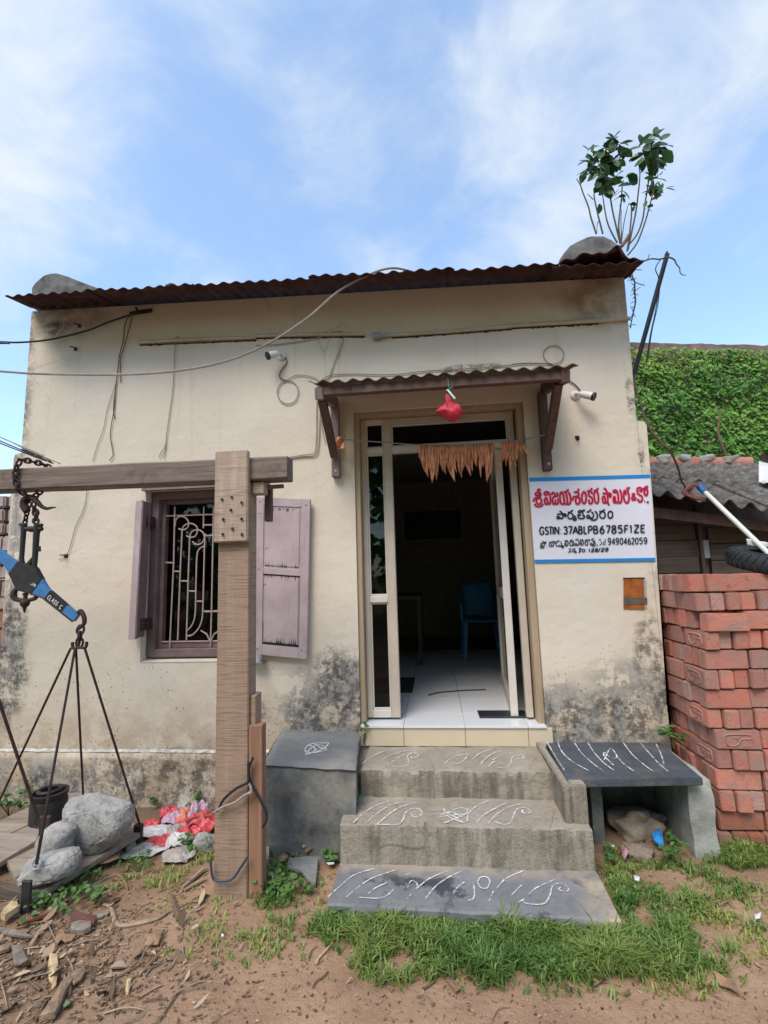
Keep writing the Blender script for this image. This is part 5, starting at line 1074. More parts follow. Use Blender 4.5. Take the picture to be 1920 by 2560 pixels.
def cable(name, label, pts, r, mat, cat='cable', group=None, sm=5, n=6):
    pts = [Vector(p) for p in pts]; mb = MB(); mb.tube(pts, r, n, smooth=sm); o = build(name, mb, mat, smooth=True, loc=pts[0]); return tag(o, label, cat, group)
cable('white_hose', 'thin cream hose winding over the grey corrugated shed roof', [on_roof(*p) for p in [(985, 560), (1100, 550), (1230, 565), (1370, 590), (1450, 530), (1390, 500), (1300, 480), (1320, 455), (1560, 430), (1659, 435)]], .0055, simple('cream_hose', (.5, .45, .33), .6), 'hose')
cable('white_hose', 'short curl of cream hose near the white sheet on the shed roof', [on_roof(*p) for p in [(1620, 345), (1560, 365), (1515, 345), (1530, 370), (1600, 410), (1645, 432)]], .005, simple('cream_hose_curl', (.52, .47, .36), .6), 'hose')
# long white pole leaning with blue tape and rope
pp0, pp1 = Y('shed', 830, 480, .44), Y('shed', 1720, 1340, -.02)
pole = thing('white_pole', 'long white plastic pole with a blue taped tip, leaning on the shed roof', 'pole', pp0)
mb = MB(); mb.tube([pp0, pp1], .0165, 12); build('pole_tube', mb, simple('pole_white', (.62, .62, .57), .45, .4, var=.12), pole, smooth=True)
for a, b in ((-.015, .03), (.036, .06)):
    d = (pp1 - pp0).normalized(); mb = MB(); mb.tube([pp0 + d * a, pp0 + d * b], .0215, 12); build('blue_tape', mb, simple('blue_tape', (.02, .13, .42), .5), pole, smooth=True)
for k in range(11):
    ph = rnd.uniform(0, 6); a = pp0 + Vector((0, -.01, 0)); L_ = rnd.uniform(.06, .16); mb = MB()
    mb.tube([a, a + Vector((-L_ * .6, rnd.uniform(-.03, .01), rnd.uniform(.0, .03))), a + Vector((-L_, rnd.uniform(-.02, .02), -.03 - rnd.uniform(0, .04))), a + Vector((-L_ * .3 + .05, .0, -.08 - rnd.uniform(0, .03)))], .0045, 5, smooth=5); build('rope_strand', mb, simple('red_rope', (.28, .12, .11), .8) if k == 0 else bpy.data.materials['red_rope'], pole, smooth=True)
mb = MB(); c_ = Y('shed', 1490, 1160, .10); mb.grid(6, 4, lambda u, v: c_ + Vector((-.05 + u * .13, -.01 + .02 * mn.noise((u * 4, v * 4, 7)), .03 - u * .03 - v * .045))); build('paper_tag', mb, M['white_plastic'], pole, smooth='all', solid=.002)
# tyre on the bricks
tyre = thing('motorbike_tyre', 'worn black motorbike tyre lying tilted on top of the brick stack', 'tyre', (1.93, -.19, 1.50))
Mt = Matrix.Translation((2.115, -.11, 1.50)) @ Matrix.Rotation(math.radians(13), 4, 'X') @ Matrix.Rotation(math.radians(5), 4, 'Y')
prof = [(.175, -.042), (.185, -.052), (.225, -.058), (.262, -.050), (.278, -.03), (.283, 0), (.278, .03), (.262, .050), (.225, .058), (.185, .052), (.175, .042), (.182, .036), (.225, .048), (.255, .04), (.268, 0), (.255, -.04), (.225, -.048), (.182, -.036), (.175, -.042)]
mb = MB(); mb.lathe(prof, 56, Mt); build('tyre_body', mb, M['rubber'], tyre, smooth='all')
for k in range(40):
    t = 2 * math.pi * k / 40
    for sg_ in (-1, 1):
        pts = [Mt @ Vector((r * math.cos(t + dt), r * math.sin(t + dt), z)) for r, z, dt in ((.2845, sg_ * .004, 0), (.280, sg_ * .03, .05), (.265, sg_ * .049, .075))]
        mb = MB(); mb.tube(pts, .0045, 4)
        if k < 40: build('tread_block', mb, M['rubber'], tyre)
for r in (.195, .24): mb = MB(); mb.tube([Mt @ Vector((r * math.cos(t), r * math.sin(t), .0555)) for t in np.linspace(0, 2 * math.pi, 49)[:-1]], .0035, 5, closed=True); build('sidewall_rib', mb, M['rubber'], tyre, smooth=True)

# ------------------------------------------------------------------ ivy wall behind
wa, wb = Vector((1.05, 2.11, 0)), Vector((9.0, 3.70, 0)); wd = (wb - wa).normalized(); wnr = Vector((wd.y, -wd.x, 0))
bw = thing('boundary_wall', 'tall old brown wall behind the shed, its face hidden by creeper', 'wall', (4, 2.8, 0))
mb = MB(); mb.grid(120, 3, lambda u, v: wa.lerp(wb, u) + Vector((0, 0, (4.17 + .02 * mn.noise((u * 40, 0, 0)) + .012 * mn.noise((u * 160, 0, 3))) if v > .9 else v * 6.2 * .66))); mb.grid(120, 1, lambda u, v: wa.lerp(wb, u) - wnr * .25 * v + Vector((0, 0, 4.17 + .02 * mn.noise((u * 40, 0, 0)) + .012 * mn.noise((u * 160, 0, 3)))))
build('wall_face', mb, M['vine_wall'], bw)
def leaf_faces(P, d, n_, L, W, fold=.25, curl=.2):
    """one leaf as 6 quads/tris: midrib raised or sunk"""
    d = d.normalized(); s_ = d.cross(n_).normalized(); n_ = s_.cross(d)
    rows = [(0, 0), (.28, .8), (.6, 1), (.85, .55), (1, 0)]; vs = []
    for t, w_ in rows:
        c = P + d * (L * t) + n_ * (-curl * L * t * t)
        if w_ == 0: vs.append(c)
        else: vs += [c + s_ * (W / 2 * w_) + n_ * (fold * W * w_ * .5), c, c - s_ * (W / 2 * w_) + n_ * (fold * W * w_ * .5)]
    return vs, [(0, 1, 2), (0, 2, 3), (1, 4, 5, 2), (2, 5, 6, 3), (4, 7, 8, 5), (5, 8, 9, 6), (7, 10, 8), (8, 10, 9)]
def attr_mesh(name, mb, cols, mat, loc=None, **k):
    o = build(name, mb, mat, loc=loc, flip=False, smooth='all', **k)
    at = o.data.attributes.new('Col', 'FLOAT', 'POINT'); at.data.foreach_set('value', np.array(cols, dtype=np.float32)); return o
mb = MB(); cols = []
r2 = random.Random(3)
for i in range(21000):
    s = r2.uniform(.4, 4.6); z = r2.uniform(2.2, 4.07 + .07 * mn.noise((s * 3, 0, 0)))
    k = .5 + .8 * mn.noise((s * 4.0, z * 4.0, 0)) + .45 * mn.noise((s * 9, z * 9, 4))
    if mn.noise((s * 2.2, z * 2.2, 9)) < -.33 and z < 3.1 and s > 2.6: continue
    P = wa + wd * s + Vector((0, 0, z)) + wnr * (.02 + .10 * max(0, k) * r2.uniform(.45, 1))
    d = Vector((r2.uniform(-.8, .8), r2.uniform(-.5, .1), r2.uniform(-1, .25))); n_ = wnr + Vector((r2.uniform(-.5, .5), r2.uniform(-.3, .3), r2.uniform(.0, 1.0)))
    L = r2.uniform(.022, .05) * (1.7 if r2.random() < .12 else 1); vs, fs = leaf_faces(P, d, n_, L, L * r2.uniform(.6, .8), .25, .3); mb.add(vs, fs)
    cols += [min(1, max(0, .25 + .35 * mn.noise((s * 1.7, z * 1.7, 5)) + r2.uniform(0, .5) + (.25 if z > 3.8 else 0)))] * len(vs)
tag(attr_mesh('creeper', mb, cols, M['vine'], loc=wa + wd * 2.5 + Vector((0, 0, 3))), 'dense green creeper covering the old wall behind the shed', 'creeper', kind='stuff')
for i, s in enumerate((2.35, 3.1, 3.3)):
    p = wa + wd * s + wnr * .12; cable('creeper_stem', ['thick bare creeper stem rising behind the shed ridge beside the building', 'bare creeper stem near the white plastic sheet', 'thin bare creeper stem at the right frame edge'][i], [p + Vector((0, 0, 2.3)), p + Vector((.03, 0, 2.7)), p + Vector((-.03, -.01, 3.0)), p + Vector((.05, .02, 3.3))], [.022, .018, .014, .006], M['twig'], 'stem')

# ------------------------------------------------------------------ iron pole, dead vine and wires at the right of the house
ip0, ip1 = Y('d', 1366, 812, .12), Y('d', 1440, 545, .12)
ip = thing('iron_pole', 'black angle iron pole leaning outward from the right corner of the building', 'pole', ip0)
mb = MB(); mb.bar(ip0 + (ip0 - ip1) * .12, ip1, .028, .01); mb.bar(ip0 + (ip0 - ip1) * .12 + Vector((.012, .012, 0)), ip1 + Vector((.012, .012, 0)), .008, .03); build('angle_bar', mb, M['iron_dark'], ip)
cable('pole_wire', 'black wire looping down beside the leaning iron pole', [Y('pl', *p, .12) for p in [(1310, 1800), (1255, 1880), (1240, 1950), (1275, 2040)]] + [Y(3, *p, .14) for p in [(950, 230), (925, 380), (895, 520), (870, 700)]], .0035, M['cable'])
cable('pole_wire', 'second thin black wire hanging nearest the ivy from the iron pole', [Y(3, *p, .15) for p in [(958, 200), (945, 320), (910, 470), (890, 600), (880, 690)]], .003, M['cable'])
cable('dead_vine', 'bare twisted vine arching over the top of the iron pole', [Y('pl', *p, .05) for p in [(840, 1960), (940, 1890), (1060, 1840), (1180, 1800), (1290, 1805), (1400, 1780), (1480, 1810), (1510, 1870), (1550, 1920), (1555, 1970), (1580, 2005), (1630, 2010)]], [.006, .005, .006, .004, .003], M['stem'], 'vine')
cable('dead_vine', 'short forked dead twig near the tip of the right roof corner', [Y('pl', *p, .05) for p in [(1060, 1840), (1130, 1810), (1160, 1740)]], .003, M['stem'], 'vine')
dv = thing('hanging_vine', 'dry thorny vine hanging down the right edge of the building', 'vine', Y(3, 740, 120, .03))
main = [Y(3, *p, .02) for p in [(740, 110), (790, 150), (795, 240), (800, 300), (785, 370), (775, 420), (765, 470)]]; mb = MB(); mb.tube(main, [.004, .006, .005, .003], 5, smooth=4); build('vine_stem', mb, M['stem'], dv, smooth=True)
fine = catmull(main, 8)
for k in range(34):
    p = r2.choice(fine); d = Vector((r2.uniform(-1, 1), r2.uniform(-.5, .5), r2.uniform(-.6, .6))).normalized() * r2.uniform(.012, .05); mb = MB(); mb.tube([p, p + d * .6 + Vector((0, 0, .004)), p + d], [.003, .0025, .001], 4); build('thorn_twig', mb, M['stem'], dv)
for k, q in enumerate([[(740, 110), (800, 170), (860, 190)], [(730, 90), (790, 60), (850, 25)], [(735, 105), (770, 90), (840, 90)]]):
    cable('dead_twig', ['dead twig reaching right from the hanging vine', 'dead twig pointing up from the torn roof corner', 'small level dead twig under the torn roof corner'][k], [Y(3, *p, .0) for p in q], .003, M['stem'], 'twig')
cable('brown_cable', 'brown cable drooping from the building corner to the rope on the white pole', [Y(3, *p, .05) for p in [(795, 770), (800, 860), (830, 950), (880, 1100), (950, 1190), (1020, 1260)]] + [Y(3, 1075, 1370, .25), Y(3, 1100, 1460, .38), Y(3, 1150, 1530, .44)], .007, M['cable_brown'])

# ------------------------------------------------------------------ neighbour wall at the left edge
nb = thing('neighbour_wall', 'rough pale block wall just visible at the left edge of the building', 'wall', (-3.5, .5, 0))
nm_ = simple('pale_block', (.36, .29, .27), .9, .1, var=.35, sc=9, bump=.5); nm2 = simple('tile_pile', (.34, .15, .12), .9, .1, var=.4, sc=12, bump=.4)
z = 0.0
while z < 2.22:
    h = rnd.uniform(.09, .15)
    for k in range(8):
        x1 = -3.2 - k * .33; mb = MB(); mb.box((x1 - .32 + rnd.uniform(-.01, .01), .30 + rnd.uniform(-.012, .012), z + .004), (x1 + rnd.uniform(-.006, 0), .55, z + h - .004), jit=.006); build('block', mb, nm_ if z > 1.25 else nm2, nb, bevel=.012, seg=2)
    z += h

# ------------------------------------------------------------------ fixtures on the facade
def cctv(c, base, back, front, label, r=.026):
    b = Y(c, *base, -.004); t = thing('security_camera', label, 'camera', b)
    mb = MB(); mb.lathe([(0, .014), (.022, .013), (.032, .006), (.034, 0)], 16, Matrix.Translation(b) @ Matrix.Rotation(math.radians(90), 4, 'X')); build('mount_plate', mb, M['white_plastic'], t, smooth=True)
    p0, p1 = Y(c, *back, -.07), Y(c, *front, -.115); mb = MB(); mb.tube([b + Vector((0, -.01, 0)), b + Vector((0, -.04, 0)), p0.lerp(p1, .18)], [.013, .011, .012], 9, smooth=3); build('mount_arm', mb, M['white_plastic'], t, smooth=True)
    d = (p1 - p0).normalized(); mb = MB(); mb.tube([p0, p0 + d * .004, p0.lerp(p1, .35), p1], [r * .55, r * .8, r * .95, r * 1.05], 14); body = build('camera_body', mb, M['white_plastic'], t, smooth=True)
    mb = MB(); mb.tube([p1 - d * .002, p1 + d * .012, p1 + d * .013], [r * 1.1, r * 1.1, r * .8], 14); build('lens_hood', mb, M['black'], t, smooth=True)
    return b
cctv('cctv', (300, 142), (255, 108), (142, 135), 'white bullet camera facing left on the wall above the window shutter')
cctv(3, (410, 903), (440, 893), (525, 910), 'white bullet camera facing right on the wall beside the door canopy')
YC = -.010
W_ = lambda c, L, y=YC: [Y(c, *p, y) for p in L]
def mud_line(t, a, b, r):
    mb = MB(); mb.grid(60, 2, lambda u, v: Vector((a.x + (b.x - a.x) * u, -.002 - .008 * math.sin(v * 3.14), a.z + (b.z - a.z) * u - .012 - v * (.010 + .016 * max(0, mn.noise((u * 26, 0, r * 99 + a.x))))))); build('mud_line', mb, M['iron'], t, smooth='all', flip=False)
def pipe(nm, label, c, L, r):
    pts = W_(c, L, -.014); t = thing(nm, label, 'pipe', pts[0]); mb = MB(); mb.tube(pts, r, 9); build('conduit', mb, M['pvc'], t, smooth=True)
    n = len(pts)
    for k in range(4):
        q = pts[0].lerp(pts[-1], (k + .5) / 4); mb = MB(); mb.box((q.x - .008, -.028, q.z - .016), (q.x + .008, -.001, q.z + .014)); build('clip', mb, M['pvc'], t, bevel=.002)
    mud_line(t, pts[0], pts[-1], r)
    return t
t = pipe('conduit_pipe', 'pale conduit pipe crossing the wall above the window', 1, [(900, 560), (1280, 540), (1659, 527)], .0115)
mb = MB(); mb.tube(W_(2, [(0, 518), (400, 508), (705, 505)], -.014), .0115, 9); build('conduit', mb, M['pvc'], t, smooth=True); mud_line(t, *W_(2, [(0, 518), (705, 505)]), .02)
t = pipe('conduit_pipe', 'pale conduit pipe running right from a grey joint to the building corner', 2, [(880, 513), (1280, 488), (1659, 455)], .0125)
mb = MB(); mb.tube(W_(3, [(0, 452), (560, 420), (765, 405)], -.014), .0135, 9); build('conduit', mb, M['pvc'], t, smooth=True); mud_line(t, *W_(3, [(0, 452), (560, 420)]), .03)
mb = MB(); q = Y(2, 785, 520, -.02); mb.tube([q + Vector((-.03, 0, 0)), q + Vector((.03, 0, 0))], .028, 12); mb.tube([q, q + Vector((.10, .004, .003))], .014, 9); build('pipe_joint', mb, M['gi'], t, smooth=True)
# wires
cable('service_cable', 'thick grey cable sagging across the facade and up over the roof edge', [Y('d', *p, -.40) for p in [(-2200, 640), (-900, 740), (-60, 798), (0, 802), (100, 808), (300, 808), (450, 790)]] + [Y('d', 560, 752, -.38), Y('d', 660, 690, -.36), Y('d', 730, 630, -.34), Y('d', 800, 592, -.32), Y('d', 850, 579, -.31), Y('d', 900, 590, -.2)], .0075, M['cable_grey'])
cable('service_cable', 'black cable entering from the upper left to a hook under the eave', [Y('d', -2000, 560, -.25), Y('d', -800, 690, -.25), Y('d', -60, 738, -.25)] + [Y(1, *p, -.15) for p in [(0, 556), (120, 560), (320, 542), (560, 485), (700, 430), (830, 385), (870, 365)]], .007, M['cable'])
hookb = thing('eave_hook', 'dark iron bracket bolted under the eave near the left end', 'bracket', Y(1, 890, 355, -.02)); mb = MB(); mb.bar(Y(1, 840, 375, -.09), Y(1, 985, 352, -.01), .03, .018); mb.bar(Y(1, 880, 330, -.03), Y(1, 900, 375, -.03), .012, .012); build('bracket_arm', mb, M['iron_dark'], hookb)
WIRES = [('d', [(0, 0)], '')]
for nm, lab, c, L, r, m in [
    ('hanging_wire', 'brown wire bundle strand hanging longest from the eave bracket', 1, [(845, 380), (810, 440), (800, 540), (775, 640), (765, 720), (750, 850), (735, 990), (745, 1055)], .0032, 'cable_brown'),
    ('hanging_wire', 'brown wire kinked outward halfway below the eave bracket', 1, [(855, 385), (840, 460), (800, 600), (780, 670), (782, 820)], .003, 'cable_brown'),
    ('hanging_wire', 'wavy lower brown wire end reaching the wooden beam', 1, [(750, 850), (738, 1000), (722, 1090), (715, 1170), (728, 1250), (732, 1290), (710, 1325)], .003, 'cable_brown'),
    ('hanging_wire', 'thin dark wire slanting left behind the wooden beam', 1, [(760, 780), (740, 860), (695, 990), (670, 1120), (630, 1230), (600, 1330)], .0024, 'cable_grey'),
    ('hanging_wire', 'grey wire hanging from the left conduit down to the window head', 1, [(1160, 525), (1138, 540), (1130, 680), (1120, 860), (1100, 1010), (1080, 1150), (1075, 1220), (1060, 1310)], .0032, 'cable_grey'),
    ('hanging_wire', 'short forked grey wire tail beside the window wire', 1, [(1078, 1160), (1070, 1230), (1045, 1270), (1030, 1305)], .0026, 'cable_grey'),
    ('hanging_wire', 'thin wire under the beam ending at a nail on the wall', 4, [(565, 60), (545, 180), (490, 300), (455, 430), (430, 485), (380, 515)], .0026, 'cable_grey'),
    ('loop_wire', 'grey wire slack below the left conduit pipe', 2, [(0, 580), (120, 575), (280, 555), (400, 530), (480, 505), (520, 490), (560, 490)], .0035, 'cable_grey'),
    ('loop_wire', 'grey wire dropping from the conduit to the canopy corner', 2, [(572, 520), (545, 600), (510, 690), (480, 770), (455, 815)], .0035, 'cable_grey'),
    ('loop_wire', 'grey wire lying along the wall above the canopy', 2, [(410, 820), (450, 785), (510, 768), (640, 765), (880, 768), (1100, 745), (1400, 728), (1659, 705)], .0033, 'cable_grey'),
    ('loop_wire', 'grey wire at the right end above the canopy', 3, [(0, 702), (100, 695), (200, 697), (260, 705), (310, 740)], .0036, 'cable_brown'),
    ('loop_wire', 'thin grey wire arching from the left camera coil to the canopy', 2, [(210, 795), (260, 773), (330, 775), (380, 790), (415, 815)], .003, 'cable_grey'),
    ('camera_wire', 'brown lead of the left camera curling down the wall', 2, [(190, 655), (200, 690), (165, 740), (152, 775), (170, 800), (220, 808)], .0042, 'cable_brown'),
    ('camera_wire', 'brown lead joining the right camera to the canopy', 3, [(365, 805), (410, 835), (440, 870), (445, 885)], .0042, 'cable_brown'),
    ('pair_wire', 'grey wire running down beside the canopy bracket to the beam end, left strand', 2, [(395, 930), (393, 1060), (390, 1200), (375, 1275), (300, 1290), (210, 1305)], .0036, 'cable_grey'),
    ('pair_wire', 'grey wire running down beside the canopy bracket to the beam end, right strand', 2, [(420, 960), (412, 1100), (405, 1230), (385, 1290), (300, 1298), (210, 1312)], .0036, 'cable_grey'),
    ('pair_wire', 'short loose grey wire hanging beside the left canopy brace', 2, [(425, 1060), (430, 1130), (450, 1215)], .0026, 'cable_grey')]:
    cable(nm, lab, W_(c, L), r, M[m], 'wire')
cable('wire_coil', 'round coil of grey wire hanging under the left camera', [Y(2, 206 + 68 * math.cos(t), 882 + 76 * math.sin(t), YC) for t in np.linspace(0, 6.28, 22)], .0038, M['cable_grey'], 'wire', sm=2)
cable('wire_coil', 'round coil of pale wire on the wall above the right canopy end', [Y(3, 269 + 66 * math.cos(t), 639 + 60 * math.sin(t), YC) for t in np.linspace(0, 6.28, 22)], .0036, M['cable_grey'], 'wire', sm=2)
for k, L in enumerate([[(-3000, -100), (-20, 1165), (90, 1215), (220, 1275), (390, 1345)], [(-3000, -60), (-20, 1190), (150, 1262), (280, 1300), (345, 1345)], [(-3000, 10), (-20, 1205), (130, 1252), (200, 1270), (330, 1340)]]):
    cable('line_wire', ['topmost of the three grey wires crossing the left corner above the beam', 'middle of the three dark wires crossing the left corner above the beam', 'lowest of the three dark wires crossing the left corner above the beam'][k], [Y(1, *p, -.3) for p in L], .0045, M['cable_grey'] if k == 0 else M['cable'], 'wire')
for c, u, v, lab in ((1, 515, 455, 'small rusty nail stub high on the left wall'), (1, 490, 603, 'rusty wall anchor with a bent hook on the left wall'), (4, 428, 490, 'rusty nail in the wall left of the window'), (3, 422, 1180, 'rusty nail mark on the wall above the sign')):
    q = Y(c, u, v, -.001); t = thing('wall_anchor', lab, 'nail', q); mb = MB(); mb.tube([q, q + Vector((.004, -.03, .002)), q + Vector((-.02, -.035, .004))], .005, 6); mb.box(q + Vector((-.012, -.004, -.014)), q + Vector((.014, 0, .012)), jit=.004); build('anchor_pin', mb, M['iron'], t)
# rusty plate
rp_ = thing('rusty_plate', 'rusty orange metal number plate nailed to the wall below the sign', 'plate', Y(8, 795, 890, -.004))
def pquad(nm, pts, mat, y0, y1):
    mb = MB(); a = [Y(8, *p, -.001) for p in pts]; mb.prism([Vector((p.x, y0, p.z)) for p in a], (0, y1 - y0, 0)); return build(nm, mb, mat, rp_)
pr = NM('plate_rust', .7, .3); pr.col(pr.ramp(pr.noise(16, 6, .7), (.3, (.16, .045, .015)), (.6, (.36, .11, .02)), (.8, (.25, .09, .05)))); pr.bump(pr.noise(40, 4), .2, .004)
pquad('plate_sheet', [(722, 795), (850, 795), (858, 985), (852, 995), (722, 990)], pr.m, -.006, -.001); pquad('plate_band', [(722, 915), (873, 918), (873, 962), (722, 962)], simple('plate_grey', (.11, .085, .075), .8, var=.4, sc=30), -.008, -.0062); pquad('plate_edge', [(852, 800), (868, 802), (872, 990), (858, 988)], simple('plate_pale', (.34, .32, .27), .8, var=.3, sc=30), -.005, -.001)
mb = MB(); mb.tube(W_(8, [(720, 792), (860, 790)], -.006), .004, 5); build('plate_rim', mb, M['iron'], rp_)

# dried leaf garland over the door
gy = -.09
g0, g1 = Y(2, 520, 1178, gy), Y(3, 230, 1155, gy)
gar = thing('leaf_garland', 'dried orange brown mango leaf garland strung across the top of the door', 'garland', g0)
ga = [Y(2, 515, 1180, gy), Y(2, 590, 1190, gy), Y(2, 860, 1210, gy), Y(2, 1060, 1224, gy), Y('dT', 980, 372, gy), Y('dT', 1300, 348, gy), Y('dT', 1500, 328, gy), g1]
mb = MB(); mb.tube(ga, .0045, 6, smooth=4); build('garland_string', mb, M['cable_grey'], gar, smooth=True)
gline = catmull(ga, 12)
def string_z(x): 
    b = min(gline, key=lambda p: abs(p.x - x)); return b
def dleaf(u0, v0, u1, v1, wpx, seed, y=gy):
    a, b = Y('dT', u0, v0, y), Y('dT', u1, v1, y); d = b - a; L = d.length; d.normalize(); wd_ = wpx * .72 * 500 / 1659 * 3.2 / 1180; s_ = Vector((0, -1, 0)).cross(d).normalized(); mb = MB()
    ph = seed * 3.7
    def fn(u, v):
        prof = math.sin(math.pi * min(1, .16 + v * .84)) ** .75 if v < 1 else .02
        prof = max(.05, (.45 + .75 * math.sin(math.pi * (v * .8 + .1))) * (1 - v ** 4))
        x = (u - .5) * wd_ * prof; bend = .14 * L * math.sin(v * 2.6 + ph) * v
        return a + d * (L * v) + s_ * (x + bend * .5) + Vector((0, -1, 0)) * (.012 * math.sin(u * 9 + v * 5 + ph) + .02 * mn.noise((u * 2.5, v * 4 + ph, ph)) - .006 + bend * .3)
    mb.grid(6, 9, fn); build('dry_leaf', mb, M['toran'], gar, smooth='all', solid=.0015, flip=False)
for k, a in enumerate([(640, 372, 650, 560, 62), (655, 375, 700, 640, 66), (690, 372, 745, 685, 80), (715, 372, 735, 600, 62), (745, 372, 790, 660, 56), (775, 376, 810, 590, 50), (800, 374, 850, 610, 56), (835, 375, 850, 540, 50), (870, 372, 905, 680, 78), (905, 372, 880, 590, 60), (925, 370, 950, 560, 52), (950, 370, 990, 640, 60), (985, 368, 975, 600, 46), (1010, 366, 1045, 630, 58), (1040, 366, 1040, 540, 44), (1075, 364, 1085, 550, 52), (1095, 362, 1070, 500, 36), (1120, 362, 1150, 560, 56), (1155, 360, 1135, 640, 42), (1180, 360, 1200, 680, 66), (1215, 358, 1205, 620, 62), (1240, 356, 1235, 470, 42),
                        (1310, 348, 1345, 470, 52), (1345, 344, 1295, 590, 40), (1370, 342, 1380, 580, 36), (1405, 340, 1415, 560, 32), (1440, 336, 1450, 420, 50), (1470, 334, 1545, 520, 32), (1490, 332, 1490, 440, 30), (1325, 348, 1320, 500, 44), (1390, 342, 1400, 500, 44), (1425, 338, 1440, 520, 40), (1455, 336, 1470, 450, 44), (1350, 344, 1360, 540, 36), (730, 372, 700, 590, 50), (890, 372, 935, 600, 50), (960, 370, 955, 520, 46), (1060, 366, 1050, 590, 44), (1110, 362, 1120, 480, 44), (1165, 360, 1180, 560, 50), (665, 372, 620, 480, 36), (860, 372, 820, 520, 40), (1010, 368, 1000, 480, 40)]): dleaf(*a, k, gy - .003 * (k % 4) + (.006 if k % 3 else 0))
dl = thing('garland_knot', 'crumpled dried leaf tied to the left canopy bracket', 'leaf', Y(2, 560, 1205, -.085)); mb = MB(); mb.grid(7, 8, lambda u, v: Y(2, 530 + 55 * u - 12 * math.sin(v * 3), 1172 + 80 * v, -.085 - .02 * math.sin(u * 5 + v * 4))); build('leaf_blade', mb, M['toran'], dl, smooth='all', solid=.0015, flip=False)

# red bag hanging from the canopy
bc = Y(2, 1255, 1000, Yf - .005); bag = thing('red_bag', 'small red plastic bag tied up and hanging below the door canopy', 'bag', bc)
prof_l = [(1225, 900), (1240, 880), (1268, 885), (1275, 930), (1310, 965), (1342, 1005), (1335, 1040), (1290, 1068), (1245, 1062), (1190, 1030), (1163, 1010), (1185, 985), (1225, 950)]
P = catmull([Y(2, *p, bc.y) for p in prof_l], 3, True); cen = Y(2, 1258, 1005, bc.y); mb = MB(); n_ = len(P); K = 10
for j in range(K + 1):
    a = -math.pi / 2 + math.pi * j / K; s_ = max(.03, math.cos(a) ** .7)
    for i, p in enumerate(P):
        q = cen + (p - cen) * s_; q.y += math.sin(a) * .042 * (1 if p.z < cen.z + .03 else .35); k = q * 26; mb.v.append(tuple(q + Vector((mn.noise(k), mn.noise(k + Vector((5, 0, 0))), mn.noise(k + Vector((0, 5, 0))))) * .006 + Vector((0, -.006 * math.sin((q.x - cen.x) * 120 + (q.z - cen.z) * 60), 0))))
for j in range(K):
    for i in range(n_): mb.f.append((j * n_ + i, j * n_ + (i + 1) % n_, (j + 1) * n_ + (i + 1) % n_, (j + 1) * n_ + i))
mb.f.append(tuple(reversed(range(n_)))); mb.f.append(tuple(range(K * n_, K * n_ + n_))); build('bag_body', mb, M['red_plastic'], bag, smooth='all')
tealm = simple('teal_ribbon', (.03, .17, .14), .4, .4)
mb = MB(); mb.tube([Y(2, 1243, 790, Yf - .028), Y(2, 1250, 850, Yf - .03), Y(2, 1248, 905, bc.y)], .004, 5); mb.tube([Y(2, 1232, 872, bc.y - .01), Y(2, 1262, 858, bc.y - .015), Y(2, 1278, 845, bc.y - .01)], .005, 5); build('bag_string', mb, tealm, bag)
mb = MB(); mb.bar(Y(2, 1240, 865, bc.y - .02), Y(2, 1290, 925, bc.y - .03), .011, .003, (0, 1, 0)); build('ribbon_end', mb, simple('mint_ribbon', (.35, .55, .5), .4, .4), bag)
wl = thing('white_cup', 'small white plastic cup on the wall ledge under the right shutter', 'cup', Y('win', 1110, 1600, -.05)); mb = MB(); q = Y('win', 1112, 1640, -.055); mb.lathe([(0, 0), (.03, 0), (.035, .05), (.037, .055), (.03, .055), (.027, .01)], 14, Matrix.Translation(q)); build('cup_body', mb, M['white_plastic'], wl, smooth=True)
mb = MB(); mb.box((q.x - .05, -.09, q.z - .012), (q.x + .05, -.001, q.z)); build('ledge_peg', mb, M['brown2'], wl)

# ------------------------------------------------------------------ inside the room
chm = simple('blue_plastic', (.02, .17, .36), .4, .4)
ch = thing('plastic_chair', 'blue plastic chair inside the dark room, seen through the open door', 'chair', (.55, 2.5, .52))
x0, x1, y0, y1 = .30, .74, 2.28, 2.72
for a, b in (((x0, y0), (.34, 2.32)), ((x1, y0), (.70, 2.32)), ((x0, y1), (.34, 2.70)), ((x1, y1), (.70, 2.70))): mb = MB(); mb.bar((*a, .522), (*b, .95), .05, .04, (0, 1, 0)); build('leg', mb, chm, ch, bevel=.006)
mb = MB(); mb.grid(8, 8, lambda u, v: (.31 + u * .42, 2.28 + v * .43, .96 - .02 * math.sin(u * 3.14))); build('seat', mb, chm, ch, smooth='all', solid=.02)
mb = MB(); mb.grid(8, 8, lambda u, v: (.33 + u * .38, 2.72 + v * .09 - .03 * math.sin(u * 3.14), .95 + v * .42)); build('backrest', mb, chm, ch, smooth='all', solid=.015)
for xx in (.29, .75): mb = MB(); mb.tube([(xx, 2.27, .95), (xx, 2.27, 1.15), (xx, 2.32, 1.17), (xx, 2.74, 1.19)], .02, 7); build('armrest', mb, chm, ch, smooth=True)
mb = MB(); mb.box((-.44, 4.44, 2.06), (.46, 4.498, 2.50)); tag(build('wall_screen', mb, M['black'], bevel=.01, loc=(0, 4.47, 2.3)), 'black flat screen on the far wall of the dark room', 'screen')
mb = MB(); mb.box((-.80, .83, .522), (-.22, 1.42, .53), jit=.006); tag(build('floor_mat', mb, simple('mat_dark', (.035, .033, .032), .95), bevel=.003, loc=(-.5, 1.1, .52)), 'dark floor mat on the white tiles at the left inside the door', 'mat')
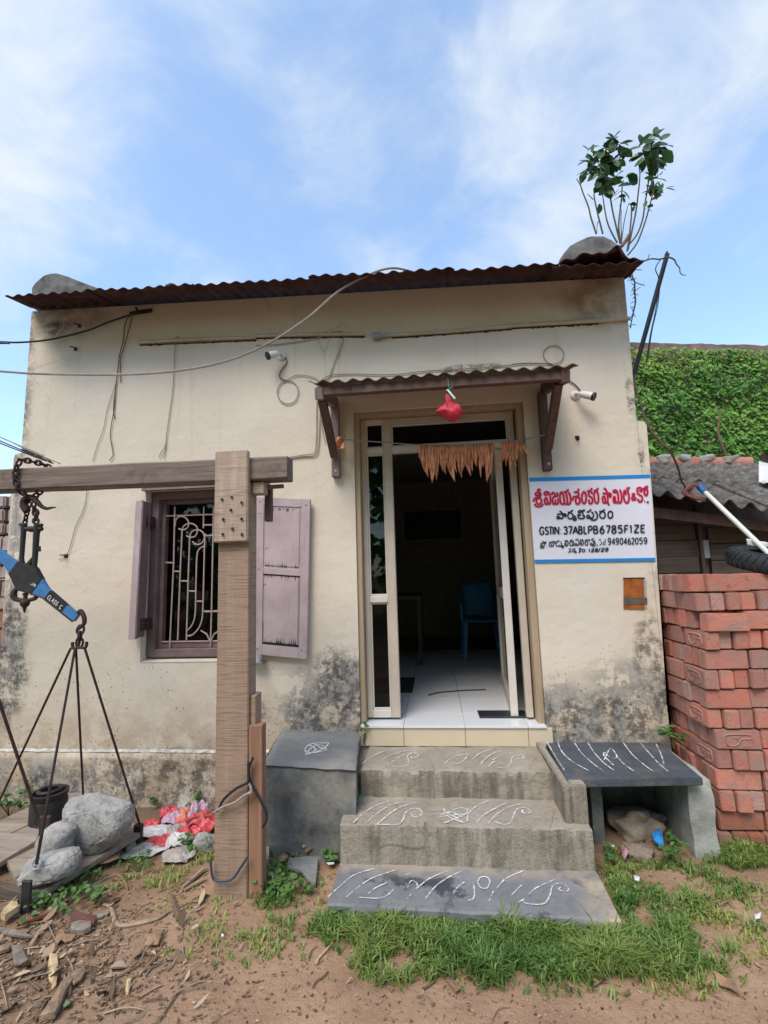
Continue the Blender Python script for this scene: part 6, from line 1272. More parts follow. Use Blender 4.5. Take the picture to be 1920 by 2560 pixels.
mb = MB(); mb.box((.262, .13, .5215), (.585, .30, .529), jit=.003); tag(build('door_mat', mb, simple('rubber_mat', (.03, .032, .036), .3, .5), bevel=.002, loc=(.42, .21, .52)), 'shiny black mat under the open glass door leaf', 'mat')
tb = thing('dark_table', 'dark wooden table standing at the left side of the room', 'table', (-.55, 2.4, .52)); mb = MB(); mb.box((-.83, 2.0, 1.22), (-.15, 3.0, 1.26)); build('table_top', mb, M['brown'], tb)
for a in ((-.2, 2.04), (-.2, 2.94), (-.8, 2.04), (-.8, 2.94)): mb = MB(); mb.box((a[0], a[1], .52), (a[0] + .04, a[1] + .04, 1.22)); build('leg', mb, M['brown'], tb)
cable('floor_wire', 'thin dark wire lying across the white floor tiles in the doorway', [Z('dB', *p, .526) for p in [(700, 1120), (780, 1100), (900, 1088), (1020, 1080), (1175, 1075)]], .004, M['cable'], 'wire')

# cables tied on the gantry post
cable('tie_cable', 'black cable looped round the lower post and knotted at the stake', [Y(5, *p, -.93) for p in [(1640, 400), (1612, 470), (1608, 555), (1530, 600), (1450, 670), (1415, 735), (1395, 745)]], .0065, M['cable'])
cable('tie_cable', 'twisted grey cable ends knotted across the post front', [Y(5, *p, -.935) for p in [(1385, 755), (1440, 720), (1520, 690), (1590, 640), (1630, 620), (1615, 570)]], .005, M['cable_grey'])
cable('tie_cable', 'black cable hanging down from the knot beside the brown stake', [Y(6, *p, -.92) for p in [(55, 430), (60, 520), (85, 590), (120, 650), (165, 740), (172, 800), (145, 850)]], .0065, M['cable'])
cable('tie_cable', 'short grey twisted tail below the knot', [Y(6, *p, -.925) for p in [(55, 555), (75, 600), (40, 640), (0, 670)]], .004, M['cable_grey'])
cable('tie_cable', 'blue black cable bent round the foot of the post', [Y(5, *p, -.93) for p in [(1365, 1065), (1375, 1160), (1400, 1195), (1500, 1190), (1560, 1110), (1608, 1040)]], .0055, simple('blue_black_cable', (.03, .05, .075), .5))
cable('tie_cable', 'black cable crossing the weeds behind the stake towards the bench block', [G(6, *p, .03) for p in [(140, 960), (210, 955), (250, 1000), (300, 1060), (345, 1095)]], .009, M['cable'])

# ------------------------------------------------------------------ sapling on the roof corner
sap = thing('roof_sapling', 'young leafy fig sapling with bare stems growing from the right roof corner', 'plant', Y('pl', 820, 1690, .05))
YS_ = .02
stems = [[(470, 1475), (400, 1260), (370, 1130), (300, 950), (262, 840), (215, 765)], [(265, 840), (285, 735)], [(555, 1475), (500, 1260), (465, 1110), (440, 960), (465, 850)], [(740, 1590), (660, 1440), (610, 1310), (575, 1130), (550, 960)], [(780, 1600), (720, 1350), (680, 1170), (655, 1020), (630, 850), (600, 640), (590, 480)], [(790, 1600), (760, 1400), (770, 1250), (795, 1040), (805, 880), (820, 780)], [(800, 1590), (790, 1300), (800, 1160)], [(800, 1560), (830, 1330), (870, 1150), (890, 1090)], [(870, 1700), (905, 1450), (925, 1240), (925, 1120), (890, 1080)], [(880, 1680), (930, 1450), (985, 1180), (1010, 980), (1030, 800), (1035, 680), (1020, 570)], [(890, 1620), (1000, 1480), (1070, 1290), (1100, 1090), (1140, 850), (1165, 600), (1180, 430), (1190, 300)], [(880, 1750), (1000, 1590), (1100, 1330), (1160, 1120), (1210, 930), (1240, 830)], [(1040, 690), (1135, 565)], [(660, 1020), (710, 950), (760, 900)], [(430, 1030), (355, 955)], [(605, 640), (500, 560), (420, 480)], [(610, 640), (700, 560), (760, 470)], [(640, 850), (560, 800), (500, 790)], [(1165, 600), (1100, 500), (1090, 420)], [(1170, 500), (1250, 520), (1270, 560)], [(1215, 920), (1170, 860)], [(1240, 830), (1300, 800)], [(510, 1310), (485, 1340), (478, 1475)]]
for k, s_ in enumerate(stems):
    pts = [Y('pl', *p, YS_ + .035 * math.sin(k * 2.1) * (1 - (p[1] - 300) / 1500)) for p in s_]; mb = MB(); r0 = .0062 if len(s_) > 4 else .0035; mb.tube(pts, [r0, r0 * .8, r0 * .5], 6, smooth=4); build('stem', mb, M['stem'], sap, smooth=True)
lv, lf = leaf_faces(Vector((0, 0, 0)), Vector((1, 0, 0)), Vector((0, 0, 1)), 1, .5, .22, .22)
def leaf_mesh(name, mat, w_=.5, curl=.22, fold=.22):
    mb = MB(); vs, fs = leaf_faces(Vector((0, 0, 0)), Vector((1, 0, 0)), Vector((0, 0, 1)), 1, w_, fold, curl); mb.add(vs, fs); me = bpy.data.meshes.new(name); me.from_pydata(mb.v, [], mb.f); me.materials.append(mat)
    for p in me.polygons: p.use_smooth = True
    return me
pl_meshes = [leaf_mesh('sapling_leaf', M['plantleaf'], w_, c_) for w_, c_ in ((.60, .15), (.68, .3), (.5, .05))]
def orient(d, n_):
    d = Vector(d).normalized(); y_ = Vector(n_).cross(d); y_ = y_.normalized() if y_.length > 1e-4 else d.orthogonal().normalized(); z_ = d.cross(y_); return Matrix((d, y_, z_)).transposed().to_euler()
def put_leaf(root, me, p, d, n_, L, nm='leaf'):
    o = bpy.data.objects.new(nm, me); COL.objects.link(o); o.parent = root; o.location = Vector(p) - ORG[root]; o.rotation_euler = orient(d, n_); o.scale = (L, L, L); return o
r3 = random.Random(5)
clus = [(420, 430, 7, 110), (560, 330, 9, 120), (690, 300, 8, 110), (790, 330, 6, 100), (800, 430, 6, 110), (560, 540, 10, 120), (400, 580, 8, 120), (330, 640, 6, 100), (700, 560, 9, 120), (640, 680, 7, 110), (500, 680, 6, 100), (560, 860, 9, 130), (650, 800, 7, 120), (740, 850, 5, 110), (500, 800, 4, 100), (760, 1000, 3, 90), (850, 1030, 3, 90), (1080, 330, 6, 110), (1060, 420, 7, 120), (1090, 490, 6, 120), (1220, 220, 7, 130), (1200, 380, 7, 120), (1320, 390, 4, 130), (1240, 480, 6, 120), (1260, 590, 5, 110), (1230, 750, 6, 120), (1290, 810, 6, 120), (1180, 880, 6, 110), (1330, 880, 3, 100), (1110, 1140, 3, 70), (960, 1080, 2, 70), (900, 700, 1, 130), (500, 1070, 1, 90), (930, 1020, 1, 110)]
for (u, v, n_, L) in clus:
    for k in range(n_):
        p = Y('pl', u + r3.gauss(0, 26), v + r3.gauss(0, 26), YS_ + r3.uniform(-.07, .07)); a = r3.uniform(0, 6.28); d = Vector((math.cos(a), r3.uniform(-.5, .5), math.sin(a) * .8 - .15)); put_leaf(sap, r3.choice(pl_meshes), p, d, Vector((r3.uniform(-.7, .7), r3.uniform(-1, .2), r3.uniform(.1, 1))), L * r3.uniform(1.05, 1.6) * .193 * 3.75 / 1180)
for a, b in (((1215, 215), (1262, 75)), ((1290, 270), (1435, 165)), ((1270, 380), (1415, 420)), ((850, 750), (965, 675))):
    p, q = Y('pl', *a, YS_), Y('pl', *b, YS_); put_leaf(sap, pl_meshes[2], p, q - p, Vector((0.2, -1, .5)), (q - p).length)

# ------------------------------------------------------------------ weeds, each a plant
wl_meshes = [leaf_mesh('weed_leaf', M['leaf'], w_, c_) for w_, c_ in ((.62, .25), (.75, .35), (.5, .15))]
def weed(label, base, n, h, L, spread, nm='weed_plant', group=None):
    t = thing(nm, label, 'weed', base, group); base = Vector(base)
    for k in range(max(2, n // 5)):
        a = r3.uniform(0, 6.28); tip = base + Vector((math.cos(a) * spread * r3.uniform(.3, 1), math.sin(a) * spread * r3.uniform(.3, 1) - .2 * spread, h * r3.uniform(.6, 1))); mid = base.lerp(tip, .5) + Vector((0, 0, h * .12)); mb = MB(); mb.tube([base, mid, tip], [.0022, .0018, .0012], 5, smooth=3); build('stem', mb, M['stem'], t, smooth=True)
        for j in range(5):
            f = .45 + .55 * (j + r3.random()) / 5; p = base.lerp(mid, f * 2) if f < .5 else mid.lerp(tip, f * 2 - 1); a2 = r3.uniform(0, 6.28); put_leaf(t, r3.choice(wl_meshes), p, Vector((math.cos(a2), math.sin(a2), r3.uniform(-.3, .5))), Vector((r3.uniform(-.3, .3), -.4 + r3.uniform(-.3, .3), 1)), L * r3.uniform(.5, 1.0) * .8)
    return t
weed('green weed sprouting at the left foot of the door threshold', Vector((-.50, -.03, SZ1 + .01)), 24, .15, .05, .045)
weed('green weed sprouting from the gap between the step and the bench block', Vector((-.47, -.50, .25)), 8, .06, .03, .04)
weed('broad leaved weed growing between the slate bench and the brick stack', Vector((1.385, -.08, RZ - .01)), 22, .14, .075, .06)
for lab, (c, u, v), n, h, L, s_ in [
    ('leafy weed at the left frame edge below the plinth', (5, 60, 790), 30, .2, .07, .16), ('small weed in front of the black can', (5, 150, 800), 20, .14, .06, .1), ('weed under the mouldy plinth, left of the red plastic', (5, 1000, 720), 18, .10, .05, .07), ('weed under the mouldy plinth behind the red plastic', (5, 1090, 690), 18, .12, .055, .07),
    ('weed against the plinth near the gantry post', (5, 1270, 730), 20, .14, .055, .08), ('weed between the red plastic and the gantry post', (5, 1350, 830), 24, .12, .05, .08), ('bright weed in front of the bench block beside the lowest step', (6, 585, 1010), 30, .16, .075, .09), ('low bright weed at the corner of the lowest step', (6, 560, 1090), 26, .09, .06, .08),
    ('weed tuft growing below the cement bench block', (6, 400, 1010), 16, .11, .05, .09), ('low weed between the stake and the broken tile', (6, 200, 1260), 34, .09, .05, .12), ('low weed in front of the brown stake', (6, 260, 1310), 30, .08, .05, .10), ('low weed right of the stake foot beside the tile', (6, 390, 1290), 24, .08, .045, .08),
    ('creeping weed along the front edge of the weighing platform', (5, 420, 1340), 46, .07, .045, .16), ('creeping weed at the bracket of the weighing platform', (5, 300, 1390), 40, .06, .045, .13), ('creeping weed in front of the platform corner', (5, 560, 1250), 30, .08, .045, .13), ('single pale green weed on the bare soil', (5, 620, 1370), 22, .09, .055, .06), ('weed growing at the foot of the white carrier bag', (5, 900, 1130), 30, .09, .05, .13), ('weed below the crumpled grey bag', (5, 1240, 1000), 20, .09, .05, .07),
    ('weed under the slate bench beside the blue wrapper', (7, 1060, 1000), 34, .11, .05, .10), ('weed under the slate bench near the step end', (7, 700, 1010), 26, .07, .045, .1), ('weed at the foot of the bench leg', (7, 1120, 960), 20, .10, .05, .06)]:
    p = G(c, u, v); weed(lab, p, n, h, L, s_)

# ------------------------------------------------------------------ grass
mb = MB(); cols = []
ELL = [(1000, 2010, 330, 62, 1.0, .075), (1290, 2065, 270, 62, .95, .07), (1450, 1925, 170, 58, .75, .045), (1560, 1985, 100, 60, .45, .04), (600, 1925, 70, 55, .6, .05), (480, 2045, 130, 45, .16, .03), (650, 2025, 120, 45, .45, .035), (1420, 2120, 170, 40, .4, .04), (1600, 1853, 90, 22, .9, .07), (260, 1895, 140, 30, .25, .035), (1360, 1870, 60, 35, .45, .045), (860, 2080, 130, 45, .6, .06), (1150, 2110, 160, 40, .5, .05), (700, 1990, 120, 40, .6, .045), (1330, 1980, 70, 40, .95, .06), (1600, 2060, 60, 30, .25, .03), (430, 1840, 50, 30, .3, .04), (620, 1960, 260, 60, .22, .025), (1400, 1990, 320, 110, .3, .03), (840, 2055, 90, 55, .9, .085), (1330, 2075, 75, 45, 1.0, .09), (1080, 2090, 60, 40, .9, .085), (980, 1985, 300, 28, 1.0, .06)]
rg = random.Random(11); nb_ = 0
for i in range(330000):
    x, y = rg.uniform(-2.2, 2.1), rg.uniform(-1.75, .05)
    u, v = to_photo((x, y, 0)); dn = 0; hh = .03
    for (ex_, ey_, rx, ry, d_, h_) in ELL:
        q = ((u - ex_) / rx) ** 2 + ((v - ey_) / ry) ** 2
        if q < 1.7:
            w_ = d_ * min(1, max(0, 1.5 - q) * 1.2)
            if w_ > dn: dn = w_; hh = h_
    if dn <= 0: continue
    pat = mn.noise((x * 5.5, y * 5.5, 2)) + .6 * mn.noise((x * 14, y * 14, 7))
    if dn < .93: dn *= min(1, max(0, .48 + pat * 1.5))
    else: dn *= min(1, max(.15, .8 + pat * 1.0))
    if rg.random() > dn * .26 or nb_ > 75000: continue
    if -.57 < x < .74 and y > -1.0: continue
    if -1.05 < x < -.45 and y > -.6: continue
    if x > 1.26 and x < 1.40 and y > -.47: continue
    big = hh > .05 and rg.random() < .5
    cval0 = rg.gauss(.36 + .25 * mn.noise((x * 3, y * 3, 5)) + (.3 if hh < .045 else .04), .12); a0 = rg.uniform(0, 6.28)
    for q_ in range(rg.randint(5, 10) if big else rg.randint(2, 4)):
        nb_ += 1; a = a0 + rg.uniform(-2.2, 2.2); h = hh * rg.uniform(.4, 1.15) * (.75 + .5 * max(0, pat)); ln = rg.uniform(.35, 1.5) * h; wv = rg.uniform(.0016, .0036)
        x1, y1 = x + rg.gauss(0, .008), y + rg.gauss(0, .008); z = gz(x1, y1)
        dx, dy = math.cos(a), math.sin(a); sx, sy = -dy * wv, dx * wv; hz = h * rg.uniform(.45, 1.0)
        o = len(mb.v); mb.v += [(x1 - sx, y1 - sy, z - .004), (x1 + sx, y1 + sy, z - .004), (x1 + dx * ln * .4 + sx, y1 + dy * ln * .4 + sy, z + h * .68), (x1 + dx * ln * .4 - sx, y1 + dy * ln * .4 - sy, z + h * .68), (x1 + dx * ln, y1 + dy * ln, z + hz)]; mb.f += [(o, o + 1, o + 2, o + 3), (o + 3, o + 2, o + 4)]
        cols += [min(1, max(0, cval0 + rg.gauss(0, .1)))] * 5
tag(attr_mesh('grass', mb, cols, M['grass'], loc=(.2, -1.1, 0)), 'short green grass growing in tufts in front of the steps', 'grass', kind='stuff')

# ------------------------------------------------------------------ litter on the ground
def flat_on_ground(c, pts, th=.004, lift=.004, tilt=0, warp=.01, seed=0):
    P = [G(c, *p, lift) for p in pts]; cen = sum(P, Vector()) / len(P); mb = MB(); n = len(P)
    P = [p + Vector((0, 0, warp * (mn.noise((p.x * 30, p.y * 30, seed)) + .6) + tilt * (p.x - cen.x))) for p in P]
    cen = cen + Vector((0, 0, warp * 1.2)); vs = P + [cen] + [p - Vector((0, 0, th)) for p in P] + [cen - Vector((0, 0, th))]
    fs = [(i, (i + 1) % n, n) for i in range(n)] + [((i + 1) % n + n + 1, i + n + 1, 2 * n + 1) for i in range(n)] + [((i + 1) % n, i, i + n + 1, (i + 1) % n + n + 1) for i in range(n)]
    return mb.add(vs, fs), cen
def litter(nm, lab, cat, c, pts, mat, th=.004, lift=.004, warp=.01, group=None, tilt=0):
    mb, cen = flat_on_ground(c, pts, th, lift, tilt, warp, rnd.uniform(0, 50)); return tag(build(nm, mb, M[mat] if isinstance(mat, str) else mat, loc=cen), lab, cat, group)
litter('broken_tile', 'broken grey stone tile lying in the weeds left of the steps', 'tile', 6, [(320, 1110), (425, 1095), (505, 1100), (500, 1180), (490, 1265), (440, 1240), (400, 1190), (310, 1165)], 'conc_top', .012, .035, .004)
litter('wood_offcut', 'small pale wood offcut beside the brown stake', 'offcut', 6, [(130, 1035), (185, 1010), (190, 1080), (185, 1135), (135, 1145)], 'plate', .04, .05, .003)
litter('bark_strip', 'long thick bark strip pointing to the bottom left corner', 'bark', 'dbr', [(700, 1035), (720, 1060), (640, 1190), (600, 1300), (540, 1422), (380, 1430), (500, 1280), (600, 1120)], 'bark', .02, .028, .012)
litter('bark_strip', 'curved brown bark flake beside the long bark strip', 'bark', 'dbr', [(690, 980), (760, 930), (830, 915), (840, 960), (800, 1040), (720, 1110), (700, 1050)], 'bark', .008, .016, .012)
litter('bark_strip', 'dark red brown strip lying under the creeping weeds', 'bark', 'dbr', [(155, 480), (260, 430), (380, 400), (520, 375), (460, 400), (330, 450), (220, 490)], simple('red_bark', (.20, .085, .05), .85, .15, var=.4, sc=20), .012, .02, .008)
litter('bark_strip', 'dark bent bark piece next to the grey bark lump', 'bark', 'dbr', [(685, 390), (720, 385), (790, 430), (850, 455), (950, 455), (920, 520), (820, 485), (700, 490)], simple('dark_bark', (.12, .055, .045), .85, .15, var=.4, sc=20), .01, .024, .018)
litter('bark_strip', 'long grey bark sliver pointing at the gantry post', 'bark', 'dbr', [(820, 425), (960, 380), (1080, 340), (1085, 360), (1000, 400), (850, 438)], 'barkgrey', .008, .012, .006)
litter('bark_strip', 'grey brown bark curl at the left frame edge', 'bark', 'dbr', [(0, 530), (90, 560), (200, 600), (310, 625), (320, 640), (180, 630), (60, 600), (0, 575)], 'barkgrey', .008, .02, .016)
litter('bark_strip', 'pale edged bark piece at the left frame edge below the curl', 'bark', 'dbr', [(-30, 740), (40, 715), (90, 712), (85, 740), (10, 770), (-30, 780)], 'bark', .012, .02, .008)
litter('bark_lump', 'rounded grey bark lump near the bent bark piece', 'bark', 'dbr', [(690, 550), (700, 500), (780, 485), (890, 490), (895, 550), (820, 580), (720, 580)], 'barkgrey', .02, .022, .014)
litter('wood_chip', 'bright orange and cream wood chip near the bottom left', 'wood chip', 'dbr', [(490, 785), (560, 790), (570, 880), (575, 960), (560, 1020), (550, 1100), (500, 1170), (520, 1080), (480, 1010), (470, 900)], 'palewood', .008, .014, .01)
litter('wood_chip', 'cream wood chip on bare soil right of the long bark strip', 'wood chip', 'dbr', [(1250, 1020), (1295, 1020), (1285, 1100), (1265, 1160), (1235, 1155), (1240, 1090)], 'palewood', .008, .012, .008)
litter('wood_chip', 'flat grey rectangular chip at the left edge of the soil', 'wood chip', 'dbr', [(110, 720), (200, 705), (225, 770), (275, 845), (200, 885), (135, 900), (120, 810)], 'barkgrey', .006, .018, .01)
litter('wood_chip', 'pale upright wood wedge under the platform edge at far left', 'wood chip', 'dbr', [(0, 480), (40, 400), (100, 335), (160, 345), (170, 400), (110, 440), (40, 480)], 'palewood', .025, .05, .01)
litter('wood_chip', 'small flat grey chip behind the orange chip', 'wood chip', 'dbr', [(330, 960), (380, 910), (440, 890), (445, 940), (380, 985)], 'barkgrey', .006, .012, .006)
litter('leaf_scrap', 'folded grey brown dry leaf alone on the soil', 'leaf', 'dbr', [(1410, 715), (1490, 630), (1520, 570), (1590, 560), (1600, 600), (1560, 700), (1500, 700)], 'dryleaf', .003, .012, .02)
litter('leaf_scrap', 'curled pinkish dry leaf near the bark lump', 'leaf', 'dbr', [(545, 610), (610, 545), (650, 600), (700, 610), (750, 600), (700, 650), (640, 680), (600, 650), (550, 690)], 'dryleaf', .003, .01, .02)
litter('leaf_scrap', 'dry brown leaf draped on the platform front edge', 'leaf', 5, [(640, 1150), (690, 1050), (740, 1035), (780, 1050), (770, 1100), (700, 1125)], 'dryleaf', .003, .03, .02)
litter('leaf_scrap', 'grey dry leaf lying at the lower right corner of the soil', 'leaf', 7, [(1330, 1745), (1400, 1770), (1470, 1800), (1495, 1860), (1440, 1840), (1370, 1800)], 'dryleaf', .004, .015, .02)
litter('leaf_scrap', 'small grey leaf scrap below the grass tufts', 'leaf', 7, [(580, 1735), (640, 1725), (655, 1760), (600, 1800)], 'dryleaf', .003, .01, .012)
litter('leaf_scrap', 'yellow brown leaf at the lower edge of the grass', 'leaf', 6, [(1340, 1880), (1390, 1885), (1435, 1920), (1400, 1955), (1380, 1920)], 'dryleaf', .003, .01, .012)
litter('leaf_scrap', 'upright curled dry leaf in the weeds before the bench block', 'leaf', 6, [(380, 1020), (430, 1000), (440, 1060), (410, 1080)], simple('pink_dry_leaf', (.36, .22, .15), .85), .003, .05, .03)
litter('leaf_scrap', 'brown dry leaf in the weeds right of the curled leaf', 'leaf', 6, [(420, 1060), (490, 1030), (520, 1050), (460, 1080), (425, 1090)], 'dryleaf', .003, .04, .02)
litter('leaf_scrap', 'pinkish dry leaf behind the broken tile', 'leaf', 6, [(245, 1120), (290, 1090), (315, 1110), (290, 1140), (260, 1145)], 'dryleaf', .003, .04, .02)
litter('leaf_scrap', 'small yellow leaf beside the folded dry leaf', 'leaf', 'dbr', [(1490, 745), (1530, 730), (1540, 785)], 'palewood', .003, .008, .006)
litter('leaf_scrap', 'pale green fallen leaf beside the long bark strip', 'leaf', 'dbr', [(650, 1220), (700, 1225), (690, 1290), (640, 1330), (615, 1300)], simple('pale_leaf', (.17, .24, .13), .6), .003, .012, .01)
wpl = simple('white_litter', (.66, .66, .66), .4, .4, var=.1); tw = M['twig']
for k, (lab, c, pts) in enumerate([('small white paper scrap in the grass right of the steps', 7, [(845, 1130), (880, 1140), (878, 1165), (850, 1160)]), ('white plastic scrap in the weeds beside the stake', 6, [(205, 1222), (250, 1220), (275, 1235), (260, 1262), (210, 1255)]), ('crumpled white scrap at the right frame edge', 7, [(1580, 1360), (1620, 1350), (1615, 1385), (1585, 1390)]), ('tiny white scrap on the soil in the middle', 5, [(1432, 1595), (1450, 1595), (1448, 1608), (1434, 1606)]), ('white and blue wrapper in the grass below the slab', 7, [(25, 1430), (60, 1420), (70, 1445), (35, 1455)]), ('yellow white petal scrap in the grass', 6, [(642, 1472), (662, 1468), (660, 1492), (645, 1490)]), ('white scrap near the corner of the lowest step', 6, [(560, 1130), (610, 1115), (612, 1128), (575, 1140)]), ('little white scrap under the slate bench', 7, [(698, 945), (725, 945), (728, 970), (705, 972)])]):
    litter('paper_scrap', lab, 'scrap', c, pts, wpl, .003, .03 if k in (1, 6) else .022, .006)
litter('blue_wrapper', 'crumpled blue plastic wrapper under the slate bench', 'wrapper', 7, [(960, 930), (1000, 905), (1025, 935), (1030, 975), (1000, 975), (970, 955)], simple('blue_wrap', (.03, .22, .55), .3, .5, var=.4, sc=40), .01, .05, .03)
litter('pink_wrapper', 'faded pink wrapper under the slate bench', 'wrapper', 7, [(770, 980), (800, 970), (815, 1010), (790, 1045), (775, 1020)], simple('pink_wrap', (.42, .22, .26), .4, .4, var=.4, sc=40), .008, .03, .02)
# sticks and twigs
def stick(lab, c, pts, r, mat=None, cat='twig', lift=.008):
    P = [G(c, *p, lift) for p in pts]; mb = MB(); mb.tube(P, r, 6, smooth=4); return tag(build('fallen_twig', mb, mat or tw, smooth=True, loc=P[0]), lab, cat)
pale = simple('pale_twig', (.33, .24, .17), .85, .1, var=.35, sc=30)
stick('thick bent grey stick with a hook shape on the soil left of the post', 'dbr', [(1020, 265), (1080, 290), (1110, 350), (1130, 430), (1180, 475), (1300, 470), (1450, 445), (1560, 415), (1659, 350)], [.006, .009, .010, .010, .007], pale)
stick('dark stub of root standing in the soil left of the gantry post', 5, [(1110, 1310), (1130, 1380), (1150, 1440), (1150, 1480)], [.006, .011, .013, .006], None)
stick('long thin twig crossing bare soil, right of the orange chip', 'dbr', [(890, 1090), (1060, 1040), (1200, 980), (1320, 910), (1430, 845)], .0035)
stick('thin dark twig branching off the long thin twig', 'dbr', [(1140, 970), (1115, 1080), (1080, 1180), (1065, 1230)], .003)
stick('straight brown twig at the lower left', 'dbr', [(140, 890), (220, 960), (300, 1040), (400, 1105)], .005)
stick('thin twig behind the orange chip', 'dbr', [(480, 640), (440, 730), (400, 850)], .003); stick('forked twig running from bark strip to the left edge', 'dbr', [(500, 1180), (440, 1240), (390, 1330), (350, 1422)], .004)
stick('straw coloured stalk at the left edge', 'dbr', [(0, 1030), (90, 1005), (180, 975)], .004, pale); stick('yellow straw at the bottom left corner', 'dbr', [(160, 1422), (190, 1370), (215, 1330)], .0035, M['palewood'])
stick('thin twig standing out on the soil at the bottom centre', 5, [(1030, 2126), (1090, 2030), (1180, 1890)], .0035); stick('short pale twig on bare soil left of centre', 5, [(1185, 1640), (1188, 1700), (1210, 1745)], .003, pale)
stick('orange brown reed lying at the left edge of the grass', 6, [(490, 1735), (540, 1680), (600, 1620)], .005, M['palewood']); stick('brown twig below the grass tufts', 6, [(1190, 1920), (1230, 1890), (1265, 1865)], .004)
stick('thin root crossing the pale soil at bottom centre', 6, [(470, 1910), (500, 1860), (545, 1830), (570, 1800)], .003); stick('bent twig in front of the carrier bag', 5, [(660, 1260), (690, 1290), (720, 1300), (640, 1230)], .004, pale)
stick('weathered branch lying beside the gantry post foot', 5, [(1180, 1275), (1250, 1210), (1300, 1160), (1330, 1140)], [.008, .012, .015], pale, lift=.014); stick('second weathered branch below the first beside the post', 5, [(1195, 1285), (1270, 1240), (1330, 1215)], [.006, .009, .007], pale, lift=.012)
stick('brown stick across the pile of red plastic', 5, [(1200, 915), (1270, 885), (1375, 875)], .007, simple('red_stick', (.24, .09, .06), .7), lift=.09); stick('dry stalk at right edge of the soil', 7, [(1460, 1150), (1500, 1220), (1550, 1290)], .004, pale); stick('straw in the grass under the bench', 7, [(1240, 1080), (1300, 1070), (1390, 1090)], .0035, pale)
# crumpled plastic heap
def crumple(lab, c, u, v, r, mat, seed, z=.03, nm='plastic_bag'):
    p = G(c, u, v); mb = MB(); rid = lambda q: 1 - 2 * abs(mn.noise(q)); N_ = 30
    def fn(a, b):
        x, y = (a * 2 - 1), (b * 2 - 1); rr = math.hypot(x, y); ang = math.atan2(y, x); lim = 1 + .35 * mn.noise((math.cos(ang) * 1.5, math.sin(ang) * 1.5, seed * 1.3)); sc = lim / max(1, max(abs(x), abs(y)) and rr / max(abs(x), abs(y)))
        x, y = x * sc, y * sc; k = Vector((x * 1.2, y * 1.2, seed * 2.1)); h = max(0, 1 - (rr / 1.3) ** 2) ** .7
        zz = h * (.55 + .25 * mn.noise(k) + .30 * rid(k * 1.4) + .26 * rid(k * 3.1 + Vector((3, 1, 0)))) + .10 * rid(k * 7) * min(1, .35 + h)
        return Vector((p.x + (x + .16 * mn.noise(k * 2 + Vector((7, 0, 0)))) * r[0] * 1.35, p.y + (y + .16 * mn.noise(k * 2 + Vector((0, 7, 0)))) * r[1] * 1.35, p.z + .006 + max(0, zz) * r[2] * 1.25))
    mb.grid(N_, N_, fn); return tag(build(nm, mb, mat, smooth='all', loc=p, solid=.001, flip=False), lab, 'plastic bag', 'plastic rubbish beside the platform')
redp = simple('red_film', (.55, .07, .085), .4, .45, var=.45, sc=30); purp = simple('purple_film', (.46, .30, .40), .4, .5, var=.3, sc=30); whp = simple('white_film', (.55, .53, .54), .35, .5, var=.25, sc=30); orp = simple('orange_film', (.62, .2, .12), .35, .5, var=.3, sc=30); gryp = simple('grey_film', (.33, .29, .27), .5, .4, var=.3, sc=30)
crumple('red plastic heap nearest the gantry post', 5, 1310, 860, (.075, .07, .075), redp, 3, .045); crumple('red plastic sheet in the middle of the rubbish heap', 5, 1220, 880, (.07, .06, .06), redp, 9, .05); crumple('purple plastic bag at the back of the rubbish heap', 5, 1290, 800, (.06, .05, .08), purp, 5, .05); crumple('purple film lying left in the rubbish heap', 5, 1130, 820, (.06, .05, .05), purp, 8, .04); crumple('red bag at the back left of the rubbish heap', 5, 1100, 790, (.05, .04, .05), redp, 14, .05)
crumple('orange red plastic at the front of the rubbish heap', 5, 1060, 960, (.075, .05, .04), redp, 12, .02); crumple('orange film between the purple and red bags', 5, 1190, 820, (.05, .04, .06), orp, 15, .045); crumple('grey crumpled bag in the middle of the rubbish heap', 5, 1150, 905, (.055, .045, .05), gryp, 17, .045); crumple('white carrier bag spread towards the platform corner', 5, 1020, 895, (.10, .05, .03), whp, 19, .03); crumple('white printed carrier bag flat on the soil before the heap', 5, 920, 1010, (.10, .055, .022), whp, 21, .015); crumple('crumpled white bag at the front right of the heap', 5, 1170, 970, (.06, .05, .05), whp, 23, .03); crumple('dirty crumpled bag below the white bag', 5, 1160, 1050, (.07, .05, .03), gryp, 27, .012); crumple('small pink torn bag at the left end of the heap', 5, 980, 850, (.04, .03, .03), redp, 31, .03)
# stones
for k, (lab, c, u, v, r, m_) in enumerate([('big brown rubble stone under the slate bench', 7, 840, 860, (.13, .10, .085), 'rubble'), ('smaller rubble stone in front under the slate bench', 7, 870, 985, (.08, .06, .04), 'rubble'), ('rough rubble stone at the back under the bench', 7, 960, 810, (.07, .06, .06), 'conc_dark'), ('grey stone beside the rubbish heap near the post', 5, 1320, 980, (.06, .05, .05), 'conc_leg'), ('small grey stone behind the rubbish heap', 5, 1190, 740, (.04, .035, .035), 'conc_leg'), ('small brown stone at the plinth left of the can', 5, 110, 860, (.05, .05, .03), 'rubble')]):
    p = G(c, u, v); boulder('rubble_stone', lab, (p.x, p.y, p.z + r[2] * .5), r, 40 + k * 3, None, None, M[m_], 4, amp=.5)
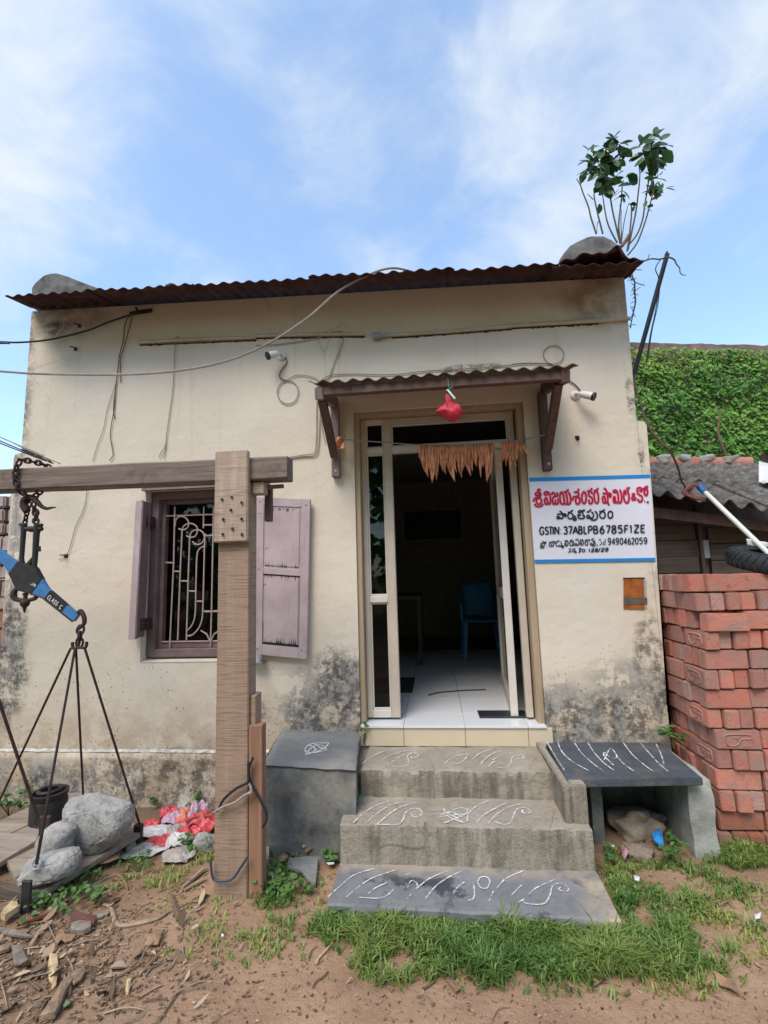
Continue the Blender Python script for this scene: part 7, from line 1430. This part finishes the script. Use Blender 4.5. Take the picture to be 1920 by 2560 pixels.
# chips and grit nobody could count
mb = MB(); rk = random.Random(21)
for i in range(3400):
    if i < 1700:
        u, v = rk.gauss(90, 200), rk.gauss(2040, 95)
        if v < 1930 - u * .25 or u < -120: continue
    else: u, v = rk.uniform(-60, 1720), rk.uniform(1880, 2230)
    p = G('d', u, v); 
    if abs(p.x) > 3.2 or p.y < -2.6 or (-.6 < p.x < .8 and p.y > -1): continue
    L = rk.uniform(.005, .022) * rk.uniform(.5, 1.3) if i < 1700 else rk.uniform(.003, .012); W2 = L * rk.uniform(.12, .4); a = rk.gauss(.6, .8) ; d = Vector((math.cos(a), math.sin(a), rk.gauss(0, .12))); s_ = Vector((-d.y, d.x, rk.gauss(0, .2))); h = rk.uniform(.002, .006); c_ = p + Vector((0, 0, h * .6 + rk.uniform(0, .006)))
    mb.box((-L / 2, -W2 / 2, -h / 2), (L / 2, W2 / 2, h / 2), Matrix.Translation(c_) @ Matrix((d, s_.normalized(), d.cross(s_).normalized())).transposed().to_4x4(), jit=h * .5)
nn_ = NM('wood_litter', .9, .1); rv = nn_.geo.outputs['Random Per Island']; nn_.col(nn_.ramp(rv, (0., (.10, .065, .045)), (.45, (.24, .165, .11)), (.8, (.33, .24, .17)), (1., (.45, .34, .22)))); 
tag(build('wood_litter', mb, nn_.m, loc=(-1.3, -1.2, 0), flip=False), 'scattered wood chips, bark crumbs and grit on the soil', 'litter', kind='stuff')

mb = MB(); rk = random.Random(33)      # thin curling bark flakes, leaf bits and twigs
for i in range(420):
    if i < 300: u, v = rk.gauss(110, 170), rk.gauss(2060, 85)
    else: u, v = rk.uniform(300, 1700), rk.uniform(1930, 2220)
    if v < 1925 - u * .2 or (u > 430 and rk.random() < .35): continue
    p = G('d', u, v)
    if abs(p.x) > 3 or p.y < -2.6 or (-.6 < p.x < .8 and p.y > -1.05): continue
    a = rk.gauss(.7, .9); d = Vector((math.cos(a), math.sin(a), rk.gauss(0, .15))).normalized(); n_ = Vector((rk.gauss(0, .3), rk.gauss(0, .3) - .1, 1))
    if i % 3:
        L = rk.uniform(.02, .075) * (1 if i < 300 else .6); vs, fs = leaf_faces(p + Vector((0, 0, .006 + rk.random() * .012)), d, n_, L, L * rk.uniform(.18, .6), rk.uniform(-.5, .5), rk.uniform(-.6, .4)); mb.add(vs, fs)
    else:
        L = rk.uniform(.05, .19) * (1 if i < 300 else .6); s_ = Vector((-d.y, d.x, 0)); q0 = p + Vector((0, 0, .008)); mb.tube([q0, q0 + d * L * .5 + s_ * rk.gauss(0, .012) + Vector((0, 0, rk.uniform(0, .012))), q0 + d * L + Vector((0, 0, -.002))], [.0032, .0026, .0014], 5, smooth=3)
tag(build('bark_litter', mb, nn_.m, loc=(-1.3, -1.2, 0), flip=False, smooth=True), 'curled bark flakes, dry leaf bits and twigs strewn over the soil', 'litter', kind='stuff')
# ------------------------------------------------------------------ unseen yard trees the door glass mirrors, made taller to block low sky light
mb = MB(); cols = []; rt = random.Random(4)
for i in range(11000):
    x = rt.uniform(-17, 17); top = 9.3 + 2.2 * mn.noise((x * .35, 0, 0)) + 1.2 * mn.noise((x * 1.3, 3, 0)); z = top * (1 - rt.random() ** 1.5 * .95); y = -14 + rt.uniform(-1.5, 1.5) + 1.2 * mn.noise((x * .6, z * .6, 2))
    if mn.noise((x * .8, z * .8, 5)) < -.42: continue
    L = rt.uniform(.25, .6); vs, fs = leaf_faces(Vector((x, y, z)), Vector((rt.uniform(-1, 1), rt.uniform(-.5, .5), rt.uniform(-1, .3))), Vector((rt.uniform(-.5, .5), 1, rt.uniform(0, 1))), L, L * .7, .2, .3); mb.add(vs, fs); cols += [rt.random()] * len(vs)
tag(attr_mesh('treeline', mb, cols, M['vine'], loc=(0, -15, 3)), 'dark row of trees across the yard, mirrored in the door glass and made taller to block low sky light', 'trees', kind='stuff')
